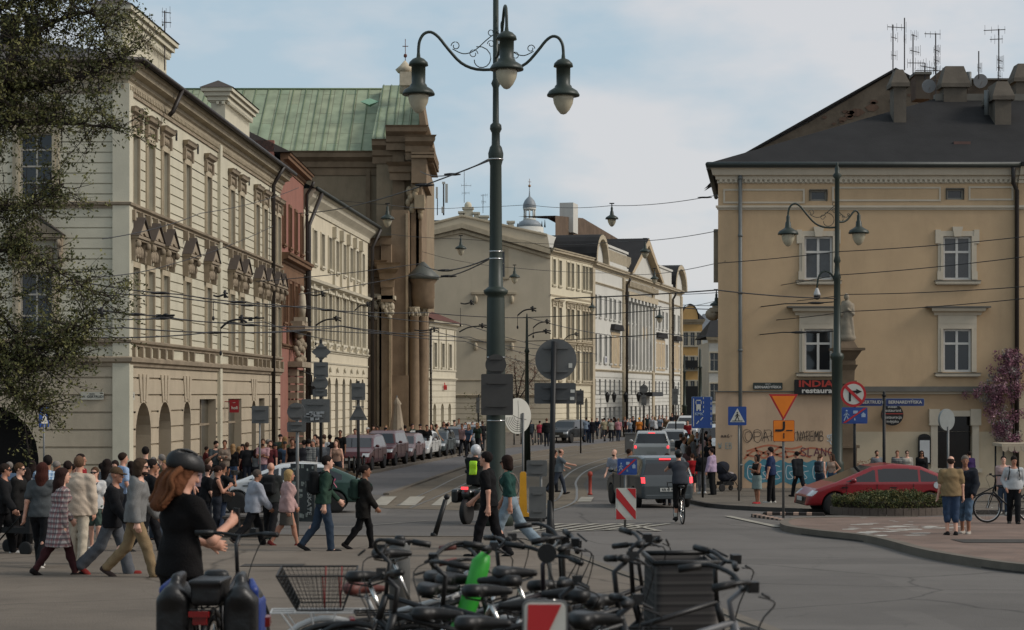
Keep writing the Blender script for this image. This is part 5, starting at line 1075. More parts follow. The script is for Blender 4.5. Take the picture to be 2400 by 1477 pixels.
# == span wires, tram wires and lamps hung from them
wirem=mat('wire_black',(30,28,28),.6,0)
def wire(p,q,sag,r,name='span_wire'):
 P=[p.lerp(q,k/12)-Vector((0,0,sag*4*(k/12)*(1-k/12)))for k in range(13)];a=MB();a.tube(P,r,4);return a,P
wn=0
def wthing(pts,label,name='overhead_wire',hang=(),r=.018,group='tram wires over the street'):
 """pts: list of (px,py,d); drawn as one sagging wire, with clamps"""
 V=[at(*p)for p in pts];a=MB()
 for p,q in zip(V,V[1:]):
  w_,P=wire(p,q,(q-p).length*.006,r);a.v+=w_.v if False else[];a.tube(P,r,4)
 o=a.build(name,wirem);tag(o,label,'wire',group)
 if hang:
  c=MB()
  for f_ in hang:
   k=min(int(f_),len(V)-2);p=V[k].lerp(V[k+1],f_-k)-Vector((0,0,(V[k+1]-V[k]).length*.024*(f_-k)*(1-f_+k)));rr=r*2.6;c.tube([p-Vector((.28,0,0)),p-Vector((.1,0,.0)),p+Vector((.1,0,0)),p+Vector((.28,0,0))],[r*1.2,rr,rr,r*1.2],6)
  c.build('clamp',wirem,o)
 return o
WR=[
([(1148,372,46),(985,402,100)],'upper wire running left from the collar of the main lamp post',(.35,)),
([(1148,376,46),(700,500,95)],'second upper wire from the main lamp post towards the red house',(.2,)),
([(1148,605,46),(985,618,100),(600,660,90)],'wire leaving the middle band of the main lamp post to the left',(.45,)),
([(1148,607,46),(985,640,100),(700,690,90)],'lower of the two wires at the middle band of the main lamp post',(.4,)),
([(795,470,100),(908,480,100),(1080,487,120),(1240,480,120),(1434,482,95),(1683,457,73.6)],'long span wire carrying a lamp under the sky to the ochre building',(4.9,)),
([(905,548,120),(1080,560,110),(1290,572,110),(1440,566,95),(1683,541,73.6)],'second span wire meeting the ochre building below the first',()),
([(990,590,140),(1206,628,110),(1430,640,120),(1700,612,73.7)],'span wire with a small lamp before the blank gable',()),
([(1400,700,140),(1545,720,130),(1690,702,100)],'far span wire with a small lamp before the white palace',()),
([(160,655,52),(420,690,62),(640,714,70),(1000,733,90),(1240,745,100),(1500,790,140)],'contact wire sweeping across the palace first floor windows',(.8,1.6,2.3)),
([(100,668,50),(400,695,60),(720,718,80),(1090,760,100),(1400,830,150)],'second contact wire just under the first, crossing the palace',(1.5,)),
([(220,722,52),(370,740,60),(520,757,66),(800,764,80),(1100,790,100),(1380,850,150)],'wire with round insulators across the palace lower windows',(.6,1.1,2.2)),
([(0,762,45),(290,768,55),(720,772,80),(1020,778,100),(1300,820,130)],'nearly level wire over the palace window sills',(1.4,)),
([(230,745,52),(390,745,60),(620,755,75),(800,800,95)],'short wire with a black switch box before the palace',(.9,1.6)),
([(170,790,50),(500,778,64),(800,765,85),(1090,800,105),(1290,860,140)],'lowest wire above the palace ground floor',()),
([(240,560,52),(470,500,70),(700,440,95)],'thin wire rising across the palace facade to the red house',()),
([(215,650,52),(400,620,66),(640,530,85)],'thin diagonal wire over the pedimented windows',()),
([(1962,700,67),(1680,680,60),(1300,700,60)],'wire from the camera arm height of the right lamp post',()),
([(1962,707,67),(1840,712,70),(1600,722,90),(1200,745,100)],'red tipped tension wire left of the right lamp post',(.4,)),
([(1962,776,67),(1835,779,70),(1560,782,95),(1230,800,100)],'lower tension wire left of the right lamp post',(.4,.7)),
([(2400,555,60),(1962,590,67),(1683,617,70)],'thin wire crossing the upper windows of the ochre building',()),
([(2400,602,60),(1962,645,67),(1600,690,90)],'thin wire below it crossing the ochre facade',()),
([(2400,672,60),(1990,690,67),(1600,715,95)],'thin wire between the two window rows of the ochre building',()),
([(2400,700,60),(1990,730,67),(1690,757,80)],'thin wire over the lower window hoods of the ochre building',()),
]
for pts,lab,hg in WR:wthing(pts,lab,hang=hg,r=.014 if 'thin' in lab or 'span' in lab else .02)
def hanglamp(px,py,d,label,sc=1):
 M=TR(at(px,py,d));rt=thing('hanging_street_lamp',label,'street lamp',M,'street lamps hung over the street');a=MB(M);a.tube([(0,0,0),(0,0,-.25)],.03,6);a.tube([(-.12,0,.02),(.12,0,.02)],.03,5);a.build('hook',black,rt);lamphead(rt,M@Vector((0,0,-.3)),sc,False)
hanglamp(908,478,100,'hanging street lamp before the brown church',.95);hanglamp(1080,553,115,'hanging street lamp before the left part of the blank gable',.9);hanglamp(1434,478,95,'hanging street lamp alone against the sky left of the ochre building',.85)
hanglamp(1206,622,128,'hanging street lamp just right of the main post on the blank gable',.95);hanglamp(1512,560,105,'hanging street lamp before the triangular gable of the white palace',.8);hanglamp(1546,720,130,'small hanging lamp before the white palace pipe',.8);hanglamp(1388,700,150,'small hanging lamp at the joint of gable house and palace',.8)
hanglamp(1534,630,130,'small hanging lamp below the triangular palace gable',.75);hanglamp(1679,680,90,'hanging lamp half hidden at the left edge of the ochre building',.8)
def cant(px,py,d,l,s_,label,fl=1,vert=.9):
 p=at(px,py,d);a=MB(TR(p));a.tube(smooth([(-l/2,0,-.14*fl),(-l/6,0,.1),(l/4,0,.16),(l/2,0,.06)],4),.035*s_,6);a.tube([(l*.3,0,.05),(l*.3,0,.32)],.05*s_,6);a.tube([(l*.18,0,.24),(l*.5,0,.2)],.03*s_,5)
 if vert:a.tube([(-l*.5,0,-.1),(-l*.5,0,-.1-vert)],.012,4);a.ell((-l*.5,0,-.1-vert),(.05,.05,.09),6,4)
 tag(a.build('wire_pull_off',wirem,None,TR(p)),label,'wire bracket','brackets on the tram wires')
cant(215,748,52,.9,1,'bracket hanging at the tip of the tree branches',1,0);cant(517,702,66,.5,1,'bracket with a long rod before the palace pilaster',-1,.55);cant(548,760,66,.9,1.1,'sloping bracket low before the palace windows');cant(745,698,90,.7,1.1,'bracket before the arcaded house top windows',-1,1);cant(770,756,90,1.2,1.2,'long bracket before the arcaded house');cant(850,722,95,.8,1,'bracket beside the church pipe',1,0);cant(1000,780,100,1.3,1,'wide bracket before the church columns',-1,0);cant(1095,717,100,.7,1.1,'bracket with a rod left of the main post',-1,.9);cant(1110,772,100,1.5,1.1,'long bracket meeting the main post',1,0);cant(1235,733,92,.9,1.1,'bracket on top of the slim green pole',1,.6);cant(1270,762,100,.9,1,'bracket right of the slim green pole',1,.5);cant(1262,785,100,1.3,1.1,'curved bracket above the large round sign',1,0);cant(1340,790,120,.9,1,'small bracket before the cream front',1,.4)
for px,py,d in((372,742,60),(587,748,70)):p=at(px,py,d);a=MB(TR(p));a.cb((0,0,0),(.14,.12,.14));a.tube([(-.2,0,.02),(.5,0,.04)],.03,5);a.ell((.22,0,.05),(.09,.05,.05),8,5);tag(a.build('wire_switch_box',black,None,TR(p)),'small black box on the wire '+('before the third palace window' if px<400 else 'left of the palace downpipe'),'wire box')
# == road signs
red=mat('sign_red_paint',(168,34,36),.5,.06,4);sblue=mat('sign_blue',(34,66,128),.5,.06,4);swh=mat('sign_white_sheet',(184,182,172),.5,.06,4);sorg=mat('sign_orange',(214,116,22),.5,.08,3);sbk=mat('sign_black_ink',(18,18,18),.6)
def post(name,label,px,py,top,r,m,d=None,cat='sign',lean=0):
 d=d or gd(py);b=Vector((X(px,d),d,gz(d)));M=TR(b);rt=thing(name,label,cat,M);a=MB(M);h=Z(top,d)-b.z;a.tube([(0,0,0),(lean,0,h)],r,10);a.build('pole',m,rt);return rt,M,d,b
def sheetat(parent,name,px,py,d,w,h,m,shape='rect',t=.02,out=.06,border=None,bw=.04,back=None):
 M=TR(Vector((X(px,d-out),d-out,Z(py,d-out))));a=MB(M)
 sh={'rect':None,'tri_down':[(-w/2,h/2),(0,-h/2),(w/2,h/2)],'tri':[(-w/2,-h/2),(w/2,-h/2),(0,h/2)]}
 def shp(mb,k,y0,y1):
  if shape=='rect':mb.M=M@TR((0,(y0+y1)/2,0));plate(mb,w-2*k,h-2*k,y1-y0);mb.M=M
  elif shape=='disc':mb.disc(w/2-k,y0,y1)
  else:f_=1-3.4*k/w;mb.prism([(x*f_,z*f_+(h*.16*(1-f_)if shape=='tri_down' else-h*.16*(1-f_)))for x,z in sh[shape]],y0,y1)
 shp(a,0,-t/2,t/2);o=a.build(name,border or m,parent)
 if border:a=MB(M);shp(a,bw,-t/2-.006,-t/2-.001);a.build('sign_face',m,o)
 return o,M
rt,M,d,b=post('sign_post','black pole with a large round sign and a wide plate seen from behind',1290,1283,800,.055,black,cat='sign',lean=.07)
backplate('round_sign_back',None,None,1303,843,d+.1,.8,.8,shape='disc',parent=rt);backplate('plate_back',None,None,1301,922,d+.1,.8,.4,mat('sign_back_slate',(70,71,71),.6,.1,3),parent=rt)
a=MB();
for px,py,w_,h_ in((1337,857,.07,.09),(1342,917,.08,.06),(1341,934,.08,.06)):p=at(px,py,d+.07);a.cb(p,(w_,.006,h_))
a.build('sticker',swh,rt);a=MB(M);a.lathe([(.085,.0),(.085,.42),(.07,.46),(.058,.9)],12,TR((0,0,0)));
a.build('pole_base',black,rt)
for i,(px,py,w_,h_)in enumerate(((1385,0,0,0),)):pass
rt,M,d,b=post('worn_sign','pale round sign with black arcs, turned and torn, on a grey pole',1226,1215,968,.03,steel)
Md=TR(at(1213,975,d-.06),R(42));a=MB(Md);a.disc(.47,-.01,.01,40);dsc=a.build('sign_face',swh,rt);a=MB(Md)
for k in range(6):r=.14+k*.055;stroke(a,[(r*math.cos(R(t_)),r*math.sin(R(t_)))for t_ in range(185,300,15)],.014,Matrix.Identity(4),-.014)
stroke(a,[(-.35,.1),(0,-.05),(.3,-.1)],.012,Matrix.Identity(4),-.014);stroke(a,[(.0,.4),(.02,.1),(-.03,-.42)],.01,Matrix.Identity(4),-.014);a.build('scratches',sbk,dsc)
def grp(nm,lab,px,py,top,r,m,sheets,d=None,cat='sign',lean=0):
 rt,M,d,b=post(nm,lab,px,py,top,r,m,d,cat,lean);o=[]
 for s_ in sheets:o.append(backplate(s_[0],None,None,s_[1],s_[2],d-.04,s_[3]*d/F,s_[4]*d/F,s_[6]if len(s_)>6 else None,s_[5],parent=rt))
 return rt,d,o
grp('sign_post','grey pole with two small plates seen from behind, right of the yellow stand',1268,1243,1078,.03,steel,[('plate_back',1258,1098,48,38,'rect'),('board_back',1260,1178,40,74,'rect')])
a=MB();
grp('sign_post','grey pole with a round and a rectangular sign seen from behind, beside the sticker board',697,1262,946,.035,steel,[('round_sign_back',694,965,42,42,'disc'),('plate_back',695,1001,44,24,'rect')])
rt,d,o=grp('sign_post','slim grey pole with a square sign back before the palace shop doors',609,1175,952,.03,steel,[('plate_back',610,972,40,41,'rect')],62)
rt,d,o=grp('sign_post','dark pole stacked with a diamond, a square, a round and a wide sign back',752,1155,795,.05,black,[('diamond_sign_back',753,825,46,42,'dia'),('square_sign_back',752,867,34,36,'rect'),('round_sign_back',752,898,34,34,'disc'),('wide_sign_back',740,963,66,55,'rect'),('plate_back',750,921,34,18,'rect')],60)
a=MB()
rg=random.Random(9)
for k in range(12):p=at(720+rg.random()*40,966+rg.random()*20,d-.1);a.cb(p,(.08+rg.random()*.12,.006,.04+rg.random()*.06))
a.build('sticker',mat('sticker_grey',(140,142,142),.6,.2,20),rt)
rt,d,o=grp('sign_post','dark pole with a square and a triangle sign back before the church',840,1120,893,.05,black,[('square_sign_back',840,918,32,40,'rect'),('triangle_sign_back',840,965,44,40,'tri')],64)
rt,d,o=grp('sign_post','dark pole with an edge-on plate before the white palace door',1508,1015,900,.05,black,[('round_sign_back',1509,912,20,20,'disc'),('plate_back',1509,938,12,24,'rect')],150)
rt,d,o=grp('sign_post','dark pole with a narrow plate left of the ochre building, farther up the street',1584,1012,905,.05,black,[('plate_back',1582,930,14,38,'rect')],140)
rt,d,o=grp('sign_post','thin pole with small sign backs on the kerb right of the wide grey plate',1361,1035,912,.05,black,[('plate_back',1359,932,18,34,'rect',MC['sign_back_slate'])],120)
rt,d,o=grp('sign_post','thin dark pole with a narrow plate left of the main lamp post',1122,1050,925,.05,black,[('plate_back',1120,950,8,36,'rect')],130)
rt,d,o=grp('round_mirror','round grey mirror seen from behind on a grey pole before the dark shop window',2222,1175,1000,.035,steel,[],58,'mirror')
a=MB(TR(at(2219,984,d),R(35)));a.disc(.33,-.02,.05);a.build('mirror_back',mat('mirror_grey',(120,124,122),.5,.1,4),rt)
rt,d,o=grp('sign_post','slim pole with an edge-on blue sign beside the dark arch',103,1165,956,.03,steel,[],60)
M=TR(at(103,978,d),R(72));a=MB(M);plate(a,.55,.62,.03);f_=a.build('sign_face',sblue,rt);a=MB(M);a.prism([(-.2,-.2),(.2,-.2),(0,.2)],-.025,-.02);a.build('symbol',swh,f_)
def pedes(mb,M,s_):
 mb.ell((0,0,.42*s_),(.07*s_,.01,.07*s_),8,5,M)
 for P,w_ in(([(0,.32),(-.02,.02)],.13),([(-.02,.05),(-.12,-.16),(-.2,-.36)],.075),([(-.02,.05),(.1,-.14),(.16,-.36)],.075),([(0,.28),(-.15,.12),(-.22,.02)],.05),([(0,.28),(.14,.14),(.22,.06)],.05)):stroke(mb,[(p[0]*s_,p[1]*s_)for p in P],w_*s_,M,-.004,3)
def endzone(parent,px,py,d,w,h,out=.06):
 o,M=sheetat(parent,'zone_sign',px,py,d,w,h,sblue,out=out,border=sblue);a=MB(M);pedes(a,M.inverted()@M@TR((-w*.32,-.02,-.02)),w*.5)
 a.box(.0-w*.06,w*.12,-.022,-.02,h*.12,h*.3);a.box(w*.26,w*.42,-.022,-.02,-h*.1,h*.05);a.prism([(w*.24,h*.05),(w*.44,h*.05),(w*.34,h*.2)],-.022,-.02);stroke(a,[(-w*.02,-h*.3),(0,-h*.15),(w*.02,-h*.3)],.02,Matrix.Identity(4),-.022)
 a.build('symbol',mat('sign_pale',(140,156,176),.6),o);a=MB(M);a.prism([(-w*.47,-h*.46),(-w*.36,-h*.46),(w*.47,h*.46),(w*.36,h*.46)],-.03,-.026);a.build('red_bar',red,o)
rt,M,d,b=post('road_sign','no right turn sign over a struck-out blue zone sign in the hedge planter',2003,1205,900,.04,black,54)
o,M=sheetat(rt,'no_right_turn_sign',2000,924,d,60*d/F,0,swh,'disc',border=red,bw=.07);a=MB(M);s_=.3
a.box(-.13,-.07,-.024,-.02,-.2,.06);a.box(-.13,.1,-.024,-.02,.04,.1);a.prism([(.08,.0),(.24,.07),(.08,.15)],-.024,-.02);a.build('arrow',sbk,o);a=MB(M);a.prism([(-.26,.19),(-.2,.25),(.26,-.19),(.2,-.25)],-.03,-.026);a.build('red_bar',red,o)
endzone(rt,2003,974,d,60*d/F,38*d/F)
rt,M,d,b=post('road_sign','red and white striped keep-side board under a blue zone sign on the traffic island',1465,1243,1075,.03,steel)
endzone(rt,1470,1094,d,46*d/F,38*d/F);w_,h_=48*d/F,74*d/F;o,M=sheetat(rt,'striped_board',1467,1181,d,w_,h_,swh,border=swh)
a=MB(M);u,v=w_/2-.01,h_/2-.01
a.prism([(-u,.42*v),(-u,v),(-u*.86,v),(u,-.42*v-.02),(u,-v),(u*.9,-v)],-.024,-.02);a.prism([(.1*u,v),(u,v),(u,.32*v)],-.024,-.02);a.prism([(-u,-v),(0,-v),(-u,-.3*v)],-.024,-.02);a.build('red_stripe',red,o)
rt,M,d,b=post('road_sign','blue pedestrian crossing sign on a grey pole beside the downpipe',1732,1186,953,.035,steel,62)
o,M=sheetat(rt,'crossing_sign',1728,975,d,43*d/F,44*d/F,sblue);a=MB(M);w_=.24;a.prism([(-w_,-.2),(w_,-.2),(0,.25)],-.016,-.012);tri_=a.build('white_triangle',swh,o);a=MB(M);pedes(a,TR((0,-.02,-.03)),.33);a.box(-.17,.17,-.024,-.02,-.17,-.15);a.build('walker',sbk,tri_)
rt,M,d,b=post('road_sign','orange give way triangle above an orange priority plate on a tall pole',1836,1214,925,.035,steel)
o,M=sheetat(rt,'give_way_sign',1836,955,d,68*d/F,62*d/F,sorg,'tri_down',border=red,bw=.045);o,M=sheetat(rt,'priority_plate',1837,1010,d,50*d/F,50*d/F,sorg,border=mat('amber_edge',(150,70,20),.5),bw=.012)
a=MB(M);stroke(a,[(-.23,.01),(-.1,.01),(-.02,.03),(0,.1),(0,.25)],.06,Matrix.Identity(4),-.024,4);a.box(.06,.23,-.024,-.02,-.005,.025);a.box(-.015,.015,-.024,-.02,-.2,-.06);a.build('priority_symbol',sbk,o)
rt,M,d,b=post('road_sign','large blue bus lane sign reading KMK at the left edge of the ochre building',1647,1110,935,.04,black,66)
w_,h_=49*d/F,74*d/F;o,M=sheetat(rt,'bus_lane_sign',1645,967,d,w_,h_,sblue,border=mat('sign_pale_edge',(110,130,150),.5),bw=.012);a=MB(M);q=-.022
a.box(-w_*.42,-w_*.38,q,q+.003,-h_*.44,h_*.44);
for k in range(6):
 if k<4:a.box(w_*.06,w_*.09,q,q+.003,h_*(.42-k*.14),h_*(.5-k*.14)-.01)
 a.box(w_*.42,w_*.45,q,q+.003,h_*(.4-k*.16),h_*(.49-k*.16))
a.box(-w_*.3,-w_*.02,q,q+.003,h_*.1,h_*.26);a.box(-w_*.3,-w_*.02,q,q+.003,h_*.37,h_*.4);a.box(-w_*.3,-w_*.27,q,q+.003,h_*.1,h_*.4);a.box(-w_*.05,-w_*.02,q,q+.003,h_*.1,h_*.4);a.box(-w_*.27,-w_*.2,q,q+.003,h_*.05,h_*.1);a.box(-w_*.12,-w_*.05,q,q+.003,h_*.05,h_*.1)
for t_ in(0,1):a.prism([(-w_*.28+t_*.14,-h_*.35+t_*.12),(-w_*.25+t_*.14,-h_*.37+t_*.12),(-w_*.13+t_*.14,-h_*.27+t_*.12),(-w_*.16+t_*.14,-h_*.25+t_*.12)],q,q+.003)
a.build('bus_symbol',swh,o);text('KMK',.14,MC['sign_pale'],M@TR((-w_*.14,-.024,-h_*.05)),o,bold=.003)
rt,M,d,b=post('street_name_post','black post carrying two blue street name boards above the hedge',2072,1205,930,.045,black,54.5)
a=MB(M);z=Z(930,d)-b.z;a.lathe([(.05,z),(.07,z+.03),(.03,z+.08),(.045,z+.12),(.01,z+.17)],10);a.build('finial',black,rt)
for px,w__,tx in((2034,68,'ŚW. GERTRUDY'),(2121,90,'BERNARDYŃSKA')):
 o,M=sheetat(rt,'name_board',px,943,d,w__*d/F,18*d/F,mat('navy_board',(38,52,98),.5),out=.0 if px<2072 else .02,border=MC['sign_pale_edge'],bw=.01);text(tx,.125,swh,M@TR((0,-.024,0)),o,bold=.002)
M=TR(at(1277,1480,8.6));M[2][3]-=.0;rt=thing('striped_barrier_board','red and white board with a steel edge among the parked bicycles','barrier',TR((M.translation.x,M.translation.y,gz(8.6))));w_=100*8.6/F
zc0=Z(1410,8.6);a=MB(TR((M.translation.x,8.6,zc0-.35)));plate(a,w_+.012,.712,.02,None,.03);o=a.build('board',MC['sign_pale_edge']if False else steel,rt);a=MB(TR((M.translation.x,8.6,zc0-.35)));plate(a,w_-.006,.694,.022,TR((0,-.003,0)),.025);f_=a.build('white_face',swh,o)
u=w_/2-.01;a=MB(TR((M.translation.x,8.6,zc0-.35)));a.prism([(-u,.335),(u*.85,.335),(-u*.25,.05),(-u,.05)]if False else[(-u+.01,.338),(u*.86,.338),(-u,.0)],-.021,-.016);a.prism([(u,-.1),(-u,-.34),(u,-.34)],-.021,-.016);a.build('red_stripe',red,o)
a=MB();a.tube([(M.translation.x,8.62,gz(8.6)),(M.translation.x,8.62,zc0-.6)],.03,8);a.build('pole',steel,rt)
# == street furniture
def bollard(px,py,h,r,label,m=black,group='black bollards',lean=(0,0),ball=False,d=None):
 d=d or gd(py);b=Vector((X(px,d),d,gz(d)+(.1 if d>62 else 0)));a=MB(TR(b));n_=10
 P=[(0,0,0),(lean[0]*.9,lean[1]*.9,h*.9)];a.tube(P,[r*1.15,r],n_);t_=Vector(P[1]);a.ell(t_+Vector((lean[0]*.1,lean[1]*.1,h*.06)),(r*1.25,r*1.25,h*.07 if not ball else r*1.3),10,6);a.lathe([(r*1.5,0),(r*1.5,.08),(r*1.2,.12)],n_)
 o=a.build('bollard',m,None,TR(b));tag(o,label,'bollard',group);return o
bollard(1017,1262,.9,.05,'leaning dark bollard at the plaza kerb',black,None,(.27,0))
for k,px in enumerate((818,830,843,853)):bollard(px,1128-k,.95,.05,'one of four black bollards before the first parked car',d=gd(1128-k)-.2,group='four bollards before the parked minivan')
for k in range(22):
 px=1205+k*16.5 if k<8 else 1372+(k-8)*9.2;py=1046-(px-1205)*.073
 bollard(px,py,1.0,.045,'one of the bollards along the far kerb before the pedestrians',group='bollards along the far kerb')
d=gd(1258);b=Vector((X(937,21),21,gz(21)));M=TR(b);rt=thing('grey_bollard','grey cylindrical bin post with a black cap behind the parked bicycles','bollard',M);a=MB(M);r=.115;a.lathe([(r,0),(r,Z(1275,21)-b.z),(r*.9,Z(1268,21)-b.z)],20);a.build('body',mat('grey_plastic',(84,84,82),.5,.1,4),rt);zt_=Z(1268,21)-b.z;a=MB(M);a.lathe([(r*.55,zt_),(r*.5,zt_+.04),(r*.38,zt_+.06)],16);a.ell((-.09,-.04,zt_-.02),(.035,.03,.03));a.ell((.09,-.04,zt_-.02),(.035,.03,.03));a.build('cap',blackp,rt)
d=gd(1160);b=Vector((X(1383,d),d,gz(d)));a=MB(TR(b));h_=55*d/F;a.lathe([(.09,0),(.09,.05),(.06,.08),(.06,h_*.8),(.09,h_*.82),(.09,h_*.95),(.04,h_)],12);tag(a.build('flexible_marker_post',mat('faded_red_plastic',(150,60,46),.6,.15,5),None,TR(b)),'faded red flexible marker post at the tip of the track kerb','marker post')
d=gd(1222);b=Vector((X(1226,d),d,gz(d)));M=TR(b);rt=thing('yellow_marker','yellow plastic traffic marker on a dark rubber base behind the woman in jeans','traffic marker',M);a=MB(M);a.box(-.35,.55,-.2,.2,0,.06);a.box(-.4,.6,-.12,.12,.06,.12);a.build('base',rubber,rt)
a=MB(M);a.prism([(-.17,.12),(.17,.12),(.15,.2),(.1,.22),(.08,1.2),(.05,1.25),(-.05,1.25),(-.08,1.2),(-.1,.22),(-.15,.2)],-.08,.08);a.build('body',mat('yellow_plastic',(206,148,32),.5,.1,4),rt)
P0=at(1005,1275,27);b=Vector((X(1030,26),26,gz(26)));a=MB(TR(b));a.add([(-.2,2.2,0),(.0,2.2,0),(.62,-2,0),(.36,-2,0),(-.2,2.2,.22),(0,2.2,.22),(.62,-2,.22),(.36,-2,.22)],[(4,5,6,7),(0,3,7,4),(1,5,6,2),(3,2,6,7),(0,4,5,1)])
a.build('x',kerbm);o=bpy.data.objects['x'];bpy.data.objects.remove(o);tag(a.build('kerb_block',kerbm,None,TR(b)),'long pale stone edging block lying behind the bicycles','kerb block')
def separator(px0,py0,px1,py1,label):
 p,q=G(px0,py0),G(px1,py1);v=q-p;L_=v.length;M=TR(p,math.atan2(v.y,v.x));rt=thing('lane_separator',label,'lane separator',M);a=MB(M);a.prism([(0,0),(L_,0),(L_-.06,.09),(.06,.09)],-.1,.1);a.build('rubber_strip',mat('separator_rubber',(48,42,38),.8,.2,6),rt);a=MB(M);n_=max(2,int(L_/.35))
 for k in range(n_):x=.15+k*(L_-.3)/n_;a.box(x,x+.14,-.104,.104,.02,.093)
 a.build('reflector',mat('reflector_pale',(180,150,130),.6),rt)
separator(1768,1212,1858,1223,'near oblique rubber separator at the foot of the orange sign pole');separator(1785,1208,1935,1209,'far rubber separator running behind the orange sign pole towards the red car')
d=gd(1222);b=Vector((X(712,d),d,gz(d)));M=TR(b,R(-38));rt=thing('sticker_board','dark advertising board covered with stickers and the word SKATE','board',M);a=MB(M);a.box(-.42,.42,-.05,.05,0,1.45);a.build('panel',mat('dark_board',(52,54,52),.7,.3,6),rt);a=MB(M)
rg=random.Random(12)
for k in range(30):x,z=rg.uniform(-.38,.34),rg.uniform(.05,1.4);w_,h_=.05+rg.random()*.09,.04+rg.random()*.07;a.box(x,x+w_,-.056,-.052-k*.0003,z,z+h_)
a.build('sticker',mat('sticker_mixed',(140,142,132),.6,.5,14),rt);text('SKATE',.2,mat('chalk',(170,168,160),.8),M@TR((.25,-.066,.45))@Matrix.Rotation(R(90),4,'Y'),rt)
d=gd(1262);b=Vector((X(580,d),d,gz(d)));M=TR(b);rt=thing('planter_box','dark box planter with low flowers between the walking people','planter',M);a=MB(M);a.box(-.45,.45,-.25,.25,0,.42);a.box(-.49,.49,-.29,.29,.42,.47);a.build('box',kerbd,rt)
d=105;b=Vector((X(930,d),d,gz(d)+.1));M=TR(b);rt=thing('closed_parasol','closed pale parasol standing before the church','parasol',M);a=MB(M);zz_=[Z(p,d)-b.z for p in(1012,950,940)];n_=24;vs=[];prf=[(.42,.6),(.4,1.2),(.3,2.0),(.17,zz_[1]),(.22,zz_[1]+.08),(.03,zz_[2]+.2)]
vs=[(r*(1+.22*math.cos(k*PI*.75))*math.cos(2*PI*k/n_),r*(1+.22*math.cos(k*PI*.75))*math.sin(2*PI*k/n_),z)for r,z in prf for k in range(n_)]
a.add(vs,[(i*n_+k,i*n_+(k+1)%n_,(i+1)*n_+(k+1)%n_,(i+1)*n_+k)for i in range(len(prf)-1)for k in range(n_)],True);a.build('canopy',mat('canvas',(166,152,132),.9,.1,4,.3,30),rt);a=MB(M);a.tube([(0,0,0),(0,0,zz_[2]+.3)],.04,6);a.build('pole',steel,rt)
d=118;b=Vector((X(1477,d),d,gz(d)+.1));a=MB(TR(b));a.box(-.32,.32,-.25,.25,0,1.15);a.box(-.36,.36,-.29,.29,1.15,1.22);tag(a.build('grey_cabinet',steel,None,TR(b)),'dark grey cabinet on the far pavement before the white palace','cabinet')
d=71.0;b=Vector((X(1985,d),d,gz(d)+.1));M=TR(b);zt_=lambda py:Z(py,d)-b.z;sc_=d/F
rt=thing('column_statue','stone Madonna statue on a tall moulded pedestal beside the right lamp post','statue',M);a=MB(M)
def sq(z0,z1,w0,w1=None):w1=w1 or w0;a.add([(x*w0/2,y*w0/2,z0)for x,y in((-1,-1),(1,-1),(1,1),(-1,1))]+[(x*w1/2,y*w1/2,z1)for x,y in((-1,-1),(1,-1),(1,1),(-1,1))],[(0,1,5,4),(1,2,6,5),(2,3,7,6),(3,0,4,7),(4,5,6,7)])
sq(0,.5,1.0);sq(.5,.7,.9,.7);sq(.7,zt_(1050),.62);sq(zt_(1050),zt_(1043),.8);sq(zt_(1043),zt_(900),.5,.46);sq(zt_(900),zt_(892),.62);sq(zt_(892),zt_(868),.46,.5);sq(zt_(868),zt_(855),.5,.7);sq(zt_(855),zt_(845),.55);sq(zt_(845),zt_(822),.5,.95);sq(zt_(822),zt_(816),1.15);sq(zt_(816),zt_(800),.7,.45);a.build('pedestal',mat('dark_sandstone',(104,88,70),.9,.2,2,.3,20,grime=.4),rt)
S=SDF((-.6,-.4,zt_(802)),(.6,.4,zt_(685)),.03);z0=zt_(800);Hs=zt_(688)-z0
S.ell((0,0,z0+.12),(.34,.26,.16));S.cone((0,0,z0+.15),(.0,0,z0+Hs*.5),.27,.17,.06);S.cone((0,0,z0+Hs*.5),(.02,0,z0+Hs*.74),.17,.2,.06);S.cone((.02,0,z0+Hs*.8),(0,0,z0+Hs*.88),.08,.07,.03);S.ell((-.02,-.02,z0+Hs*.93),(.1,.11,.13));S.cone((.2,-.02,z0+Hs*.76),(.22,-.15,z0+Hs*.56),.07,.05);S.cone((.22,-.15,z0+Hs*.56),(0,-.22,z0+Hs*.66),.05,.04);S.cone((-.16,-.02,z0+Hs*.76),(-.24,-.12,z0+Hs*.55),.07,.06);S.cone((-.2,0,z0+Hs*.5),(-.25,.05,z0+.15),.1,.14,.06);S.cone((.12,-.1,z0+Hs*.55),(.2,-.12,z0+.2),.08,.08,.04);S.cone((-.1,.12,z0+Hs*.8),(.1,.14,z0+Hs*.3),.1,.12,.05)
S.build('statue',mat('grey_statue_stone',(134,124,108),.9,.25,5,.4,20,grime=.5),rt,M)
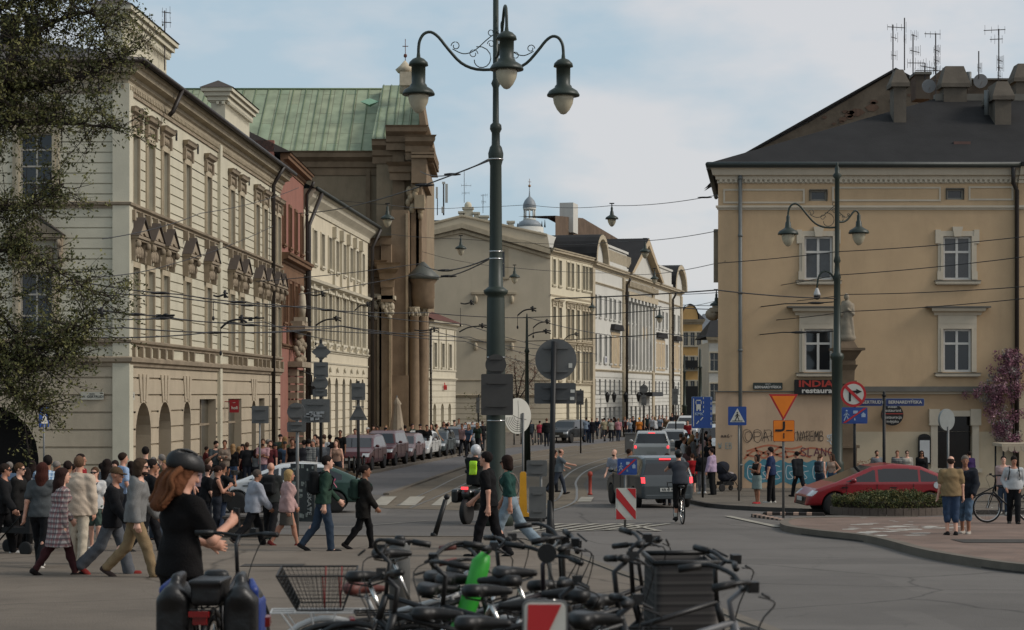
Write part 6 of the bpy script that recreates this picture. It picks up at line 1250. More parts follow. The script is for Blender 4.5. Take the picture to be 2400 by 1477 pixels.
# == people: one continuous body each, clothing and hair as parts
hx=lambda s:tuple(int(s[i:i+2],16)for i in(0,2,4))
POSE={
'stand':((2,3),(-3,3),(2,7,12,0),(-2,7,14,0),0,0,0),'shift':((8,12),(-3,2),(5,12,30,10),(0,8,15,0),2,15,-5),
'walk':((17,6),(-12,20),(-16,7,14,0),(16,7,26,0),4,0,0),'walk2':((-11,22),(17,5),(16,7,24,0),(-14,7,14,0),4,0,0),
'stride':((25,8),(-20,20),(-18,8,16,0),(12,8,24,0),7,0,-4),'stride2':((-20,22),(24,6),(10,8,22,0),(-12,8,18,0),5,0,-5),
'phone':((4,5),(-3,3),(25,8,95,35),(0,8,20,0),2,0,-22),'phone2':((3,3),(-3,4),(10,8,70,30),(22,10,92,35),3,10,-20),
'fold':((3,3),(-3,5),(14,4,88,62),(16,4,84,62),0,10,0),'hips':((6,6),(-2,2),(-18,32,78,30),(5,6,20,10),0,-20,0),
'camera':((3,3),(-5,5),(52,22,118,48),(48,24,122,48),0,0,3),'pockets':((10,10),(-8,14),(-12,14,45,30),(-10,14,45,30),0,0,-25),'point':((24,8),(-20,22),(10,8,60,20),(48,8,30,0),8,0,-12)}
def un(v):v=np.array(v,float);return v/np.linalg.norm(v)
class Body:
 def __init__(s,H,fem,girth,ps,h,fing):
  s.s=k=H/1.75;s.k=k;s.g=girth;s.fem=fem;s.h=h;s.fing=fing;(lf,lk),(rf,rk),al,ar,lean,ht,hp=ps;s.leg=[]
  def leg(a,kn):a,b=R(a),R(a-kn);return np.array((0,math.sin(a),-math.cos(a))),np.array((0,math.sin(b),-math.cos(b))),b
  Ls=[leg(lf,lk),leg(rf,rk)];T=.43*k;hz=max(-(u[2]+v[2])*T for u,v,b in Ls)+.075*k;s.P=P=np.array((0,0,hz))
  for q,(u,v,b)in zip((-1,1),Ls):
   hip=P+(q*(.088 if not fem else .092)*k,0,-.02*k);kn=hip+u*T;an=kn+v*T;fp=b*.8 if b<-.25 else min(max(b,0),.3);s.leg.append((hip,kn,an,np.array((q*.12,math.cos(fp),math.sin(fp)))))
  L_=R(lean);s.t=t=np.array((0,math.sin(L_),math.cos(L_)));s.f=np.array((0,math.cos(L_),-math.sin(L_)));sw=(.185 if not fem else .162)*k;s.sh=[P+t*.45*k+np.array((q*sw,0,0))for q in(-1,1)]
  s.arm=[]
  for q,sh,(a,o,e,i)in zip((-1,1),s.sh,(al,ar)):
   a,o,e,i=R(a)+L_*.5,R(o),R(e),R(i);u=un((q*math.sin(o),math.sin(a)*math.cos(o),-math.cos(a)*math.cos(o)));v=un((q*math.sin(o)*.6-q*math.sin(i),math.sin(a+e)*math.cos(i),-math.cos(a+e)));el=sh+u*.285*k;s.arm.append((sh,el,el+v*.245*k,v))
  s.N=P+t*.5*k;hr=L_*.5+R(hp)*-1;s.RM=np.array(Matrix.Rotation(R(ht),3,'Z')@Matrix.Rotation(-hr,3,'X'));s.C=P+t*.655*k+s.RM@np.array((0,.012,.03))*k
  s.lo=np.array((-.75,-.75,-.06))*k;s.hi=np.array((.75,.85,1.12*1.75))*k
  pts=np.array([p for l in s.leg for p in l[:3]]+[p for a_ in s.arm for p in a_[:3]]+[a_[2]+a_[3]*.2 for a_ in s.arm]+[s.C]);s.lo=pts.min(0)-.24*k;s.hi=pts.max(0)+.2*k
 def new(s,h=None):return SDF(s.lo,s.hi,h or s.h,1)
 def hd(s,v):return s.C+s.RM@(np.array(v,float)*s.k)
 def torso(s,S,o=0):
  k,P,t,g=s.k,s.P,s.t,s.g;X_=((1,0,0),1.42);fl=lambda f_:((1,0,0),f_)
  S.cone(P-t*.03*k,P+t*.14*k,(.112 if s.fem else .104)*k*g+o,(.088 if s.fem else .1)*k*g+o,.05,fl(1.5 if s.fem else 1.45));S.cone(P+t*.14*k,P+t*.36*k,(.086 if s.fem else .1)*k*g+o,.11*k*g**.5+o,.05,fl(1.38));S.cone(P+t*.36*k,P+t*.44*k,.11*k*g**.5+o,.075*k+o,.05,fl(1.45))
  S.cone(s.sh[0]+(0.02,0,0),s.sh[1]-(0.02,0,0),.05*k+o,.05*k+o,.05);S.cone(P+t*.45*k,s.N+t*.02,.07*k+o,.055*k+o*.7,.04)
  if s.fem:
   for q in(-1,1):S.ell(P+t*.35*k+s.f*.075*k+(q*.065*k,0,0),[.065*k+o]*3,None,.04)
  if g>1.1:S.ell(P+t*.14*k+s.f*.06*k,[.15*k*g+o,.11*k*g+o,.16*k+o],None,.06)
 def arms(s,S,fr=1,o=0):
  k=s.k;g=s.g**.5
  for sh,el,wr,v in s.arm:
   if fr<=0:continue
   e2=sh+(el-sh)*min(1,fr*2);S.cone(sh,e2,.05*k*g+o,(.05-.012*min(1,fr*2))*k*g+o,.03)
   if fr>.5:w2=el+(wr-el)*(fr-.5)*2;S.cone(el,w2,.039*k*g+o,(.027*k+o),.03)
 def legs(s,S,fr=1,o=0,wide=0):
  k=s.k;g=s.g**.6
  for hip,kn,an,f_ in s.leg:
   k2=hip+(kn-hip)*min(1,fr*2);S.cone(hip,k2,.083*k*g+o,(.083-.03*min(1,fr*2))*k*g+o+wide*.4,.04)
   if fr>.5:
    a2=kn+(an-kn)*(fr-.5)*2;r1=(.052-.015*(fr-.5)*2)*k+o+wide;S.cone(kn,a2,.053*k*g+o+wide*.5,r1,.03)
    if not wide:S.ell(kn+(an-kn)*.3-un(f_)*.015*k,[.048*k*g+o,.05*k*g+o,.1*k],None,.03)
 def body(s):
  S=s.new();k=s.k;s.torso(S);s.arms(S);s.legs(S)
  for hip,kn,an,f_ in s.leg:S.cone(an,an+f_*.12*k-np.array((0,0,.045*k)),.03*k,.022*k,.02)
  S.cone(s.N-s.t*.04*k,s.hd((0,-.01,-.05)),.052*k,.05*k,.02)
  S.ell(s.hd((0,-.012,.028)),[.074*k,.094*k,.09*k],s.RM);S.ell(s.hd((0,.026,-.03)),[.058*k,.066*k,.088*k],s.RM)
  S.cone(s.hd((0,.088,.015)),s.hd((0,.108,-.018)),.01*k,.015*k,.012);S.ell(s.hd((0,.072,-.095)),[.024*k,.02*k,.02*k],s.RM,.02)
  if s.h<.02:
   for q in(-1,1):S.ell(s.hd((q*.075,-.005,.0)),[.012*k,.02*k,.032*k],s.RM,.006);S.ell(s.hd((q*.03,.1,.018)),[.017*k,.014*k,.012*k],s.RM,.01,'s')
   S.cone(s.hd((-.022,.088,-.055)),s.hd((.022,.088,-.055)),.009*k,.009*k,.008)
  for q,(sh,el,wr,v)in zip((-1,1),s.arm):
   side=un(np.cross(v,(q,0,0.01)));pl=wr+v*.085*k
   S.cone(wr,pl,.026*k,.03*k,.02,(tuple(side),1.35)if True else None)
   if s.fing:
    r=max(.0085*k,s.h*.92);bd=np.cross(side,v)*-q
    for j,l_ in enumerate((.065,.075,.07,.055)):b0=pl+side*(j-1.5)*.0225*k;m=b0+un(v+bd*.25)*l_*.55*k;S.cone(b0,m,r,r,.004);S.cone(m,m+un(v+bd*.9)*l_*.5*k,r,r*.9,.003)
    S.cone(wr+v*.03*k+side*.03*k*(1 if v[2]<-.3 else-1),wr+v*.085*k+side*.062*k*(1 if v[2]<-.3 else-1),r*1.2,r,.006)
   else:S.cone(pl,pl+v*.06*k,.03*k,.018*k,.01)
  return S
def plaidm(name,base,c1,c2,sc=9):
 if name in MC:return MC[name]
 m=bpy.data.materials.new(name);m.use_nodes=True;t=m.node_tree;b=t.nodes['Principled BSDF'];b.inputs['Roughness'].default_value=.9;tcn=N(t,'ShaderNodeTexCoord');prev=None
 col0=N(t,'ShaderNodeRGB');col0.outputs[0].default_value=lin(base);prev=col0.outputs[0]
 for ax,cc,ph,th in(('X',c1,0,.55),('Z',c1,.3,.55),('X',c2,1.2,.8),('Z',c2,2.0,.8)):
  wv=N(t,'ShaderNodeTexWave');wv.bands_direction=ax;wv.inputs['Scale'].default_value=sc/3;wv.inputs['Phase Offset'].default_value=ph*3;t.links.new(tcn.outputs['Object'],wv.inputs[0])
  r=N(t,'ShaderNodeValToRGB');r.color_ramp.elements[0].position=th;r.color_ramp.elements[1].position=th+.08;r.color_ramp.elements[1].color=(.6,.6,.6,1);mm=N(t,'ShaderNodeMix');mm.data_type='RGBA';mm.inputs['B'].default_value=lin(cc)
  t.links.new(wv.outputs['Fac'],r.inputs[0]);t.links.new(r.outputs[0],mm.inputs['Factor']);t.links.new(prev,mm.inputs['A']);prev=mm.outputs['Result']
 t.links.new(prev,b.inputs['Base Color']);MC[name]=m;return m
plaidm('red_plaid_cloth',(176,168,162),(112,52,56),(54,46,56),12);plaidm('grey_plaid_cloth',(140,140,136),(60,64,66),(40,44,48),14);plaidm('floral_cloth',(176,178,186),(60,66,80),(70,74,84),26);plaidm('blue_plaid_cloth',(150,170,190),(60,100,140),(190,200,206),14)
def cm(c):return MC[c]if c in MC else col(hx(c))
PN=0
def person(px,head,fs,yaw,pose,top,bot,hair,shoe,label,fem=0,girth=1,zoff=0,sk=0,pose_=None,M=None,H=None,extra=(),gr=None,hid=()):
 global PN;PN+=1;d=gd(fs)if fs>1000 else F/fs
 up=.13 if px>2200 and d<56 else(.11 if(zoff==0 and d>56 and(px<1380 or px>1625))else zoff)
 if H is None:H=hgt(d)-up-(head-HY)*d/F
 H=min(max(H,1.52),1.93);s=F/d;h=.0088 if s>200 else(.0115 if s>108 else(.02 if s>50 else .034));ps=pose_ or POSE[pose];j_=rnd.uniform
 if not pose_:ps=tuple((tuple(q+j_(-4,4)*(1 if i<2 or m==0 else 1.3)if(i>1 or m==0)else max(2,q+j_(-2,6))for m,q in enumerate(v))if isinstance(v,tuple)else v+(j_(-2,3)if i==4 else j_(-16,16)if i==5 else j_(-5,4)))for i,v in enumerate(ps))
 B=Body(H,fem,girth,ps,h,s>108)
 if M is None:M=TR((X(px,d),d,gz(d)+up),R(yaw))
 rt=B.body().build('person',skin(PN+sk if sk==0 else sk-1),None,M);tag(rt,label,'person',gr);k=B.k
 def out(S,nm,m):return S.build(nm,m,rt,M)
 kd,c=top.split(':');o={'tee':.014,'tank':.008,'long':.014,'jacket':.026,'hoodie':.028,'coat':.026,'dress':.012,'crop':.009}[kd];S=B.new();B.torso(S,o);B.arms(S,{'tee':.36,'tank':0,'long':.97,'jacket':.97,'hoodie':.97,'coat':.97,'dress':0,'crop':.95}[kd],o+(.012 if kd in('jacket','hoodie','tee')else 0))
 if c=='red_plaid_cloth':B.arms(S,.97,.02)
 hem={'tee':.07,'tank':-.02,'long':.05,'jacket':.13,'hoodie':.08,'coat':.26,'dress':.42,'crop':-.08}[kd]
 if hem>0:S.cone(B.P+B.t*.08*k,B.P-np.array((0,0,hem*k)),.108*k*girth+o,(.112+(.06 if kd=='dress' else .01))*k*girth+o,.05,((1,0,0),1.45))
 S.clip(B.P-np.array((0,0,hem*k)),(0,0,-1));n_=un(B.t+B.f*.5);S.clip(B.N+B.t*.015*k,n_)
 if kd=='hoodie':S.ell(B.N-B.f*.07*k,[.11*k,.06*k,.06*k],None,.04)
 if kd in('jacket','coat'):S.cone(B.N-B.f*.04*k+(-.05*k,0,0),B.N-B.f*.04*k+(.05*k,0,0),.026*k,.026*k,.02)
 if h<.02:
  Xg,Yg,Zg=np.ix_(*S.ax);S.F=S.F+(.0042*np.sin(Zg*43+Xg*17+3*np.sin(Yg*21+PN))*np.sin(Xg*23-Yg*19+PN)-.003).astype(np.float32)
 out(S,{'tee':'shirt','tank':'vest','long':'jumper','crop':'jumper'}.get(kd,kd),cm(c))
 kd2,c2=bot.split(':');S=B.new()
 if kd2=='skirt':S.cone(B.P+(0,0,.04*k),B.P-np.array((0,0,.42*k)),.115*k+.01,.16*k,.03,((1,0,0),1.35));B.torso(S,.008);S.clip(B.P+B.t*.07*k,(0,0,1));S.clip(B.P-np.array((0,0,.42*k)),(0,0,-1))
 elif kd2!='none':
  fr,o2,wd={'trousers':(.98,.016,.012),'jeans':(.97,.015,.006),'leggings':(.97,.009,0),'shorts':(.42,.018,0),'shorts2':(.56,.02,0),'wide':(.99,.016,.036)}[kd2];B.torso(S,.008);B.legs(S,fr,o2,wd);S.clip(B.P+B.t*.08*k,(0,0,1))
  if h<.02:Xg,Yg,Zg=np.ix_(*S.ax);S.F=S.F+(.005*np.sin(Zg*38+2*np.sin(Xg*30))*np.sin(Yg*27+Xg*11+PN)-.004).astype(np.float32)
 if kd2!='none':out(S,kd2 if kd2 in('skirt','jeans','leggings')else('shorts' if 'short' in kd2 else 'trousers'),cm(c2))
 if shoe and 's' not in hid:
  for hip,kn,an,f_ in B.leg:
   S=SDF(an-.22*k,an+.26*k,max(h,.011)if h<.03 else .03,1);z0=an-np.array((0,0,.05*k))-un(f_)*.045*k;S.cone(z0+(0,0,.015),z0+un(f_)*.17*k,.046*k,.042*k,.02);S.cone(z0+un(f_)*.15*k,z0+un(f_)*.21*k,.044*k,.036*k,.02,((1,0,0),1.15));S.cone(an-f_*.012,z0+un(f_)*.05,.04*k,.045*k,.03);S.clip(z0-np.array((0,0,.026*k)),np.cross(np.array((1,0,0)),un(f_))*-1);out(S,'shoe',cm(shoe))
 kd3,c3=hair.split(':')
 if kd3!='bald':
  S=SDF(B.C-.5*k,B.C+.3*k,h if h<.03 else .03,1);S.ell(B.hd((0,-.02,.034)),[.084*k,.104*k,.098*k],B.RM)
  if kd3=='fringe':S.clip(B.hd((0,-.02,.05)),tuple(B.RM@np.array((0,.25,.97))))
  n_=un((0,.78,-.62));S.clip(B.hd((0,.05,.045)),tuple(B.RM@n_));mh=col(hx(c3))
  if kd3=='long':S.cone(B.hd((0,-.055,.03)),B.hd((0,-.07,-.12)),.072*k,.075*k,.04,((1,0,0),1.2));S.cone(B.hd((0,-.07,-.12)),B.hd((0,-.1,-.3)),.07*k,.05*k,.04,((1,0,0),1.5));[S.cone(B.hd((q*.066,-.01,.02)),B.hd((q*.075,-.03,-.16)),.026*k,.03*k,.03)for q in(-1,1)]
  if kd3=='bob':S.cone(B.hd((0,-.04,.02)),B.hd((0,-.05,-.1)),.078*k,.07*k,.04,((1,0,0),1.15));[S.cone(B.hd((q*.068,.01,.02)),B.hd((q*.07,.005,-.1)),.026*k,.026*k,.03)for q in(-1,1)]
  if kd3=='pony':S.cone(B.hd((0,-.1,.05)),B.hd((0,-.16,-.02)),.035*k,.035*k,.02);S.cone(B.hd((0,-.16,-.02)),B.hd((0,-.17,-.16)),.034*k,.02*k,.02)
  if kd3=='bun':S.ell(B.hd((0,-.1,.09)),[.04*k]*3)
  if h<.02:Xg,Yg,Zg=np.ix_(*S.ax);S.F=S.F+(.004*np.sin(Xg*190+2*np.sin(Zg*40))*np.sin(Zg*55+Yg*60)).astype(np.float32)
  if kd3 in('cap','hat'):
   S.ell(B.hd((0,-.02,.045)),[.09*k,.108*k,.09*k],B.RM);S.clip(B.hd((0,0,.03)),tuple(B.RM@np.array((0,0,-1))));S.ell(B.hd((0,.1,.035)),[.07*k,.075*k,.014*k],B.RM,.01);out(S,'cap',mh)
  else:out(S,'hair',mh)
 mb=MB(M)
 if 'g' in extra:mb.tube([B.hd((-.075,.03,.022)),B.hd((-.055,.09,.022)),B.hd((.055,.09,.022)),B.hd((.075,.03,.022))],.008,5);[mb.ell(B.hd((q*.032,.095,.012)),(.026,.016,.02),8,5)for q in(-1,1)];mb.build('sunglasses',blackp,rt)
 elif s>60:
  for q in(-1,1):mb.ell(B.hd((q*.03,.086,.018)),(.011,.007,.007),6,4)
  mb.build('eyes',mat('eye_dark',(40,30,26),.3),rt)
 if 'b' in extra:S=SDF(B.C-.45*k,B.C+.2*k,h,1);S.ell(B.hd((0,.045,-.075)),[.056*k,.056*k,.042*k],B.RM);out(S,'beard',col((44,34,28)))
 for e in extra:
  if e[:2]=='bp':
   c_=B.P+B.t*.3*k-B.f*.2*k;S=SDF(B.lo,B.hi,max(h,.014),2);S.rbox(c_,(.14*k,.08*k,.21*k),.06);S.rbox(c_-B.f*.08*k-B.t*.06*k,(.11*k,.04*k,.11*k),.035,None,.02)
   for q in(-1,1):
    for a_,b_ in(((q*.1,-.12,.48),(q*.11,.0,.53)),((q*.11,0,.53),(q*.12,.13,.42)),((q*.12,.13,.42),(q*.15,.1,.22)),((q*.15,.1,.22),(q*.14,-.12,.14))):S.cone(B.P+(B.t*a_[2]+B.f*a_[1])*k+(a_[0]*k,0,0),B.P+(B.t*b_[2]+B.f*b_[1])*k+(b_[0]*k,0,0),.016,.016,.01)
   o_=S.build('backpack',cm(e[2:8]),None,M);tag(o_,e[8:],'backpack')
  if e[:2]=='sb':
   q=1;pth=[B.P+(B.t*.5+B.f*.0)*k+(-.09*k,0,0),B.P+(B.t*.42+B.f*.15)*k+(-.05*k,0,0),B.P+(B.t*.2+B.f*.16*girth)*k+(.08*k,0,0),B.P+B.t*.03*k+(.19*k,0,0),B.P+(B.t*.2-B.f*.16)*k+(.1*k,0,0),B.P+(B.t*.45-B.f*.13)*k+(-.06*k,0,0),B.P+B.t*.5*k+(-.09*k,0,0)]
   m_=MB(M);m_.tube(smooth([tuple(p)for p in pth],4),.011,6);m_.cb(B.P+(.22*k,.02,-.04),(.08,.2,.15));m_.prism([(.17*k,B.P[2]+.03),(.27*k,B.P[2]+.03),(.26*k,B.P[2]-.06),(.18*k,B.P[2]-.06)],-.1,.13);tag(m_.build('shoulder_bag',cm(e[2:8]),None,M),e[8:],'bag')
  if e[:2]=='ph':
   wr=B.arm[1 if e[2]=='r' else 0];c_=wr[2]+wr[3]*.1*k;m_=MB(M);m_.cb(c_,(.075,.015,.14)if e[3]=='p' else(.14,.1,.1));
   if e[3]=='c':m_.lathe([(.04,0),(.045,.12)],12,TR(tuple(c_),0,R(-90)))
   tag(m_.build('phone' if e[3]=='p' else 'camera',blackp,None,M),e[4:],'phone' if e[3]=='p' else 'camera')
 return rt,B,M
p=person
p(5,1083,1300,-85,'walk','jacket:1a1a1b','trousers:161617','short:2a211c','c4c0ba','person in black jacket and white trainers at the left frame edge',extra='g')
p(40,1084,1292,-100,'shift','jacket:1c1b1a','leggings:161414','short:4a3626','302c2a','person in a black leather jacket and sunglasses looking down',fem=1,extra='g')
p(62,1096,120,-10,'stand','jacket:141414','trousers:141414','long:221a18','181818','long dark haired person in black before the dark arch',fem=1)
p(96,1079,1333,-8,'walk','tee:46494a','trousers:18181a','long:3c1f19','b8b4ae','person with long reddish brown hair and loose grey T-shirt',fem=1)
p(110,1062,126,0,'walk2','tee:blue_plaid_cloth','jeans:38506a','short:1f1a18','202020','man in a blue checked shirt behind the long haired people',sk=4)
p(136,1090,1352,-55,'walk2','dress:red_plaid_cloth','leggings:3a2022','long:2c1d19','1a1616','person in red and white plaid dress and dark tights',fem=1)
p(157,1077,122,-20,'walk','long:30302f','jeans:54718c','short:251c19','202020','dark haired person mostly hidden by the beige jacket man',gr=None)
p(184,1068,1326,-12,'stand','jacket:b5a593','trousers:b3a896','short:5c4636','c2bdb4','man in beige jacket and white trousers holding a bottle',extra=('bt',))
p(191,1063,112,-90,'stand','tee:7a1e22','trousers:26262a','short:231a17','222222','person in a dark red T-shirt facing right before the palace wall')
p(222,1094,1288,178,'stand','tee:b9b7b4','shorts:46544c','pony:4a3628','b8b6b0','person in white top and green shorts with sunglasses facing us',fem=1,extra=('g','sb202020black bag hanging on the green shorts of a facing person'))
p(252,1075,114,-20,'stand','tee:77797c','jeans:3a4650','long:201816','222222','long haired person in a pale grey T-shirt near the palace pilaster',fem=1)
p(287,1060,108,-60,'stand','tee:8fa6c4','trousers:2a2d33','short:2e221c','222222','man in a light blue T-shirt near the palace corner')
p(262,1088,1350,-92,'stride','jacket:1b1b1d','wide:54565a','cap:4a3a2a','7a2c28','person in black jacket, wide grey trousers and red shoes striding right')
p(316,1064,1357,-88,'stride2','hoodie:6e6d6b','trousers:7d6a50','bob:3e3025','382e2c','bearded man in grey hoodie and khaki trousers striding right',extra=('b','g'))
p(346,1070,128,-70,'walk','tee:17181a','trousers:1b1b1d','short:1f1917','222222','person in black T-shirt half hidden by the grey hoodie')
p(366,1086,116,190,'stand','tee:7c7468','jeans:39414b','cap:23242a','222222','man in a dark cap and olive shirt behind the cyclist',extra='g')
p(388,1078,108,160,'stand','tee:5a564f','jeans:303640','pony:8a6a48','222222','fair haired person standing before the second street arch',fem=1)
p(341,1046,98,10,'stand','tee:202428','jeans:30343c','short:1d1816','222222','man in dark shirt before the first street arch')
p(402,1086,110,175,'phone','tee:6a625a','jeans:333a44','short:6a5040','222222','person in grey-brown shirt just left of the helmet')
p(521,1085,1252,-55,'camera','tee:1c1d1f','jeans:2d3646','short:2a211d','222222','photographer in dark T-shirt and jeans holding up a camera',extra=('phrcblack camera raised by the man in dark T-shirt','sb181818black camera bag at the hip of the photographer'),sk=4)
p(508,1108,1262,-75,'phone2','tank:28201e','jeans:22252c','pony:2a1e1a','222222','person in a black strap top looking at a phone',fem=1,extra=('phlpphone held by the person in a black strap top',))
p(482,1112,1258,-60,'phone','tee:19191b','jeans:1d1f24','bun:2a1e1a','222222','person in black beside the blue helmeted cyclist',fem=1)
p(593,1095,1282,-62,'stride','jacket:93969e','trousers:171719','short:4c443e','5c504a','man in pale blue-grey jacket and black trousers walking right',girth=1.12)
p(634,1082,1268,-5,'walk','tee:2b2d2c','trousers:18181a','bald:000000','26302c','bald man in dark T-shirt seen from behind',girth=1.08,extra=('bp1a1b1cblack backpack on the bald man',))
p(672,1110,1282,-68,'walk2','jacket:a88a86','skirt:4e4842','bob:9a7f56','5e2422','old lady in pink jacket and grey skirt with short blond hair',fem=1,girth=1.06)
p(757,1065,1295,-75,'walk2','long:2c3f34','jeans:2e3947','short:1f1a17','1b1b1d','young man in dark green jumper and jeans walking right',extra=('bp151617black backpack on the man in the green jumper',))
p(851,1086,1290,-80,'walk','coat:1b1917','leggings:131213','pony:221a17','181516','person with a ponytail in black jacket and leggings walking right',fem=1,extra=('bp24352edark green backpack on the person in black leggings',))
p(1147,1053,134,75,'walk','tee:131213','trousers:141315','short:1c1615','181818','man all in black passing before the main lamp post')
p(1196,1059,1292,78,'stride','crop:24403a','wide:76838c','bob:241814','b8ac98','person in dark green top and wide pale jeans walking left',fem=1,extra=('g','sb8a7a72small pale phone pouch hanging at the wide pale jeans'))
p(2229,1068,1269,-3,'stand','tee:7f6b4e','shorts2:2f3d52','fringe:3a2d26','1b1a1a','balding man in khaki shirt and denim shorts seen from behind',girth=1.14)
p(2263,1066,1266,150,'shift','jacket:22252b','shorts2:4c5f72','short:6a6058','9a938a','grey haired man in dark jacket beside the khaki shirt',girth=1.05,extra=('sb20242ablack shoulder bag of the grey haired man',))
p(2272,1070,64,20,'stand','jacket:33244a','jeans:252833','short:241c1a','222222','person in a purple jacket before the dark shop window')
p(2376,1067,1241,172,'pockets','long:a9abab','trousers:18191b','short:221b18','2a2826','man in pale grey jumper and black trousers at the right edge',extra=('bp222222black backpack of the man in the pale grey jumper',))
p(2352,1082,1216,165,'stand','tee:a88e88','jeans:36404e','short:241c1a','a8a49c','person in pink top behind the bicycle at the right edge',fem=1)
p(1774,1065,1189,125,'fold','tank:231f1d','skirt:75827e','bob:241b18','9a2c30','person in pale grey skirt and red shoes with folded arms',fem=1)
p(1808,1047,1187,72,'stand','tee:222c48','trousers:161618','short:241d1b','b4b0a8','man in navy shirt and black trousers facing left',girth=1.12,extra='b')
p(1872,1055,1172,35,'stride','jacket:1e2023','trousers:1b1c20','short:1d1917','1d1b1b','man in a dark suit walking away along the graffiti')
p(1922,1070,70,-35,'stand','tank:6a7478','jeans:28323e','pony:4a382c','222222','person in grey vest with a backpack left of the right lamp post',fem=1,extra=('bp2a2c32dark backpack of the person in the grey vest',))
p(1950,1073,68,140,'hips','tank:a08878','jeans:37495c','long:3a2a20','222222','person in a pale top beside the statue pedestal',fem=1)
p(2055,1062,63,185,'stand','long:6c7074','jeans:2c3038','short:231c19','222222','bearded man in grey jumper behind the red car',extra='b',sk=2)
p(2103,1073,63,180,'stand','jacket:grey_plaid_cloth','jeans:2c3038','short:5a3a28','222222','person in a patterned jacket behind the red car roof',fem=1)
p(2126,1074,63,178,'stand','jacket:a49e94','jeans:2c3038','short:2a201c','222222','person in white jacket and sunglasses behind the red car',extra='g',fem=1)
p(2160,1073,63,172,'stand','jacket:19191a','jeans:2c3038','long:241a17','222222','long haired person in black jacket behind the red car',extra='g',fem=1)
p(1669,1050,1167,62,'stand','hoodie:a08ca2','wide:161617','short:2a1f1c','222222','person in lilac hoodie and wide black trousers beside the stroller',girth=1.08)
p(1645,1055,1164,10,'stand','long:1a1a1c','leggings:5a5a5c','pony:8a7454','b8b4b0','person in black top, grey leggings and white trainers',fem=1)
p(1622,1066,1160,5,'stand','long:8e1a1e','skirt:151416','bun:4a3226','222222','person in a bright red jumper and black skirt',fem=1)
p(1640,1030,52,10,'stand','tee:97807e','jeans:2a2e38','short:251d1b','222222','person in dusty pink top with a crossing strap',fem=1)
p(1608,1014,50,20,'stand','jacket:grey_plaid_cloth','jeans:2a2e38','short:5a5450','222222','grey haired person in a patterned grey top by the bus lane sign')
p(1634,1012,47,170,'stand','jacket:8f9496','jeans:22262e','short:241c1a','222222','person in pale jacket below the bus lane sign')
p(1655,1010,46,20,'stand','tee:1c1e22','jeans:22262e','short:241c1a','222222','person in black right under the bus lane sign')
p(1664,1030,55,150,'stand','jacket:17181a','jeans:17181a','short:241c1a','222222','dark dressed person against the corner of the ochre building')
p(1614,1045,60,10,'stand','tee:4a3634','jeans:22262e','long:2c201c','222222','dark haired person behind the red jumper',fem=1)
p(1563,1062,74,170,'stand','tank:6a4a44','jeans:22262e','long:2c1e1a','222222','long haired person just behind the grey car roof',fem=1)
p(1441,1051,69,150,'walk','tee:floral_cloth','shorts:54584e','bald:000000','1e1e20','bald bearded man in a white patterned T-shirt',extra='b')
p(1470,1050,68,-80,'walk','tee:2e332f','jeans:2c3442','short:2c1f18','1e1e20','dark haired man walking right behind the blue zone sign')
p(1309,1049,1165,-85,'point','tee:5a6064','jeans:363b44','fringe:4a3428','24201e','balding man in grey T-shirt stepping right with arm out',girth=1.15)
p(1298,1054,1160,-85,'walk','tee:3a3230','trousers:202226','short:2a1e1a','222222','person in dark clothes hidden behind the balding man')
for a_ in[(504,1032,-150,'phone2','tee:343a3d','jeans:1d2026','short:1d1816','bearded man in dark grey T-shirt before the palace doors',0,'b'),(527,1031,175,'fold','jacket:7e7064','jeans:23262c','short:3a2820','person in an open pale brown jacket beside the bearded man',1,''),
(547,1040,-20,'stand','long:161517','jeans:3c4c66','long:86694a','blond long haired person in a black top',1,''),(579,1036,20,'stand','tee:17181b','jeans:1d2028','short:4a3a2e','man in black T-shirt left of the pink shirt',0,''),(599,1050,-10,'walk','tank:5c5f61','jeans:1b1c20','long:2b1918','long haired person in a grey vest with a crossing strap',1,''),
(617,1021,170,'fold','tee:b08a8c','jeans:5a5e70','short:3a2a22','person in a pink T-shirt before the palace downpipe',0,'b'),(634,1032,160,'stand','tee:5a2a2c','jeans:23262c','short:3a2a24','person in a wine red top behind the black cap',0,'b'),(645,1040,0,'stand','tee:14171d','jeans:4f6c74','cap:1c1c1e','man in navy T-shirt and dark cap seen from behind',0,''),
(657,1010,10,'stand','tee:2c3a33','shorts:20252c','cap:16181c','man in dark green T-shirt and cap before the pink facade',0,''),(685,1015,178,'stand','dress:141314','none:0','short:3a241c','person in a long black sleeveless dress',1,''),(712,1012,-20,'walk','jacket:2c2c30','jeans:22252c','short:1f1917','person in dark striped jacket left of the checked shirt',0,''),
(723,1020,-10,'stand','jacket:grey_plaid_cloth','jeans:56667a','short:1e1a18','person in a grey checked shirt seen from behind',0,''),(757,1028,0,'stand','tee:5a5d60','jeans:26292f','short:84705c','grey haired person in a grey shirt left of the black T-shirt',0,''),(773,1002,5,'stand','tee:131315','jeans:1b1e24','short:1d1816','broad man in black T-shirt beside the first parked minivan',0,''),
(739,1000,160,'stand','tee:2e3335','jeans:1b1e24','short:2c2019','person in dark grey top under the wide sign back',0,''),(759,998,-20,'stand','tee:a5a7a8','jeans:1b1e24','short:4a3830','person in a white T-shirt with dark straps',0,''),(789,1014,170,'walk','tank:8a6e5e','jeans:1b1e24','long:4a3628','bare armed person by the minivan bonnet',1,'')]:
 p(a_[0],a_[1],62 if a_[1]>1010 else 56,a_[2],a_[3],a_[4],a_[5],a_[6],'222222',a_[7],fem=a_[8],extra=a_[9])
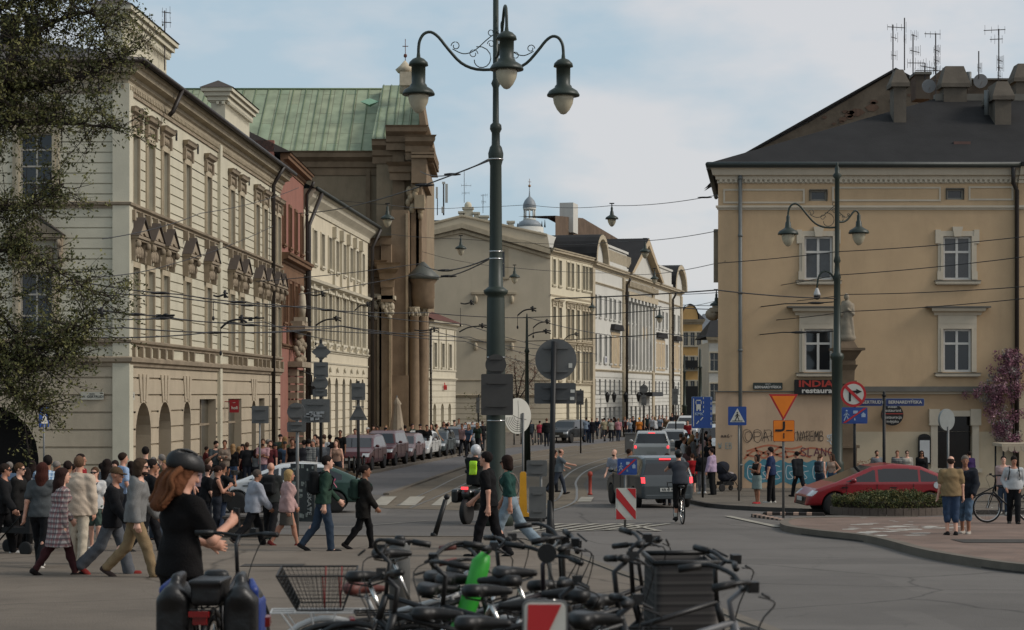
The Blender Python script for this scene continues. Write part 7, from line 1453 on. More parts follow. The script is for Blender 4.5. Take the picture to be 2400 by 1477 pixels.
for px,hd_,s_,yw,tp,hr,lb,fm in[(798,991,50,180,'tee:17181a','short:3a2c24','man in black above the first minivan',0),(832,993,48,180,'tee:a8a9aa','short:241b18','person in white between the dark pole and the church',0),(862,993,46,175,'tee:191b1c','cap:b8b6b0','person in a white cap and black T-shirt',0),(876,997,44,170,'tee:3a2c26','short:2a1e18','person with brown hair between white cap and white shirt',1),(886,998,44,160,'tee:2a2622','short:241b18','short person left of the white T-shirt man',0),(904,987,46,180,'tee:aaacb0','cap:1f1f22','large man in white T-shirt and dark cap',0),
(950,992,43,20,'tee:151518','short:2a221e','person in black beside the closed parasol',0),(985,990,42,10,'tee:161718','cap:1c1c1e','man in a black cap above the white car',0),(1001,993,42,170,'tee:201f20','short:2a201c','person in dark shirt right of the black cap',0),(1012,992,41,160,'coat:121214','long:16120f','person in black with long black hair by the stairs',1),(1040,987,38,175,'tee:3a2220','long:3a201a','red haired person by the stair rail',1),(1065,980,36,170,'tee:1d2320','cap:1a1c1e','person in dark green with a dark cap',0),(1076,973,34,160,'tee:968c80','short:2a211c','person in a pale top standing on the steps',0),(1053,986,37,150,'tee:7a7a78','short:b0a898','white haired person beside the dark green shirt',0),(1092,988,36,150,'tee:4a2c2a','short:2a1f1b','person in maroon before the white car',0),(1107,988,36,190,'tee:5a3630','short:2a1f1b','person in red brown before the white car',1),(1131,981,37,10,'tee:1b1b1d','short:4a3a30','person in black just left of the main lamp post',0),
(1244,983,33,5,'jacket:2a3036','short:2a2a32','person in dark coat behind the pale worn sign',0),(1265,985,33,0,'tee:8a3440','short:231b19','person in a raspberry top walking away',1),(1281,977,34,0,'jacket:17181a','short:5a4034','tall person in black walking away',0),(1374,977,31,0,'tee:808c9a','short:2a211c','person in pale blue beside the black off-roader',0),(1380,985,31,0,'tee:20263a','short:1f1a18','short person in navy beside the pale blue shirt',0),(1387,979,31,0,'coat:16151a','short:7a6048','fair haired person in a long black coat',1),(1417,978,30,10,'tee:8a8068','short:1e1a17','person in an olive shirt before the palace lanterns',0),(1433,981,30,0,'tee:949488','short:3a2e28','person in a patterned pale top near the lanterns',1),(1449,980,30,0,'tee:b07a80','short:7a6048','person in a pink shirt left of the palace downpipe',0),(1484,972,29,170,'tee:1c1c1f','short:2a211d','person in black right of the grey cabinet',0),(1477,979,29,170,'tee:8a929a','short:2c241f','person in white at the grey cabinet',0),(1498,978,30,170,'tee:b06a2c','cap:c08a34','person in orange top and yellow cap',1),(1517,967,27,170,'jacket:1f2a2a','short:5a342c','person in dark coat at the palace door',0),(1529,971,28,165,'tee:a9aaad','short:2a201b','person in white shirt at the palace door',0),(1546,973,28,175,'tee:7c8690','long:5a3a2c','long haired person in denim jacket near the door',1),(1552,969,27,175,'tee:23262c','short:2a201c','person in black behind the denim jacket',0),(1562,974,28,175,'tee:6a5640','short:5a4030','person in brown at the left of the silver car',1),(1575,968,25,175,'tee:2a2a2e','short:2a201c','distant person above the silver car roof',0),(1598,967,24,175,'tee:8e9094','short:2a201c','distant person in grey left of the red awning',0),(1585,966,23,175,'tee:3a302c','short:2a201c','distant person in brown up the street',0),(1612,985,34,175,'tee:7c2024','short:2a201c','person in red left of the bus lane sign',0)]:
 p(px,hd_,s_,yw+rnd.uniform(-15,15),rnd.choice(['stand','walk','walk2','shift']),tp,'jeans:%s'%rnd.choice(['22252c','2c3442','3a3a3c','1b1b1d']),hr,'222222',lb,fem=fm)
CN={'black':'161617','navy':'1f2735','grey':'5a5b5c','white':'a2a3a4','maroon':'4e2226','olive':'4a4a38','denim blue':'3e4f64','tan':'8a7660','dark green':'2a3830','pale pink':'a08686'}
HN={'short dark':'short:221b18','short brown':'short:4a3628','long dark':'long:231a17','long fair':'long:7c6244','grey':'short:77706a','capped':'cap:26262a'}
def extras(spots,s_,where,rg):
 used=set()
 for px,hd_ in spots:
  while True:
   c_,h_=rg.choice(list(CN)),rg.choice(list(HN))
   if(c_,h_)not in used:used.add((c_,h_));break
  hw={'grey':'with grey hair','capped':'wearing a cap'}.get(h_,'with %s hair'%h_);p(px,hd_,s_*rg.uniform(.97,1.03),rg.choice((0,20,-70,170,150,-100,60)),rg.choice(('stand','walk','shift','phone','walk2')),rg.choice(('tee:','tee:','jacket:','long:'))+CN[c_],'jeans:'+rg.choice(('1d1f24','2a3442','1a1a1b','3c3c3e')),HN[h_],'222222','person %s in a %s top %s'%(hw,c_,where),fem=h_.startswith('long'))
rg=random.Random(44)
extras([(20,1082),(75,1076),(128,1080),(170,1084),(238,1084),(270,1078),(305,1080),(330,1082)],104,'near the palace side wall',rg)
extras([(360,1068),(378,1064),(412,1070),(446,1074),(466,1068),(486,1074)],92,'behind the ginger haired cyclist',rg)
extras([(480,1044),(560,1046),(570,1040),(607,1040),(668,1034),(698,1032),(735,1030),(748,1020),(668,1018),(625,1026)],60,'before the palace shops',rg)
extras([(1602,1024),(1617,1030),(1629,1040),(1650,1034),(1660,1018),(1596,1008),(1620,1004),(1646,1000)],52,'near the bus lane sign',rg)
extras([(1464,976),(1470,980),(1508,974),(1537,976),(1556,980),(1400,979),(1410,981),(1425,978),(1440,977)],28,'before the far pale palace',rg)
extras([(905,996),(920,997),(968,993),(1020,989),(1050,984),(1085,983),(1100,981),(1120,984)],40,'behind the parked cars',rg)
# == cars
PR={'mpv':[(0,.2),(0,.45),(.015,.6),(.05,.86),(.1,.97),(.25,1),(.5,.98),(.62,.9),(.8,.62),(.93,.53),(.985,.4),(1,.2)],'suv':[(0,.24),(0,.55),(.02,.64),(.06,.92),(.12,.99),(.3,1),(.52,.97),(.6,.92),(.72,.66),(.94,.58),(.99,.48),(1,.24)],
'hatch':[(0,.22),(0,.5),(.03,.68),(.1,.78),(.24,.95),(.42,1),(.56,.95),(.8,.66),(.93,.53),(.985,.4),(1,.2)],'van':[(0,.2),(0,.6),(.03,.96),(.1,1),(.6,1),(.72,.92),(.84,.62),(.95,.55),(1,.42),(1,.2)]}
amber=mat('plate_white',(176,176,170),.6,.1,5);lampr=mat('tail_lamp_red',(120,16,18),.2,.1,5,spec=.6);lamprl=mat('lit_brake_lamp',(255,60,66),.3,0,emit=1.6);hlm=mat('headlamp',(176,180,182),.1,.2,8,spec=.8)
def wheel(rt,M,x,y,r,w=.2,spokes=7):
 Mw=M@TR((x,y,r))@Matrix.Rotation(R(90),4,'Y');a=MB(Mw);a.lathe([(r*.62,-w/2),(r*.93,-w/2),(r,-w*.35),(r,w*.35),(r*.93,w/2),(r*.62,w/2)],24);wo=a.build('wheel',rubber,rt);b=MB(Mw)
 b.lathe([(r*.64,-w*.42),(r*.64,w*.42),(r*.58,w*.42),(r*.58,-w*.42)],24);b.lathe([(r*.14,-w*.46),(r*.14,w*.46)],10)
 for k in range(spokes):
  an=k*2*PI/spokes;u=Vector((math.cos(an),math.sin(an),0));v=Vector((-u.y,u.x,0))
  for z in(-w*.4,w*.4):b.add([u*r*.1-v*r*.09+Vector((0,0,z)),u*r*.6-v*r*.05+Vector((0,0,z)),u*r*.6+v*r*.05+Vector((0,0,z)),u*r*.1+v*r*.09+Vector((0,0,z))],[(0,1,2,3)])
 b.build('rim',mat('alloy',(132,132,130),.3,.1,5,metal=.7),wo);return wo
def car(name,label,px,d,yaw,kind,c,L_=4.3,W=1.8,H=1.5,lit=False,off=0,second=None,h=None,plate_=True,r=.32,x=None):
 x=X(px,d)if x is None else x;M=TR((x,d,gz(d)+off),R(yaw));rt=thing(name,label,'car',M);s=F/d;h=h or(.024 if s>70 else .034)
 pr=np.array(PR[kind])*(L_,H)-(L_/2,0);S=SDF((-W/2,-L_/2,.1),(W/2,L_/2,H),h,2);Xg,Yg,Zg=np.ix_(*S.ax);Y2,Z2=Yg[0]+0*Zg[0],Zg[0]+0*Yg[0];dd=np.full(Y2.shape,1e9,np.float32);ins=np.zeros(Y2.shape,bool);n=len(pr)
 for i in range(n):
  a,b=pr[i],pr[(i+1)%n];e=b-a;wy,wz=Y2-a[0],Z2-a[1];t_=np.clip((wy*e[0]+wz*e[1])/(e@e),0,1);dd=np.minimum(dd,(wy-t_*e[0])**2+(wz-t_*e[1])**2);cnd=((a[1]>Z2)!=(b[1]>Z2));ins^=cnd&(Y2<(b[0]-a[0])*(Z2-a[1])/(b[1]-a[1]+1e-9)+a[0])
 dp=np.sqrt(dd)*np.where(ins,-1,1);belt=.62*H;wid=W/2-.03-np.maximum(Z2-belt,0)*.34-np.maximum(.32*H-Z2,0)*.15-.9*np.maximum(np.abs(Y2)/L_-.36,0)**1.6*W
 ds=np.abs(Xg)-wid[None];kk=.1;hh=np.maximum(kk-np.abs(dp[None]-ds),0)/kk;S.F=(np.maximum(dp[None],ds)+hh*hh*kk*.25).astype(np.float32);wy=(-L_*.31,L_*.315)
 for q in wy:cyl=np.sqrt((Y2-q)**2+(Z2-r)**2)-(r+.045);inn=(W/2-.3)-np.abs(Xg);S.F=np.maximum(S.F,-np.maximum(cyl[None],inn)).astype(np.float32)
 V,Q=S.mesh();C_=V[Q].mean(1);e1=V[Q[:,2]]-V[Q[:,0]];e2=V[Q[:,3]]-V[Q[:,1]];Nn=np.cross(e1,e2);Nn/=np.linalg.norm(Nn,axis=1)[:,None]+1e-9;x_,y_,z_=C_.T;ax=np.abs(x_)
 up=pr[(pr[:,1]>=.44*H)];o_=np.argsort(up[:,0]);zt_=np.interp(y_,up[o_,0],up[o_,1]);wl=np.interp(z_,[belt,H],[W/2-.03,W/2-.03-(H-belt)*.34]);yb=L_*.04
 side=(np.abs(Nn[:,0])>.6)&(z_>belt+.05)&(z_<np.minimum(zt_-.1,H-.13))&(np.abs(y_-yb)>.035)&(y_>-L_*(.43 if kind!='hatch' else .36))&(np.abs(y_+L_*.24)>.03)
 wind=(Nn[:,1]>.28)&(z_>belt+.04)&(z_<H*.955)&(ax<wl-.09);rear=(Nn[:,1]<-.25)&(z_>belt+.05)&(z_<H*.93)&(ax<wl-.1)
 hl=(Nn[:,1]>.25)&(z_>H*.39)&(z_<H*.49)&(ax>W*.29)&(y_>L_*.36);tl_=(Nn[:,1]<-.35)&(z_>H*.5)&(z_<H*(.58 if kind!='mpv' else .61))&(ax>W*.39);gr_=(Nn[:,1]>.4)&(z_>H*.17)&(z_<H*.36)&(ax<W*.3)&(y_>L_*.4);low=(z_<H*.2)
 grp_=np.zeros(len(Q),int);grp_[side|wind|rear]=1;grp_[hl]=2;grp_[tl_]=3;grp_[gr_|low]=4
 if second:grp_[(grp_==0)&(y_<-L_*.17)&(z_<H*.9)]=5
 for g_,nm,mm in((0,'body',col(c,'car')),(1,'window',glassdk),(2,'headlight',hlm),(3,'tail_light',lamprl if lit else lampr),(4,'bumper_trim',blackp),(5,'rear_panel',col(second,'car')if second else None)):
  m_=grp_==g_
  if not m_.any():continue
  for sd in((0,)if g_ not in(2,3)else(-1,1)):
   q_=Q[m_&((x_*sd>0)if sd else True)]
   if len(q_):u,inv=np.unique(q_,return_inverse=True);me=npmesh(nm,V[u],inv.reshape(q_.shape));me.materials.append(mm);link(nm,me,rt,M)
 for sx in(-1,1):
  for q in wy:wheel(rt,M,sx*(W/2-.13),q,r)
  a=MB(M);a.ell((sx*(W/2+.09),L_*.2,belt+.1),(.1,.07,.07));a.tube([(sx*(W/2-.1),L_*.2,belt+.04),(sx*(W/2+.06),L_*.2,belt+.07)],.02,5);a.build('mirror',col(c,'car'),rt)
 sm=MB(M)
 for sx in(-1,1):
  ww=lambda z:(W/2-.026-max(z-belt,0)*.34)
  for yy in(yb,-L_*.2,L_*.24):sm.tube([(sx*ww(z),yy,z)for z in(.3*H,.45*H,belt)],.007,4)
  for yy in(-.02,.3):sm.cb((sx*(ww(belt)+.01),yy*L_-.2 if yy else yy,belt-.1),(.03,.18,.025))
 sm.build('door_seam',blackp,rt)
 if plate_:
  for q in(-1,1):a=MB(M);a.cb((0,q*(L_/2+.005),H*(.32 if q>0 else .38)),(.5,.02,.11));a.build('number_plate',amber,rt)
 if lit:a=MB(M);a.cb((0,-L_*.42,H*.945),(.35,.05,.035));a.build('brake_light',lamprl,rt)
 return rt,M
K0=G(863,1112);K1=G(1133,1058);ku=(K1-K0).normalized();kn_=Vector((-ku.y,ku.x,0))
for t_,kd,c_,dim,lb in((3.2,'mpv',(74,8,12),(4.5,1.85,1.68),'dark red minivan first in the row of parked cars'),(9,'van',(76,16,20),(4.4,1.8,1.75),'red van parked second behind the minivan'),(14.3,'mpv',(112,88,88),(4.1,1.7,1.5),'pinkish silver car parked third in the row'),(19,'hatch',(184,184,180),(4.3,1.78,1.55),'white car in the middle of the parked row'),(24.3,'mpv',(48,58,58),(4.2,1.75,1.5),'dark green grey car parked behind the white one'),(29.6,'suv',(66,66,68),(4.5,1.85,1.6),'dark grey car second from the far end of the parked row'),(35.5,'suv',(104,104,106),(4.5,1.85,1.62),'grey car at the far end of the parked row near the pole')):
 q=K0+ku*t_+kn_*1.05;car('parked_car',lb,None,q.y,172,kd,c_,*dim,off=.11,x=q.x)['group']if False else tag(car('parked_car',lb,None,q.y,172,kd,c_,*dim,off=.11,x=q.x)[0],group='cars parked along the left kerb')
cf,Mf=car('decorated_car','white car with a green rear and pink flamingo pictures behind the walking people',676,55.0,92,'hatch',(186,188,188),4.4,1.82,1.44,second=(40,66,58),h=.022)
a=MB(Mf);fl_=mat('flamingo_pink',(196,96,124),.4,.1,4)
for y0,z0,s_ in((-1.15,.86,.2),(-.75,.8,.14)):a.ell((-.88,y0,z0),(.02,s_,s_*.5),10,6);a.tube(smooth([(-.885,y0-s_*.7,z0),(-.88,y0-s_*1.2,z0+s_*.6),(-.87,y0-s_*.8,z0+s_*.4),(-.87,y0-s_*1.4,z0-s_*.6)],4),.018,5);a.tube([(-.89,y0,z0),(-.89,y0+.03,z0-s_*1.4)],.01,4)
a.cb((-.885,.0,.84),(.02,.9,.07));a.build('flamingo_decal',fl_,cf)
cs,Ms=car('grey_minivan','dark grey minivan seen from behind, waiting behind the road cyclist',1520,60.2,12,'mpv',(58,64,66),4.26,1.8,1.62,lit=True,h=.022)
text('KR 4E 90',.1,blackp,Ms@TR((0,-2.15,.617)),cs)
car('white_suv','white off-roader with lit brake lights ahead of the grey minivan',1527,102,-4,'suv',(188,188,184),5.0,2.0,1.78,lit=True,r=.38);car('silver_car','silver car right behind the white off-roader in the queue',1581,113,-8,'suv',(124,126,126),4.4,1.8,1.65);car('silver_car','silver car facing us far along the street',1586,150,172,'mpv',(156,156,150),4.2,1.75,1.55,r=.3)
car('far_van','white and red van left of the bus lane sign, far away',1612,158,172,'van',(170,168,164),4.8,1.9,1.9);car('white_van','white van partly hidden behind the bus lane sign',1672,108,172,'van',(158,164,168),4.8,1.95,2.0);car('black_offroader','black off-roader facing us on the far side of the street',1330,146,158,'suv',(26,30,32),4.9,1.95,1.75,r=.37);car('white_hatchback','white hatchback far behind the parked cars',1111,150,176,'mpv',(176,176,172),4.2,1.75,1.5)
cr_,Mr=car('red_hatchback','bright red hatchback driving left behind the hedge planter',2050,53.4,95,'hatch',(122,12,22),4.25,1.78,1.42,h=.02)
a=MB(Mr);a.disc(.09,-.01,.01,20,TR((-.86,-1.5,.84))@Matrix.Rotation(R(90),4,'Z'));a.build('fuel_cap',hlm,cr_)
# == bicycles
def tyre(mb,c,r,t_,n=28,ax='x'):mb.tube([Vector(c)+Vector((0,r*math.cos(2*PI*k/n),r*math.sin(2*PI*k/n)))for k in range(n+1)],t_,6,False)
def bike(label,M,fc=(24,24,24),r=.335,sh=.96,hbz=1.08,hb='flat',rack=0,basket=None,guard=0,rim=None,sad=None,grip=None,steer=0,group='bicycles parked in the foreground',panel=None,cat='bicycle'):
 rt=thing('bicycle',label,cat,M,group);fm=col(fc,'paint');W_=(-.5,.56);bb=(0,-.05,.29);st=(0,-.2,.7);hd0=(0,.42,.72);hd1=(0,.38,.86);a=MB(M)
 for p_,q_,rr in((bb,st,.017),(st,hd1,.016),(bb,hd0,.02),(hd0,hd1,.021),(st,(0,W_[0],r),.009),(bb,(0,W_[0],r),.01)):
  if p_==st and q_[1]==W_[0]or p_==bb and q_[1]==W_[0]:[a.tube([p_,(sx*.06,q_[1],q_[2])],rr,6)for sx in(-1,1)]
  else:a.tube([p_,q_],rr,8)
 a.build('frame',fm,rt);Mst=M@TR((0,.4,0),R(steer))@TR((0,-.4,0));a=MB(Mst)
 for sx in(-1,1):a.tube([(sx*.02,.43,.7),(sx*.055,.45,.62),(sx*.055,W_[1],r)],.011,6)
 a.tube([hd1,(0,.36,hbz-.05),(0,.42,hbz)],.014,6);a.build('fork',fm,rt);a=MB(Mst)
 if hb=='flat':P=[(-.31,.36,hbz+.02),(-.15,.41,hbz+.02),(0,.42,hbz),(.15,.41,hbz+.02),(.31,.36,hbz+.02)]
 elif hb=='drop':P=[(-.2,.42,hbz-.12),(-.21,.54,hbz-.08),(-.2,.5,hbz),(0,.42,hbz),(.2,.5,hbz),(.21,.54,hbz-.08),(.2,.42,hbz-.12)]
 else:P=[(-.3,.2,hbz+.06),(-.28,.34,hbz+.08),(-.12,.42,hbz+.05),(0,.42,hbz),(.12,.42,hbz+.05),(.28,.34,hbz+.08),(.3,.2,hbz+.06)]
 a.tube(smooth(P,3),.012,6);a.tube([(-.25,.44,hbz+.02),(-.17,.5,hbz-.01)],.007,5);a.tube([(.25,.44,hbz+.02),(.17,.5,hbz-.01)],.007,5);a.cb((.1,.44,hbz+.03),(.05,.05,.05));a.tube(smooth([(.2,.44,hbz),(.1,.55,hbz-.05),(.03,.5,.85),(.03,.45,.6)],4),.004,4);ho=a.build('handlebar',blackp,rt)
 for e in(P[:2],P[::-1][:2]):a=MB(Mst);e0,e1=Vector(e[0]),Vector(e[1]);a.tube([e0+(e0-e1)*.05,e0.lerp(e1,.72)],.019,8);a.build('grip',grip or blackp,ho)
 a=MB(M);a.tube([st,(0,-.2-(sh-.7)*.35,sh-.04)],.0135,8);a.build('seat_post',chrome if fc[0]<100 else fm,rt);sy=-.2-(sh-.7)*.35;S=SDF((-.12,sy-.2,sh-.12),(.12,sy+.22,sh+.1),.011,1);S.cone((-.03,sy-.08,sh),(.03,sy-.08,sh),.048,.048,.03);S.cone((0,sy-.08,sh),(0,sy+.11,sh-.005),.045,.02,.03);S.ell((0,sy-.085,sh-.005),(.08,.052,.035),None,.02);S.clip((0,0,sh+.032),(0,0,1));S.clip((0,0,sh-.035),(0,0,-1));S.build('saddle',sad or blackp,rt,M);a=MB(M);a.tube([(.025,sy-.12,sh-.04),(.02,sy,sh-.06),(.01,sy+.1,sh-.03)],.005,4);a.tube([(-.025,sy-.12,sh-.04),(-.02,sy,sh-.06),(-.01,sy+.1,sh-.03)],.005,4);a.build('saddle_rail',chrome,rt)
 for y,MM in((W_[0],M),(W_[1],Mst)):
  a=MB(MM);tyre(a,(0,y,r),r-.02,.021);wo=a.build('wheel',rubber,rt);a=MB(MM);tyre(a,(0,y,r),r-.045,.011);a.tube([(-.05,y,r),(.05,y,r)],.018,8);a.build('rim',rim or chrome,wo);a=MB(MM)
  for k in range(18):an=k*PI/9;a.tube([((-1)**k*.03,y,r),(0,y+(r-.05)*math.cos(an),r+(r-.05)*math.sin(an))],.0022,3)
  a.build('spokes',chrome,wo)
  if guard:g_=MB(MM);g_.tube([(0,y+(r+.025)*math.cos(R(t_)),r+(r+.025)*math.sin(R(t_)))for t_ in range(20 if y>0 else 0,190,12)],.02,6);g_.build('mudguard',fm if guard==1 else blackp,rt)
 a=MB(M);a.tube([(.06,bb[1],bb[2]),(.06,bb[1]+.1,bb[2]-.13)],.01,5);a.tube([(-.06,bb[1],bb[2]),(-.06,bb[1]-.1,bb[2]+.13)],.01,5);a.cb((.11,bb[1]+.1,bb[2]-.13),(.09,.07,.02));a.cb((-.11,bb[1]-.1,bb[2]+.13),(.09,.07,.02));tyre(a,(.045,bb[1],bb[2]),.085,.006,16);a.tube([(.045,bb[1],bb[2]+.085),(.045,W_[0],r+.035)],.005,4);a.tube([(.045,bb[1],bb[2]-.085),(.045,W_[0],r-.035)],.005,4);a.build('crank',steel,rt)
 if rack:
  a=MB(M);
  for sx in(-.07,0,.07):a.tube([(sx,-.22,.74),(sx,-.85,.74)],.006,5)
  for y in(-.3,-.5,-.7,-.85):a.tube([(-.07,y,.74),(.07,y,.74)],.005,4)
  for sx in(-.08,.08):
   for y in(-.45,-.6,-.78):a.tube([(sx,y,.74),(sx*.9,W_[0],r)],.006,5)
  a.build('rack',fm if rack==1 else blackp,rt);a=MB(M);a.cb((0,-.87,.68),(.09,.03,.06));a.build('rear_light',lampr,rt)
 if panel:a=MB(M);a.tube([(0,.4,1.1),(0,.37,1.05),(0,.33,.9),(0,.2,.55),(0,.12,.35)],[.03,.058,.06,.055,.04],10);a.build('green_cover',panel,rt)
 return rt,Mst
SH=0
def bat(px,py,d,yaw,tilt=0):
 global SH;SH=min(max(hgt(d)-(py-HY)*d/F,.82),1.1);return TR((X(px,d),d,gz(d)),R(yaw))@Matrix.Translation((0,.29,0))@Matrix.Rotation(R(tilt),4,'Y')
def bk_(label,px,py,d,yaw,tilt=0,**k):M=bat(px,py,d,yaw,tilt);return bike(label,M,sh=SH,hbz=SH+k.pop('up',.14),**k)
leath=mat('brown_leather',(96,52,44),.55,.15,8)
b1,Mb=bk_('white city bicycle with wire rear basket and brown saddle',848,1375,12.0,-88,4,fc=(186,186,184),rack=1,guard=1,sad=leath,grip=leath,hb='swept');Wb=bat(848,1375,12.0,-88,4)
a=MB(Wb);B0=[(-.14,-.4,.77),(.14,-.4,.77),(.14,-.68,.77),(-.14,-.68,.77)];B1=[(-.19,-.32,.99),(.19,-.32,.99),(.19,-.8,.99),(-.19,-.8,.99)]
lp=lambda p_,q_,t_:tuple(Vector(p_).lerp(Vector(q_),t_))
for i in range(4):
 j=(i+1)%4;a.tube([B1[i],B1[j]],.006,4);a.tube([B0[i],B0[j]],.004,4);a.tube([B0[i],B1[i]],.005,4)
 for k in range(1,16):a.tube([lp(B0[i],B0[j],k/16),lp(B1[i],B1[j],k/16)],.0018,3);
 for k in range(1,9):a.tube([lp(B0[i],B1[i],k/9),lp(B0[j],B1[j],k/9)],.0018,3)
for k in range(1,10):a.tube([lp(B0[0],B0[3],k/10),lp(B0[1],B0[2],k/10)],.002,3)
a.build('wire_basket',black,b1);a=MB(Wb);[a.tube([(.18,y,.99),(.0,y,.76),(-.18,y,.99)],.004,4)for y in(-.42,-.52)];a.build('bungee_cord',mat('red_cord',(130,36,34),.7),b1)
bk_('black bicycle with a tall thin saddle beside the grey bin post',940,1297,12.4,-76,-3,fc=(26,24,24),up=.06);bk_('silver city bicycle with swept bars behind the green covered one',1040,1347,12.0,-80,5,fc=(128,128,126),guard=1,hb='swept',up=.2,rack=2);bk_('dark bicycle with a bright green front cover',868,1352,11.3,-84,-4,fc=(28,30,28),hb='flat',panel=mat('lime_green_plastic',(46,146,44),.45,.08,5),guard=2)
bk,Mk=bk_('dark bicycle with a checked fabric basket in front of its bars',1214,1338,11.2,-84,4,fc=(30,28,28),hb='flat',up=.18,guard=2);bk_('black sports bicycle with a long padded saddle in the middle of the row',1148,1386,9.8,-86,-5,fc=(22,22,24),guard=2,rack=2);bk_('dark bicycle at the front right with bent silver bars',1385,1447,8.9,-80,3,fc=(96,96,98),hb='swept',up=.12,guard=2)
bk_('black bicycle leaning between the green cover and the wire basket',1010,1372,11.5,-70,8,fc=(36,30,36),up=.18,steer=25);bk_('dark bicycle at the bottom edge left of the striped board',1120,1462,8.8,-88,-3,fc=(28,28,30),rack=2,guard=2,up=.08);bk_('bicycle with bulky bars in the middle of the row',1065,1352,11.6,-74,6,fc=(70,66,62),hb='flat',up=.2,steer=-20)
for lb,px,py,d,yw,tl,kw in(('black roadster with thick tyres at the back of the row',1085,1330,12.8,-70,6,dict(guard=2)),('dark step-through bicycle facing left in the row',1330,1385,10.4,84,-6,dict(guard=2,rack=2,hb='swept')),('black bicycle facing left near the striped board',1240,1420,9.6,96,7,dict(guard=2)),('black commuter bicycle at the back right of the row',1300,1372,11.8,-66,-8,dict(guard=2,rack=2,up=.22)),('dark bicycle with a padded black saddle facing left',1160,1362,11.0,78,5,dict(hb='swept',guard=2)),('black bicycle low at the bottom between saddles',1010,1440,9.6,-92,-4,dict(guard=2,rack=2)),('dark grey bicycle behind the fabric basket',1400,1400,10.6,-75,6,dict(guard=2,up=.2))):bk_(lb,px,py,d,yw,tl,fc=(22,21,21),**kw)
a=MB(Mk)
for sx in(-1,1):a.tube([(sx*.19,.47,1.09),(sx*.19,.85,1.09)],.016,6)
for yy in(.47,.85):a.tube([(-.19,yy,1.09),(.19,yy,1.09)],.016,6)
a.build('basket_rim',blackp,bk)
S_=SDF((-.25,.3,.6),(.25,.95,1.15),.014,2);S_.rbox((0,.66,.88),(.19,.19,.21),.04);S_.rbox((0,.66,.97),(.172,.172,.24),.03,None,0,'s');r_=S_.mesh();me=npmesh('fabric_basket',*r_);me.materials.append(plaidm('checked_fabric',(58,54,52),(26,24,23),(84,80,76),16));link('fabric_basket',me,bk,Mk)
pm=at(1282,1297,11.0);a=MB(TR(pm));a.disc(.055,-.01,.01,20);a.tube([(0,0,-.05),(.05,0,-.2)],.006,5);tag(a.build('bicycle_mirror',blackp),'round black mirror standing above the parked bicycles','mirror')
Mt=TR((X(497,12.6),12.6,gz(12.6)),R(-3));tb,Mts=bike('loaded touring bicycle with black and blue panniers held by its rider',Mt@Matrix.Translation((0,.5,0)),(30,30,32),rack=2,guard=2,hb='flat',hbz=1.12,group=None,steer=-15,sh=.92)
MT=Mt@Matrix.Translation((0,.5,0));navy=mat('blue_tarpaulin',(30,50,112),.45,.1,4,.2,12);btar=mat('black_tarpaulin',(24,23,23),.4,.2,4,.3,14)
for sx,lb in((-1,'left black and blue pannier on the touring bicycle'),(1,'right black and blue pannier on the touring bicycle')):
 S=SDF((sx*.25-.2,-.85,.2),(sx*.25+.2,-.25,1.0),.016,2);S.rbox((sx*.22,-.55,.58),(.11,.17,.24),.05);S.cone((sx*.22,-.68,.82),(sx*.22,-.42,.82),.07,.07,.06);S.cone((sx*.21,-.62,.92),(sx*.2,-.48,.93),.035,.03,.05);po=S.build('pannier',btar,None,MT);tag(po,lb,'pannier');S=SDF((sx*.25-.2,-.85,.2),(sx*.25+.2,-.25,1.0),.016,2);S.rbox((sx*.3,-.5,.58),(.04,.13,.22),.04);S.cone((sx*.29,-.6,.84),(sx*.26,-.5,.9),.04,.02,.04);S.build('blue_side',navy,po,MT);a=MB(MT);a.cb((sx*.21,-.725,.45),(.11,.006,.035));a.build('reflector',swh,po)
S=SDF((-.15,-.95,.7),(.15,-.3,1.1),.014,2);S.rbox((0,-.55,.83),(.1,.17,.08),.03);S.rbox((0,-.55,.9),(.11,.18,.02),.015);tag(S.build('rack_bag',btar,None,MT),'black box bag strapped on the rack of the touring bicycle','bag');a=MB(MT);a.cb((0,-.9,.72),(.13,.03,.035));a.build('reflector',lampr,tb)
rt,B,M=p(420,1064,318,-46,'phone2','tee:141212','trousers:141213','long:5e3a26','181818','cyclist with long wavy ginger hair, black T-shirt and helmet',fem=1,girth=1.04,sk=1,pose_=((6,8),(-3,4),(18,10,60,30),(20,16,92,28),3,-12,-24),extra=('phrpphone in the hand of the ginger haired cyclist',))
S=B.new(.01);S.ell(B.hd((0,-.03,.05)),[.112,.155,.118],B.RM);S.ell(B.hd((0,-.02,.02)),[.088,.11,.1],B.RM,.005,'s');S.clip(B.hd((0,0,.02)),tuple(B.RM@np.array((0,.25,-1))))
for k in range(5):q=(k-2)*.036;S.cone(B.hd((q*1.3,-.15,.12)),B.hd((q*1.5,.07,.15)),.019,.015,.004,None,'s')
S.build('helmet',blackp,rt,M)
for k in range(9):q=(k-4)*.02;S=None;a=MB(M);a.tube(smooth([tuple(B.hd((q*1.3,-.09,-.0))),tuple(B.hd((q*1.7,-.12-.012*(k%3),-.1))),tuple(B.hd((q*1.9,-.1-.02*(k%2),-.19))),tuple(B.hd((q*1.7,-.13,-.28-.02*(k%3))))],4),[.024]*4+[.022]*4+[.014]*4+[.005],6);a.build('hair_lock',col((98,62,40)),rt)
d=gd(1227);Mc=TR((X(1592,d),d,gz(d)),R(4));bike('slim black racing bicycle under the road cyclist',Mc,(22,22,24),hb='drop',hbz=.98,group=None,sh=.93)
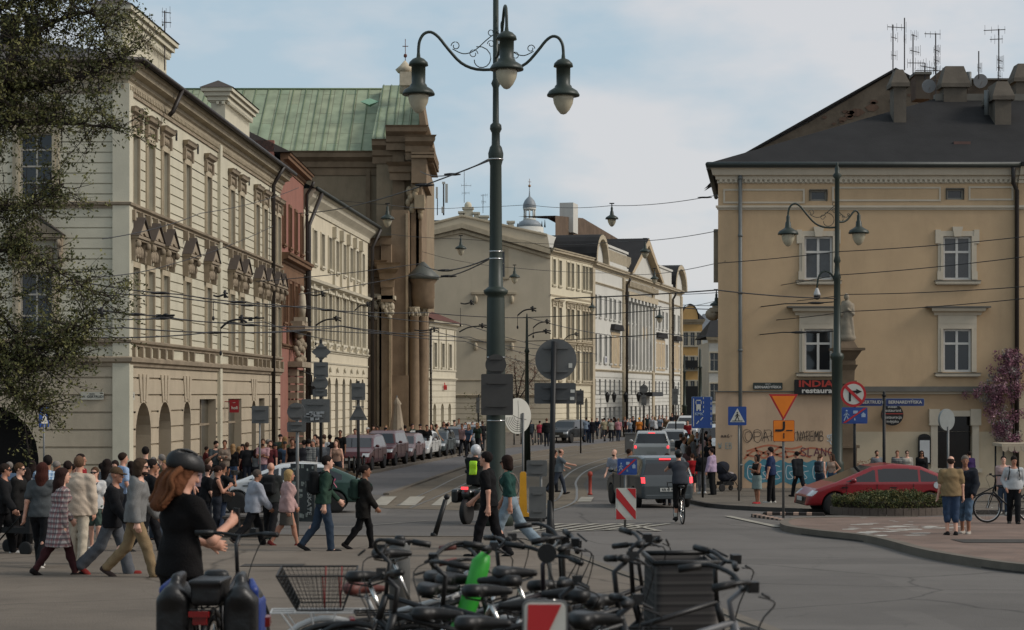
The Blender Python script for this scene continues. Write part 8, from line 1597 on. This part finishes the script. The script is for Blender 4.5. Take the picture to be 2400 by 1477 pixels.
rt,B,M=p(1592,1066,F/(d-.2),2,'x','long:33353a','shorts2:161617','short:1c1a1a','shoe' and '222222','road cyclist in dark jersey, black shorts and white socks',sk=1,pose_=((14,14),(46,78),(58,8,6,0),(58,8,6,0),26,0,20),M=TR((X(1592,d),d-.25,gz(d)+.1),R(3)),H=1.78)
S=B.new();S.ell(B.hd((0,-.02,.06)),[.1,.125,.095],B.RM);S.clip(B.hd((0,0,.03)),tuple(B.RM@np.array((0,0,-1))));S.build('helmet',blackp,rt,M);S=B.new()
for l_ in B.leg:S.cone(l_[1]+(l_[2]-l_[1])*.6,l_[2],.043,.04,.01)
S.build('socks',swh,rt,M)
d=gd(1243);bike('black mountain bicycle pushed by the man in the pale grey jumper',TR((X(2368,d+.7),d+.7,gz(d)+.13),R(98)),(24,24,26),r=.35,group=None)
d=47.5;Mm=TR((X(1122,d),d,gz(d)),R(-22));mo=thing('police_motorcycle','dark motorcycle with a lit red tail lamp beside the main lamp post','motorcycle',Mm);S=SDF((-.45,-1,.2),(.45,1,1.4),.025,2);S.cone((0,-.7,.75),(0,.3,.8),.16,.2,.05);S.cone((0,.4,.75),(0,.75,1.0),.26,.2,.08);S.rbox((.3,-.6,.7),(.1,.22,.17),.06);S.rbox((-.3,-.6,.7),(.1,.22,.17),.06);S.cone((0,.1,.5),(0,-.3,.5),.2,.18,.05);S.build('body',mat('motorcycle_black',(30,32,30),.3,.1,4,coat=.5),mo,Mm)
for y in(-.75,.75):wheel(mo,Mm,0,y,.32,.14,6)
a=MB(Mm);a.tube([(-.42,.3,1.12),(0,.5,1.05),(.42,.3,1.12)],.02,6);a.ell((-.45,.4,1.25),(.1,.03,.07));a.build('handlebar',black,mo);a=MB(Mm);a.cb((0,-.88,.9),(.16,.06,.06));a.build('tail_light',lamprl,mo)
rt,B,M=p(1134,1066,F/d,-22,'x','jacket:202322','trousers:17181a','bald:0','151515','motorcycle officer in white helmet and lime reflective vest',pose_=((70,78),(70,78),(48,12,30,5),(48,12,30,5),5,0,0),M=Mm@TR((0,-.25,.42)),H=1.8)
S=B.new();S.ell(B.hd((0,0,.02)),[.13,.15,.145],B.RM);S.build('helmet',mat('helmet_white',(186,186,188),.3),rt,M);S=B.new();B.torso(S,.045);S.clip(B.P+B.t*.44*B.k,tuple(B.t));S.clip(B.P+B.t*.1*B.k,tuple(-B.t));S.clip((.1,0,0),(1,0,0));S.clip((-.1,0,0),(-1,0,0));S.build('reflective_vest',mat('lime_reflective',(170,220,40),.5,.1,5),rt,M)
M=TR(G(1700,1158)+Vector((0,0,.11)),R(-60));st=thing('baby_stroller','dark baby stroller with raised hood beside the ochre wall','stroller',M);S=SDF((-.3,-.5,.4),(.3,.6,1.2),.02,2);S.ell((0,-.12,.85),(.25,.3,.26));S.ell((0,.05,.8),(.21,.3,.22),None,.01,'s');S.cone((0,-.1,.55),(0,.35,.5),.2,.16,.05);S.build('hood',mat('navy_fabric',(28,30,40),.9,.2,8),st,M);a=MB(M);[a.tube([(sx*.24,-.45,1.05),(sx*.24,.1,.55),(sx*.24,.45,.12)],.014,6)for sx in(-1,1)];[a.tube([(sx*.24,.3,.6),(sx*.26,-.35,.14)],.014,6)for sx in(-1,1)];a.tube([(-.24,-.45,1.05),(.24,-.45,1.05)],.018,6);a.box(-.2,.2,-.25,.25,.22,.36);a.build('frame',black,st);a=MB(M);a.ell((0,.02,.78),(.09,.1,.1));a.ell((0,.2,.62),(.12,.2,.1));a.build('bundled_blanket',mat('pale_blanket',(150,140,138),.9),st)
for sx in(-.27,.27):
 for y,r in((-.35,.14),(.45,.1)):wheel(st,M,sx,y,r,.05,8)
M=TR(G(40,1300),R(70));st=thing('pushchair','low dark pushchair among the people at the left edge','stroller',M);a=MB(M);a.tube([(-.2,-.5,1.0),(-.2,.3,.2)],.015,6);a.tube([(.2,-.5,1.0),(.2,.3,.2)],.015,6);a.tube([(-.2,-.5,1.0),(.2,-.5,1.0)],.02,6);a.box(-.2,.2,-.3,.25,.4,.5);a.box(-.2,.2,-.4,-.3,.4,.95);a.build('seat',black,st)
for sx in(-.25,.25):
 for y in(-.35,.35):wheel(st,M,sx,y,.13,.05,8)
M=TR(Vector((X(2400,61),61,gz(61)+.11)));ct=thing('canopied_cart','market cart with a scalloped pale canopy at the right edge','cart',M);a=MB(M);zt_=Z(1040,61)-gz(61)-.11;a.box(-.86,1.2,-.6,.6,zt_-.08,zt_+.02);[a.prism([(-.86+k*.2,zt_-.05),(-.66+k*.2,zt_-.05),(-.68+k*.2,zt_-.2),(-.76+k*.2,zt_-.25),(-.84+k*.2,zt_-.2)],-.62,-.6)for k in range(10)];a.build('canopy',MC['canvas'],ct);a=MB(M);[a.tube([(x,y,.3),(x,y,zt_)],.03,6)for x in(-.78,1.1)for y in(-.5,.5)];a.box(-.8,1.15,-.55,.55,.5,.58);a.tube([(-1.7,0,.1),(-.7,0,.6)],.02,5);a.build('frame',black,ct);wheel(ct,M,.2,-.5,.3,.06,10)
# == plants
def leaves(mb,c,r,n,s_,rg,flat=1):
 for _ in range(n):
  v=Vector((rg.gauss(0,1),rg.gauss(0,1),rg.gauss(0,1)));v=v.normalized()*r*(rg.random()**.45);q=Vector(c)+Vector((v.x,v.y,v.z*flat));u=Vector((rg.uniform(-1,1),rg.uniform(-1,1),rg.uniform(-1,1))).normalized();w=u.orthogonal().normalized();w=Matrix.Rotation(rg.random()*6.3,3,u)@w;k=s_*(.6+.8*rg.random());mb.add([q-w*k,q+u*k*.5,q+w*k,q-u*k*.5],[(0,1,2,3)])
def leafm(nm,c,v=.45):return mat(nm,c,.7,v,9,0,spec=.25)
rg=random.Random(21)
hp=G(2082,1217);M=TR(hp+Vector((0,0,.13)));W_=1.42;hb_=thing('hedge_planter','oval planter with a clipped low hedge and stone kerb before the red car','planter',M);el_=lambda t_,k=1:(W_*k*math.cos(t_)*(1 if abs(math.cos(t_))<.8 else 1),.85*k*math.sin(t_));a=MB(M)
for k in range(44):t0,t1=2*PI*k/44,2*PI*(k+.93)/44;p0,p1,p2,p3=el_(t0,1.06),el_(t1,1.06),el_(t1,.98),el_(t0,.98);a.add([(q[0],q[1],z)for z in(0,.2)for q in(p0,p1,p2,p3)],[(0,1,5,4),(4,5,6,7),(2,3,7,6),(1,2,6,5),(0,4,7,3)])
a.build('stone_kerb',mat('planter_stone',(84,74,66),.9,.2,3,.4,20),hb_);a=MB(M);a.add([(el_(2*PI*k/40,.97)[0],el_(2*PI*k/40,.97)[1],z*.3+.05)for z in(0,1)for k in range(40)],[tuple(range(40,80))]+[(k,(k+1)%40,40+(k+1)%40,40+k)for k in range(40)]);a.build('soil',mat('soil',(44,36,28),.95,.3,9),hb_)
a=MB(M);b_=MB(M)
for k in range(300):t_=rg.random()*2*PI;q=rg.random()**.5;x,y=el_(t_,q*.95);z=(.24+.26*(1-q**4)+rg.gauss(0,.03));leaves(a if rg.random()<.7 else b_,(x,y,z),.14,30,.028,rg)
for k in range(150):t_=2*PI*k/150;x,y=el_(t_,.97);leaves(a if k%3 else b_,(x,y,.2+rg.random()*.25),.12,40,.026,rg)
a.build('hedge',leafm('hedge_green',(62,68,36)),hb_);b_.build('hedge_new_growth',leafm('hedge_olive',(88,82,44)),hb_)
fd=dR-.45;c=Vector((X(2355,fd),fd,Z(900,fd)));M=TR(c);fg=thing('flower_garland','climbing garland of pink and purple blossom on the ochre wall','flowers',M);ms=[(leafm('blossom_mauve',(120,80,92)),0),(leafm('blossom_pale_pink',(158,122,130)),1),(leafm('blossom_grey',(140,132,126)),2)];mbs=[MB()for _ in ms]
for _ in range(170):
 v_=rg.random();py=825+v_*225;cx_b=2375-25*math.sin(v_*3.2)-(10 if v_>.3 else-0);w_=62*math.sin(min(1,v_*1.25+.12)*PI*.9)+12;px=cx_b+rg.gauss(0,.42)*w_;leaves(mbs[rg.choice((0,0,0,1,2))],(X(px,fd),fd-.1+rg.gauss(0,.12),Z(py,fd)),.2,60,.042,rg)
for(m_,_),b_ in zip(ms,mbs):b_.build('blossom',m_,fg)
a=MB();a.tube([(X(2378,fd+.2),fd+.2,gz(fd)+.1),(X(2376,fd),fd,Z(1000,fd)),(X(2366,fd),fd,Z(860,fd))],.035,6);a.build('stem',mat('bark',(46,38,32),.9,.3,6,.5,20),fg);bark=MC['bark']
def tree(name,label,base,limbs,lm,leafn,ls,rg,r0=.3,spread=.5,twig=9,cluster=14,sub=3):
 rt=thing(name,label,'tree',TR(base));a=MB();tips=[]
 for P,r in limbs:
  Q=[Vector(q)for q in smooth([tuple(q)for q in P],4)];n_=len(Q);a.tube(Q,[r*(1-.82*k/(n_-1))for k in range(n_)],7)
  for k in range(2,n_):
   for _ in range(twig):
    if rg.random()<.75:
     u=Vector((rg.gauss(0,1),rg.gauss(0,.8),rg.gauss(0,.75)));u.normalize();l_=spread*(.5+rg.random()*1.1);s0=Q[k];s1=s0+u*l_*.5+Vector((0,0,rg.gauss(0,.06)));s2=s0+u*l_+Vector((rg.gauss(0,.1),0,rg.gauss(0,.12)));a.tube([s0,s1,s2],[r*.22*(1-.6*k/n_)+.006,.008,.004],4);tips+=[s1,s2]
     for _ in range(sub):v=(u+Vector((rg.gauss(0,.8),rg.gauss(0,.7),rg.gauss(0,.7)))).normalized();s3=s1.lerp(s2,rg.random())+v*l_*.45;a.tube([s1.lerp(s2,.3),s3],[.006,.003],3);tips.append(s3)
 a.build('trunk',bark,rt);bs=[MB(),MB()]
 for q in tips:leaves(bs[rg.random()<.4],q,.13,cluster,ls,rg)
 bs[0].build('crown',lm[0],rt);bs[1].build('crown',lm[1],rt);return rt
dT=37;A_=lambda px,py,dz=0:at(px,py,dT+dz);base=Vector((X(-190,dT),dT,gz(dT)));T0=A_(-150,560)
limbs=[([base,A_(-185,900),T0,A_(-120,250),A_(-80,0),A_(-60,-120)],.3),([A_(-140,400),A_(-40,270),A_(20,170),A_(40,60),A_(60,-40)],.13),([A_(-130,330),A_(0,215),A_(60,205,.5),A_(140,190),A_(230,165),A_(290,130)],.09),([A_(-60,240),A_(20,140,-.5),A_(110,60),A_(210,30),A_(240,70)],.08),([A_(-150,500),A_(-20,300),A_(60,290),A_(170,290),A_(260,300)],.08),([A_(-150,560),A_(-40,500),A_(10,490),A_(90,470),A_(150,430)],.03),([A_(-150,600),A_(-20,590),A_(60,590),A_(140,640),A_(230,690)],.05),([A_(-160,700),A_(-10,730),A_(70,820),A_(150,780),A_(220,750)],.04),([A_(-160,720),A_(-20,800),A_(50,850),A_(110,860),A_(160,830)],.06),([A_(-60,760),A_(0,880),A_(50,930),A_(90,960)],.04),([A_(-100,100),A_(0,20),A_(90,-20),A_(180,-20)],.07)]
tree('spring_tree','large tree with sparse young leaves reaching in over the left palace',base,limbs,(leafm('young_leaf',(72,74,42)),leafm('young_leaf_light',(102,100,60))),0,.034,rg,spread=.55,twig=9,cluster=9)
dB=165;A_=lambda px,py,dz=0:at(px,py,dB+dz);base=Vector((X(1213,dB),dB,gz(dB)+.1))
tree('blossoming_tree','small bare tree with reddish buds before the gable house wall',base,[([base,A_(1213,960),A_(1210,910),A_(1205,850)],.12),([A_(1213,950),A_(1190,900),A_(1175,860)],.07),([A_(1213,940),A_(1240,900),A_(1262,870)],.07),([A_(1213,930),A_(1225,880),A_(1240,845)],.07)],(leafm('red_bud',(98,62,52)),leafm('red_bud_light',(120,84,66))),0,.05,rg,spread=1.1,twig=6,cluster=4,sub=2)
for px,lb in((1120,'thin young tree with a few leaves left of the main post'),):
 base=Vector((X(px,170),170,gz(170)+.1));A_=lambda px,py,dz=0:at(px,py,170+dz);tree('young_tree',lb,base,[([base,A_(px,980),A_(px-3,935)],.06)],(MC['young_leaf'],MC['young_leaf_light']),0,.07,rg,spread=.9,twig=4,cluster=4,sub=2)
a=MB();c=G(2008-80,1150);
c=Vector((X(2022,72.5),72.5,gz(72.5)+.11));S_=[MB(),MB()]
for k in range(26):x,y,z=rg.uniform(-.45,.45),rg.uniform(-.2,.2),.3+rg.random()*.75;leaves(S_[k%2],c+Vector((x,y,z)),.12,16,.035,rg)
vs_=thing('flower_bouquets','dried flowers and grasses standing at the foot of the statue','flowers',TR(c));S_[0].build('flower_heads',leafm('dry_flower',(146,98,72)),vs_);S_[1].build('grasses',leafm('dry_grass',(128,110,78)),vs_)
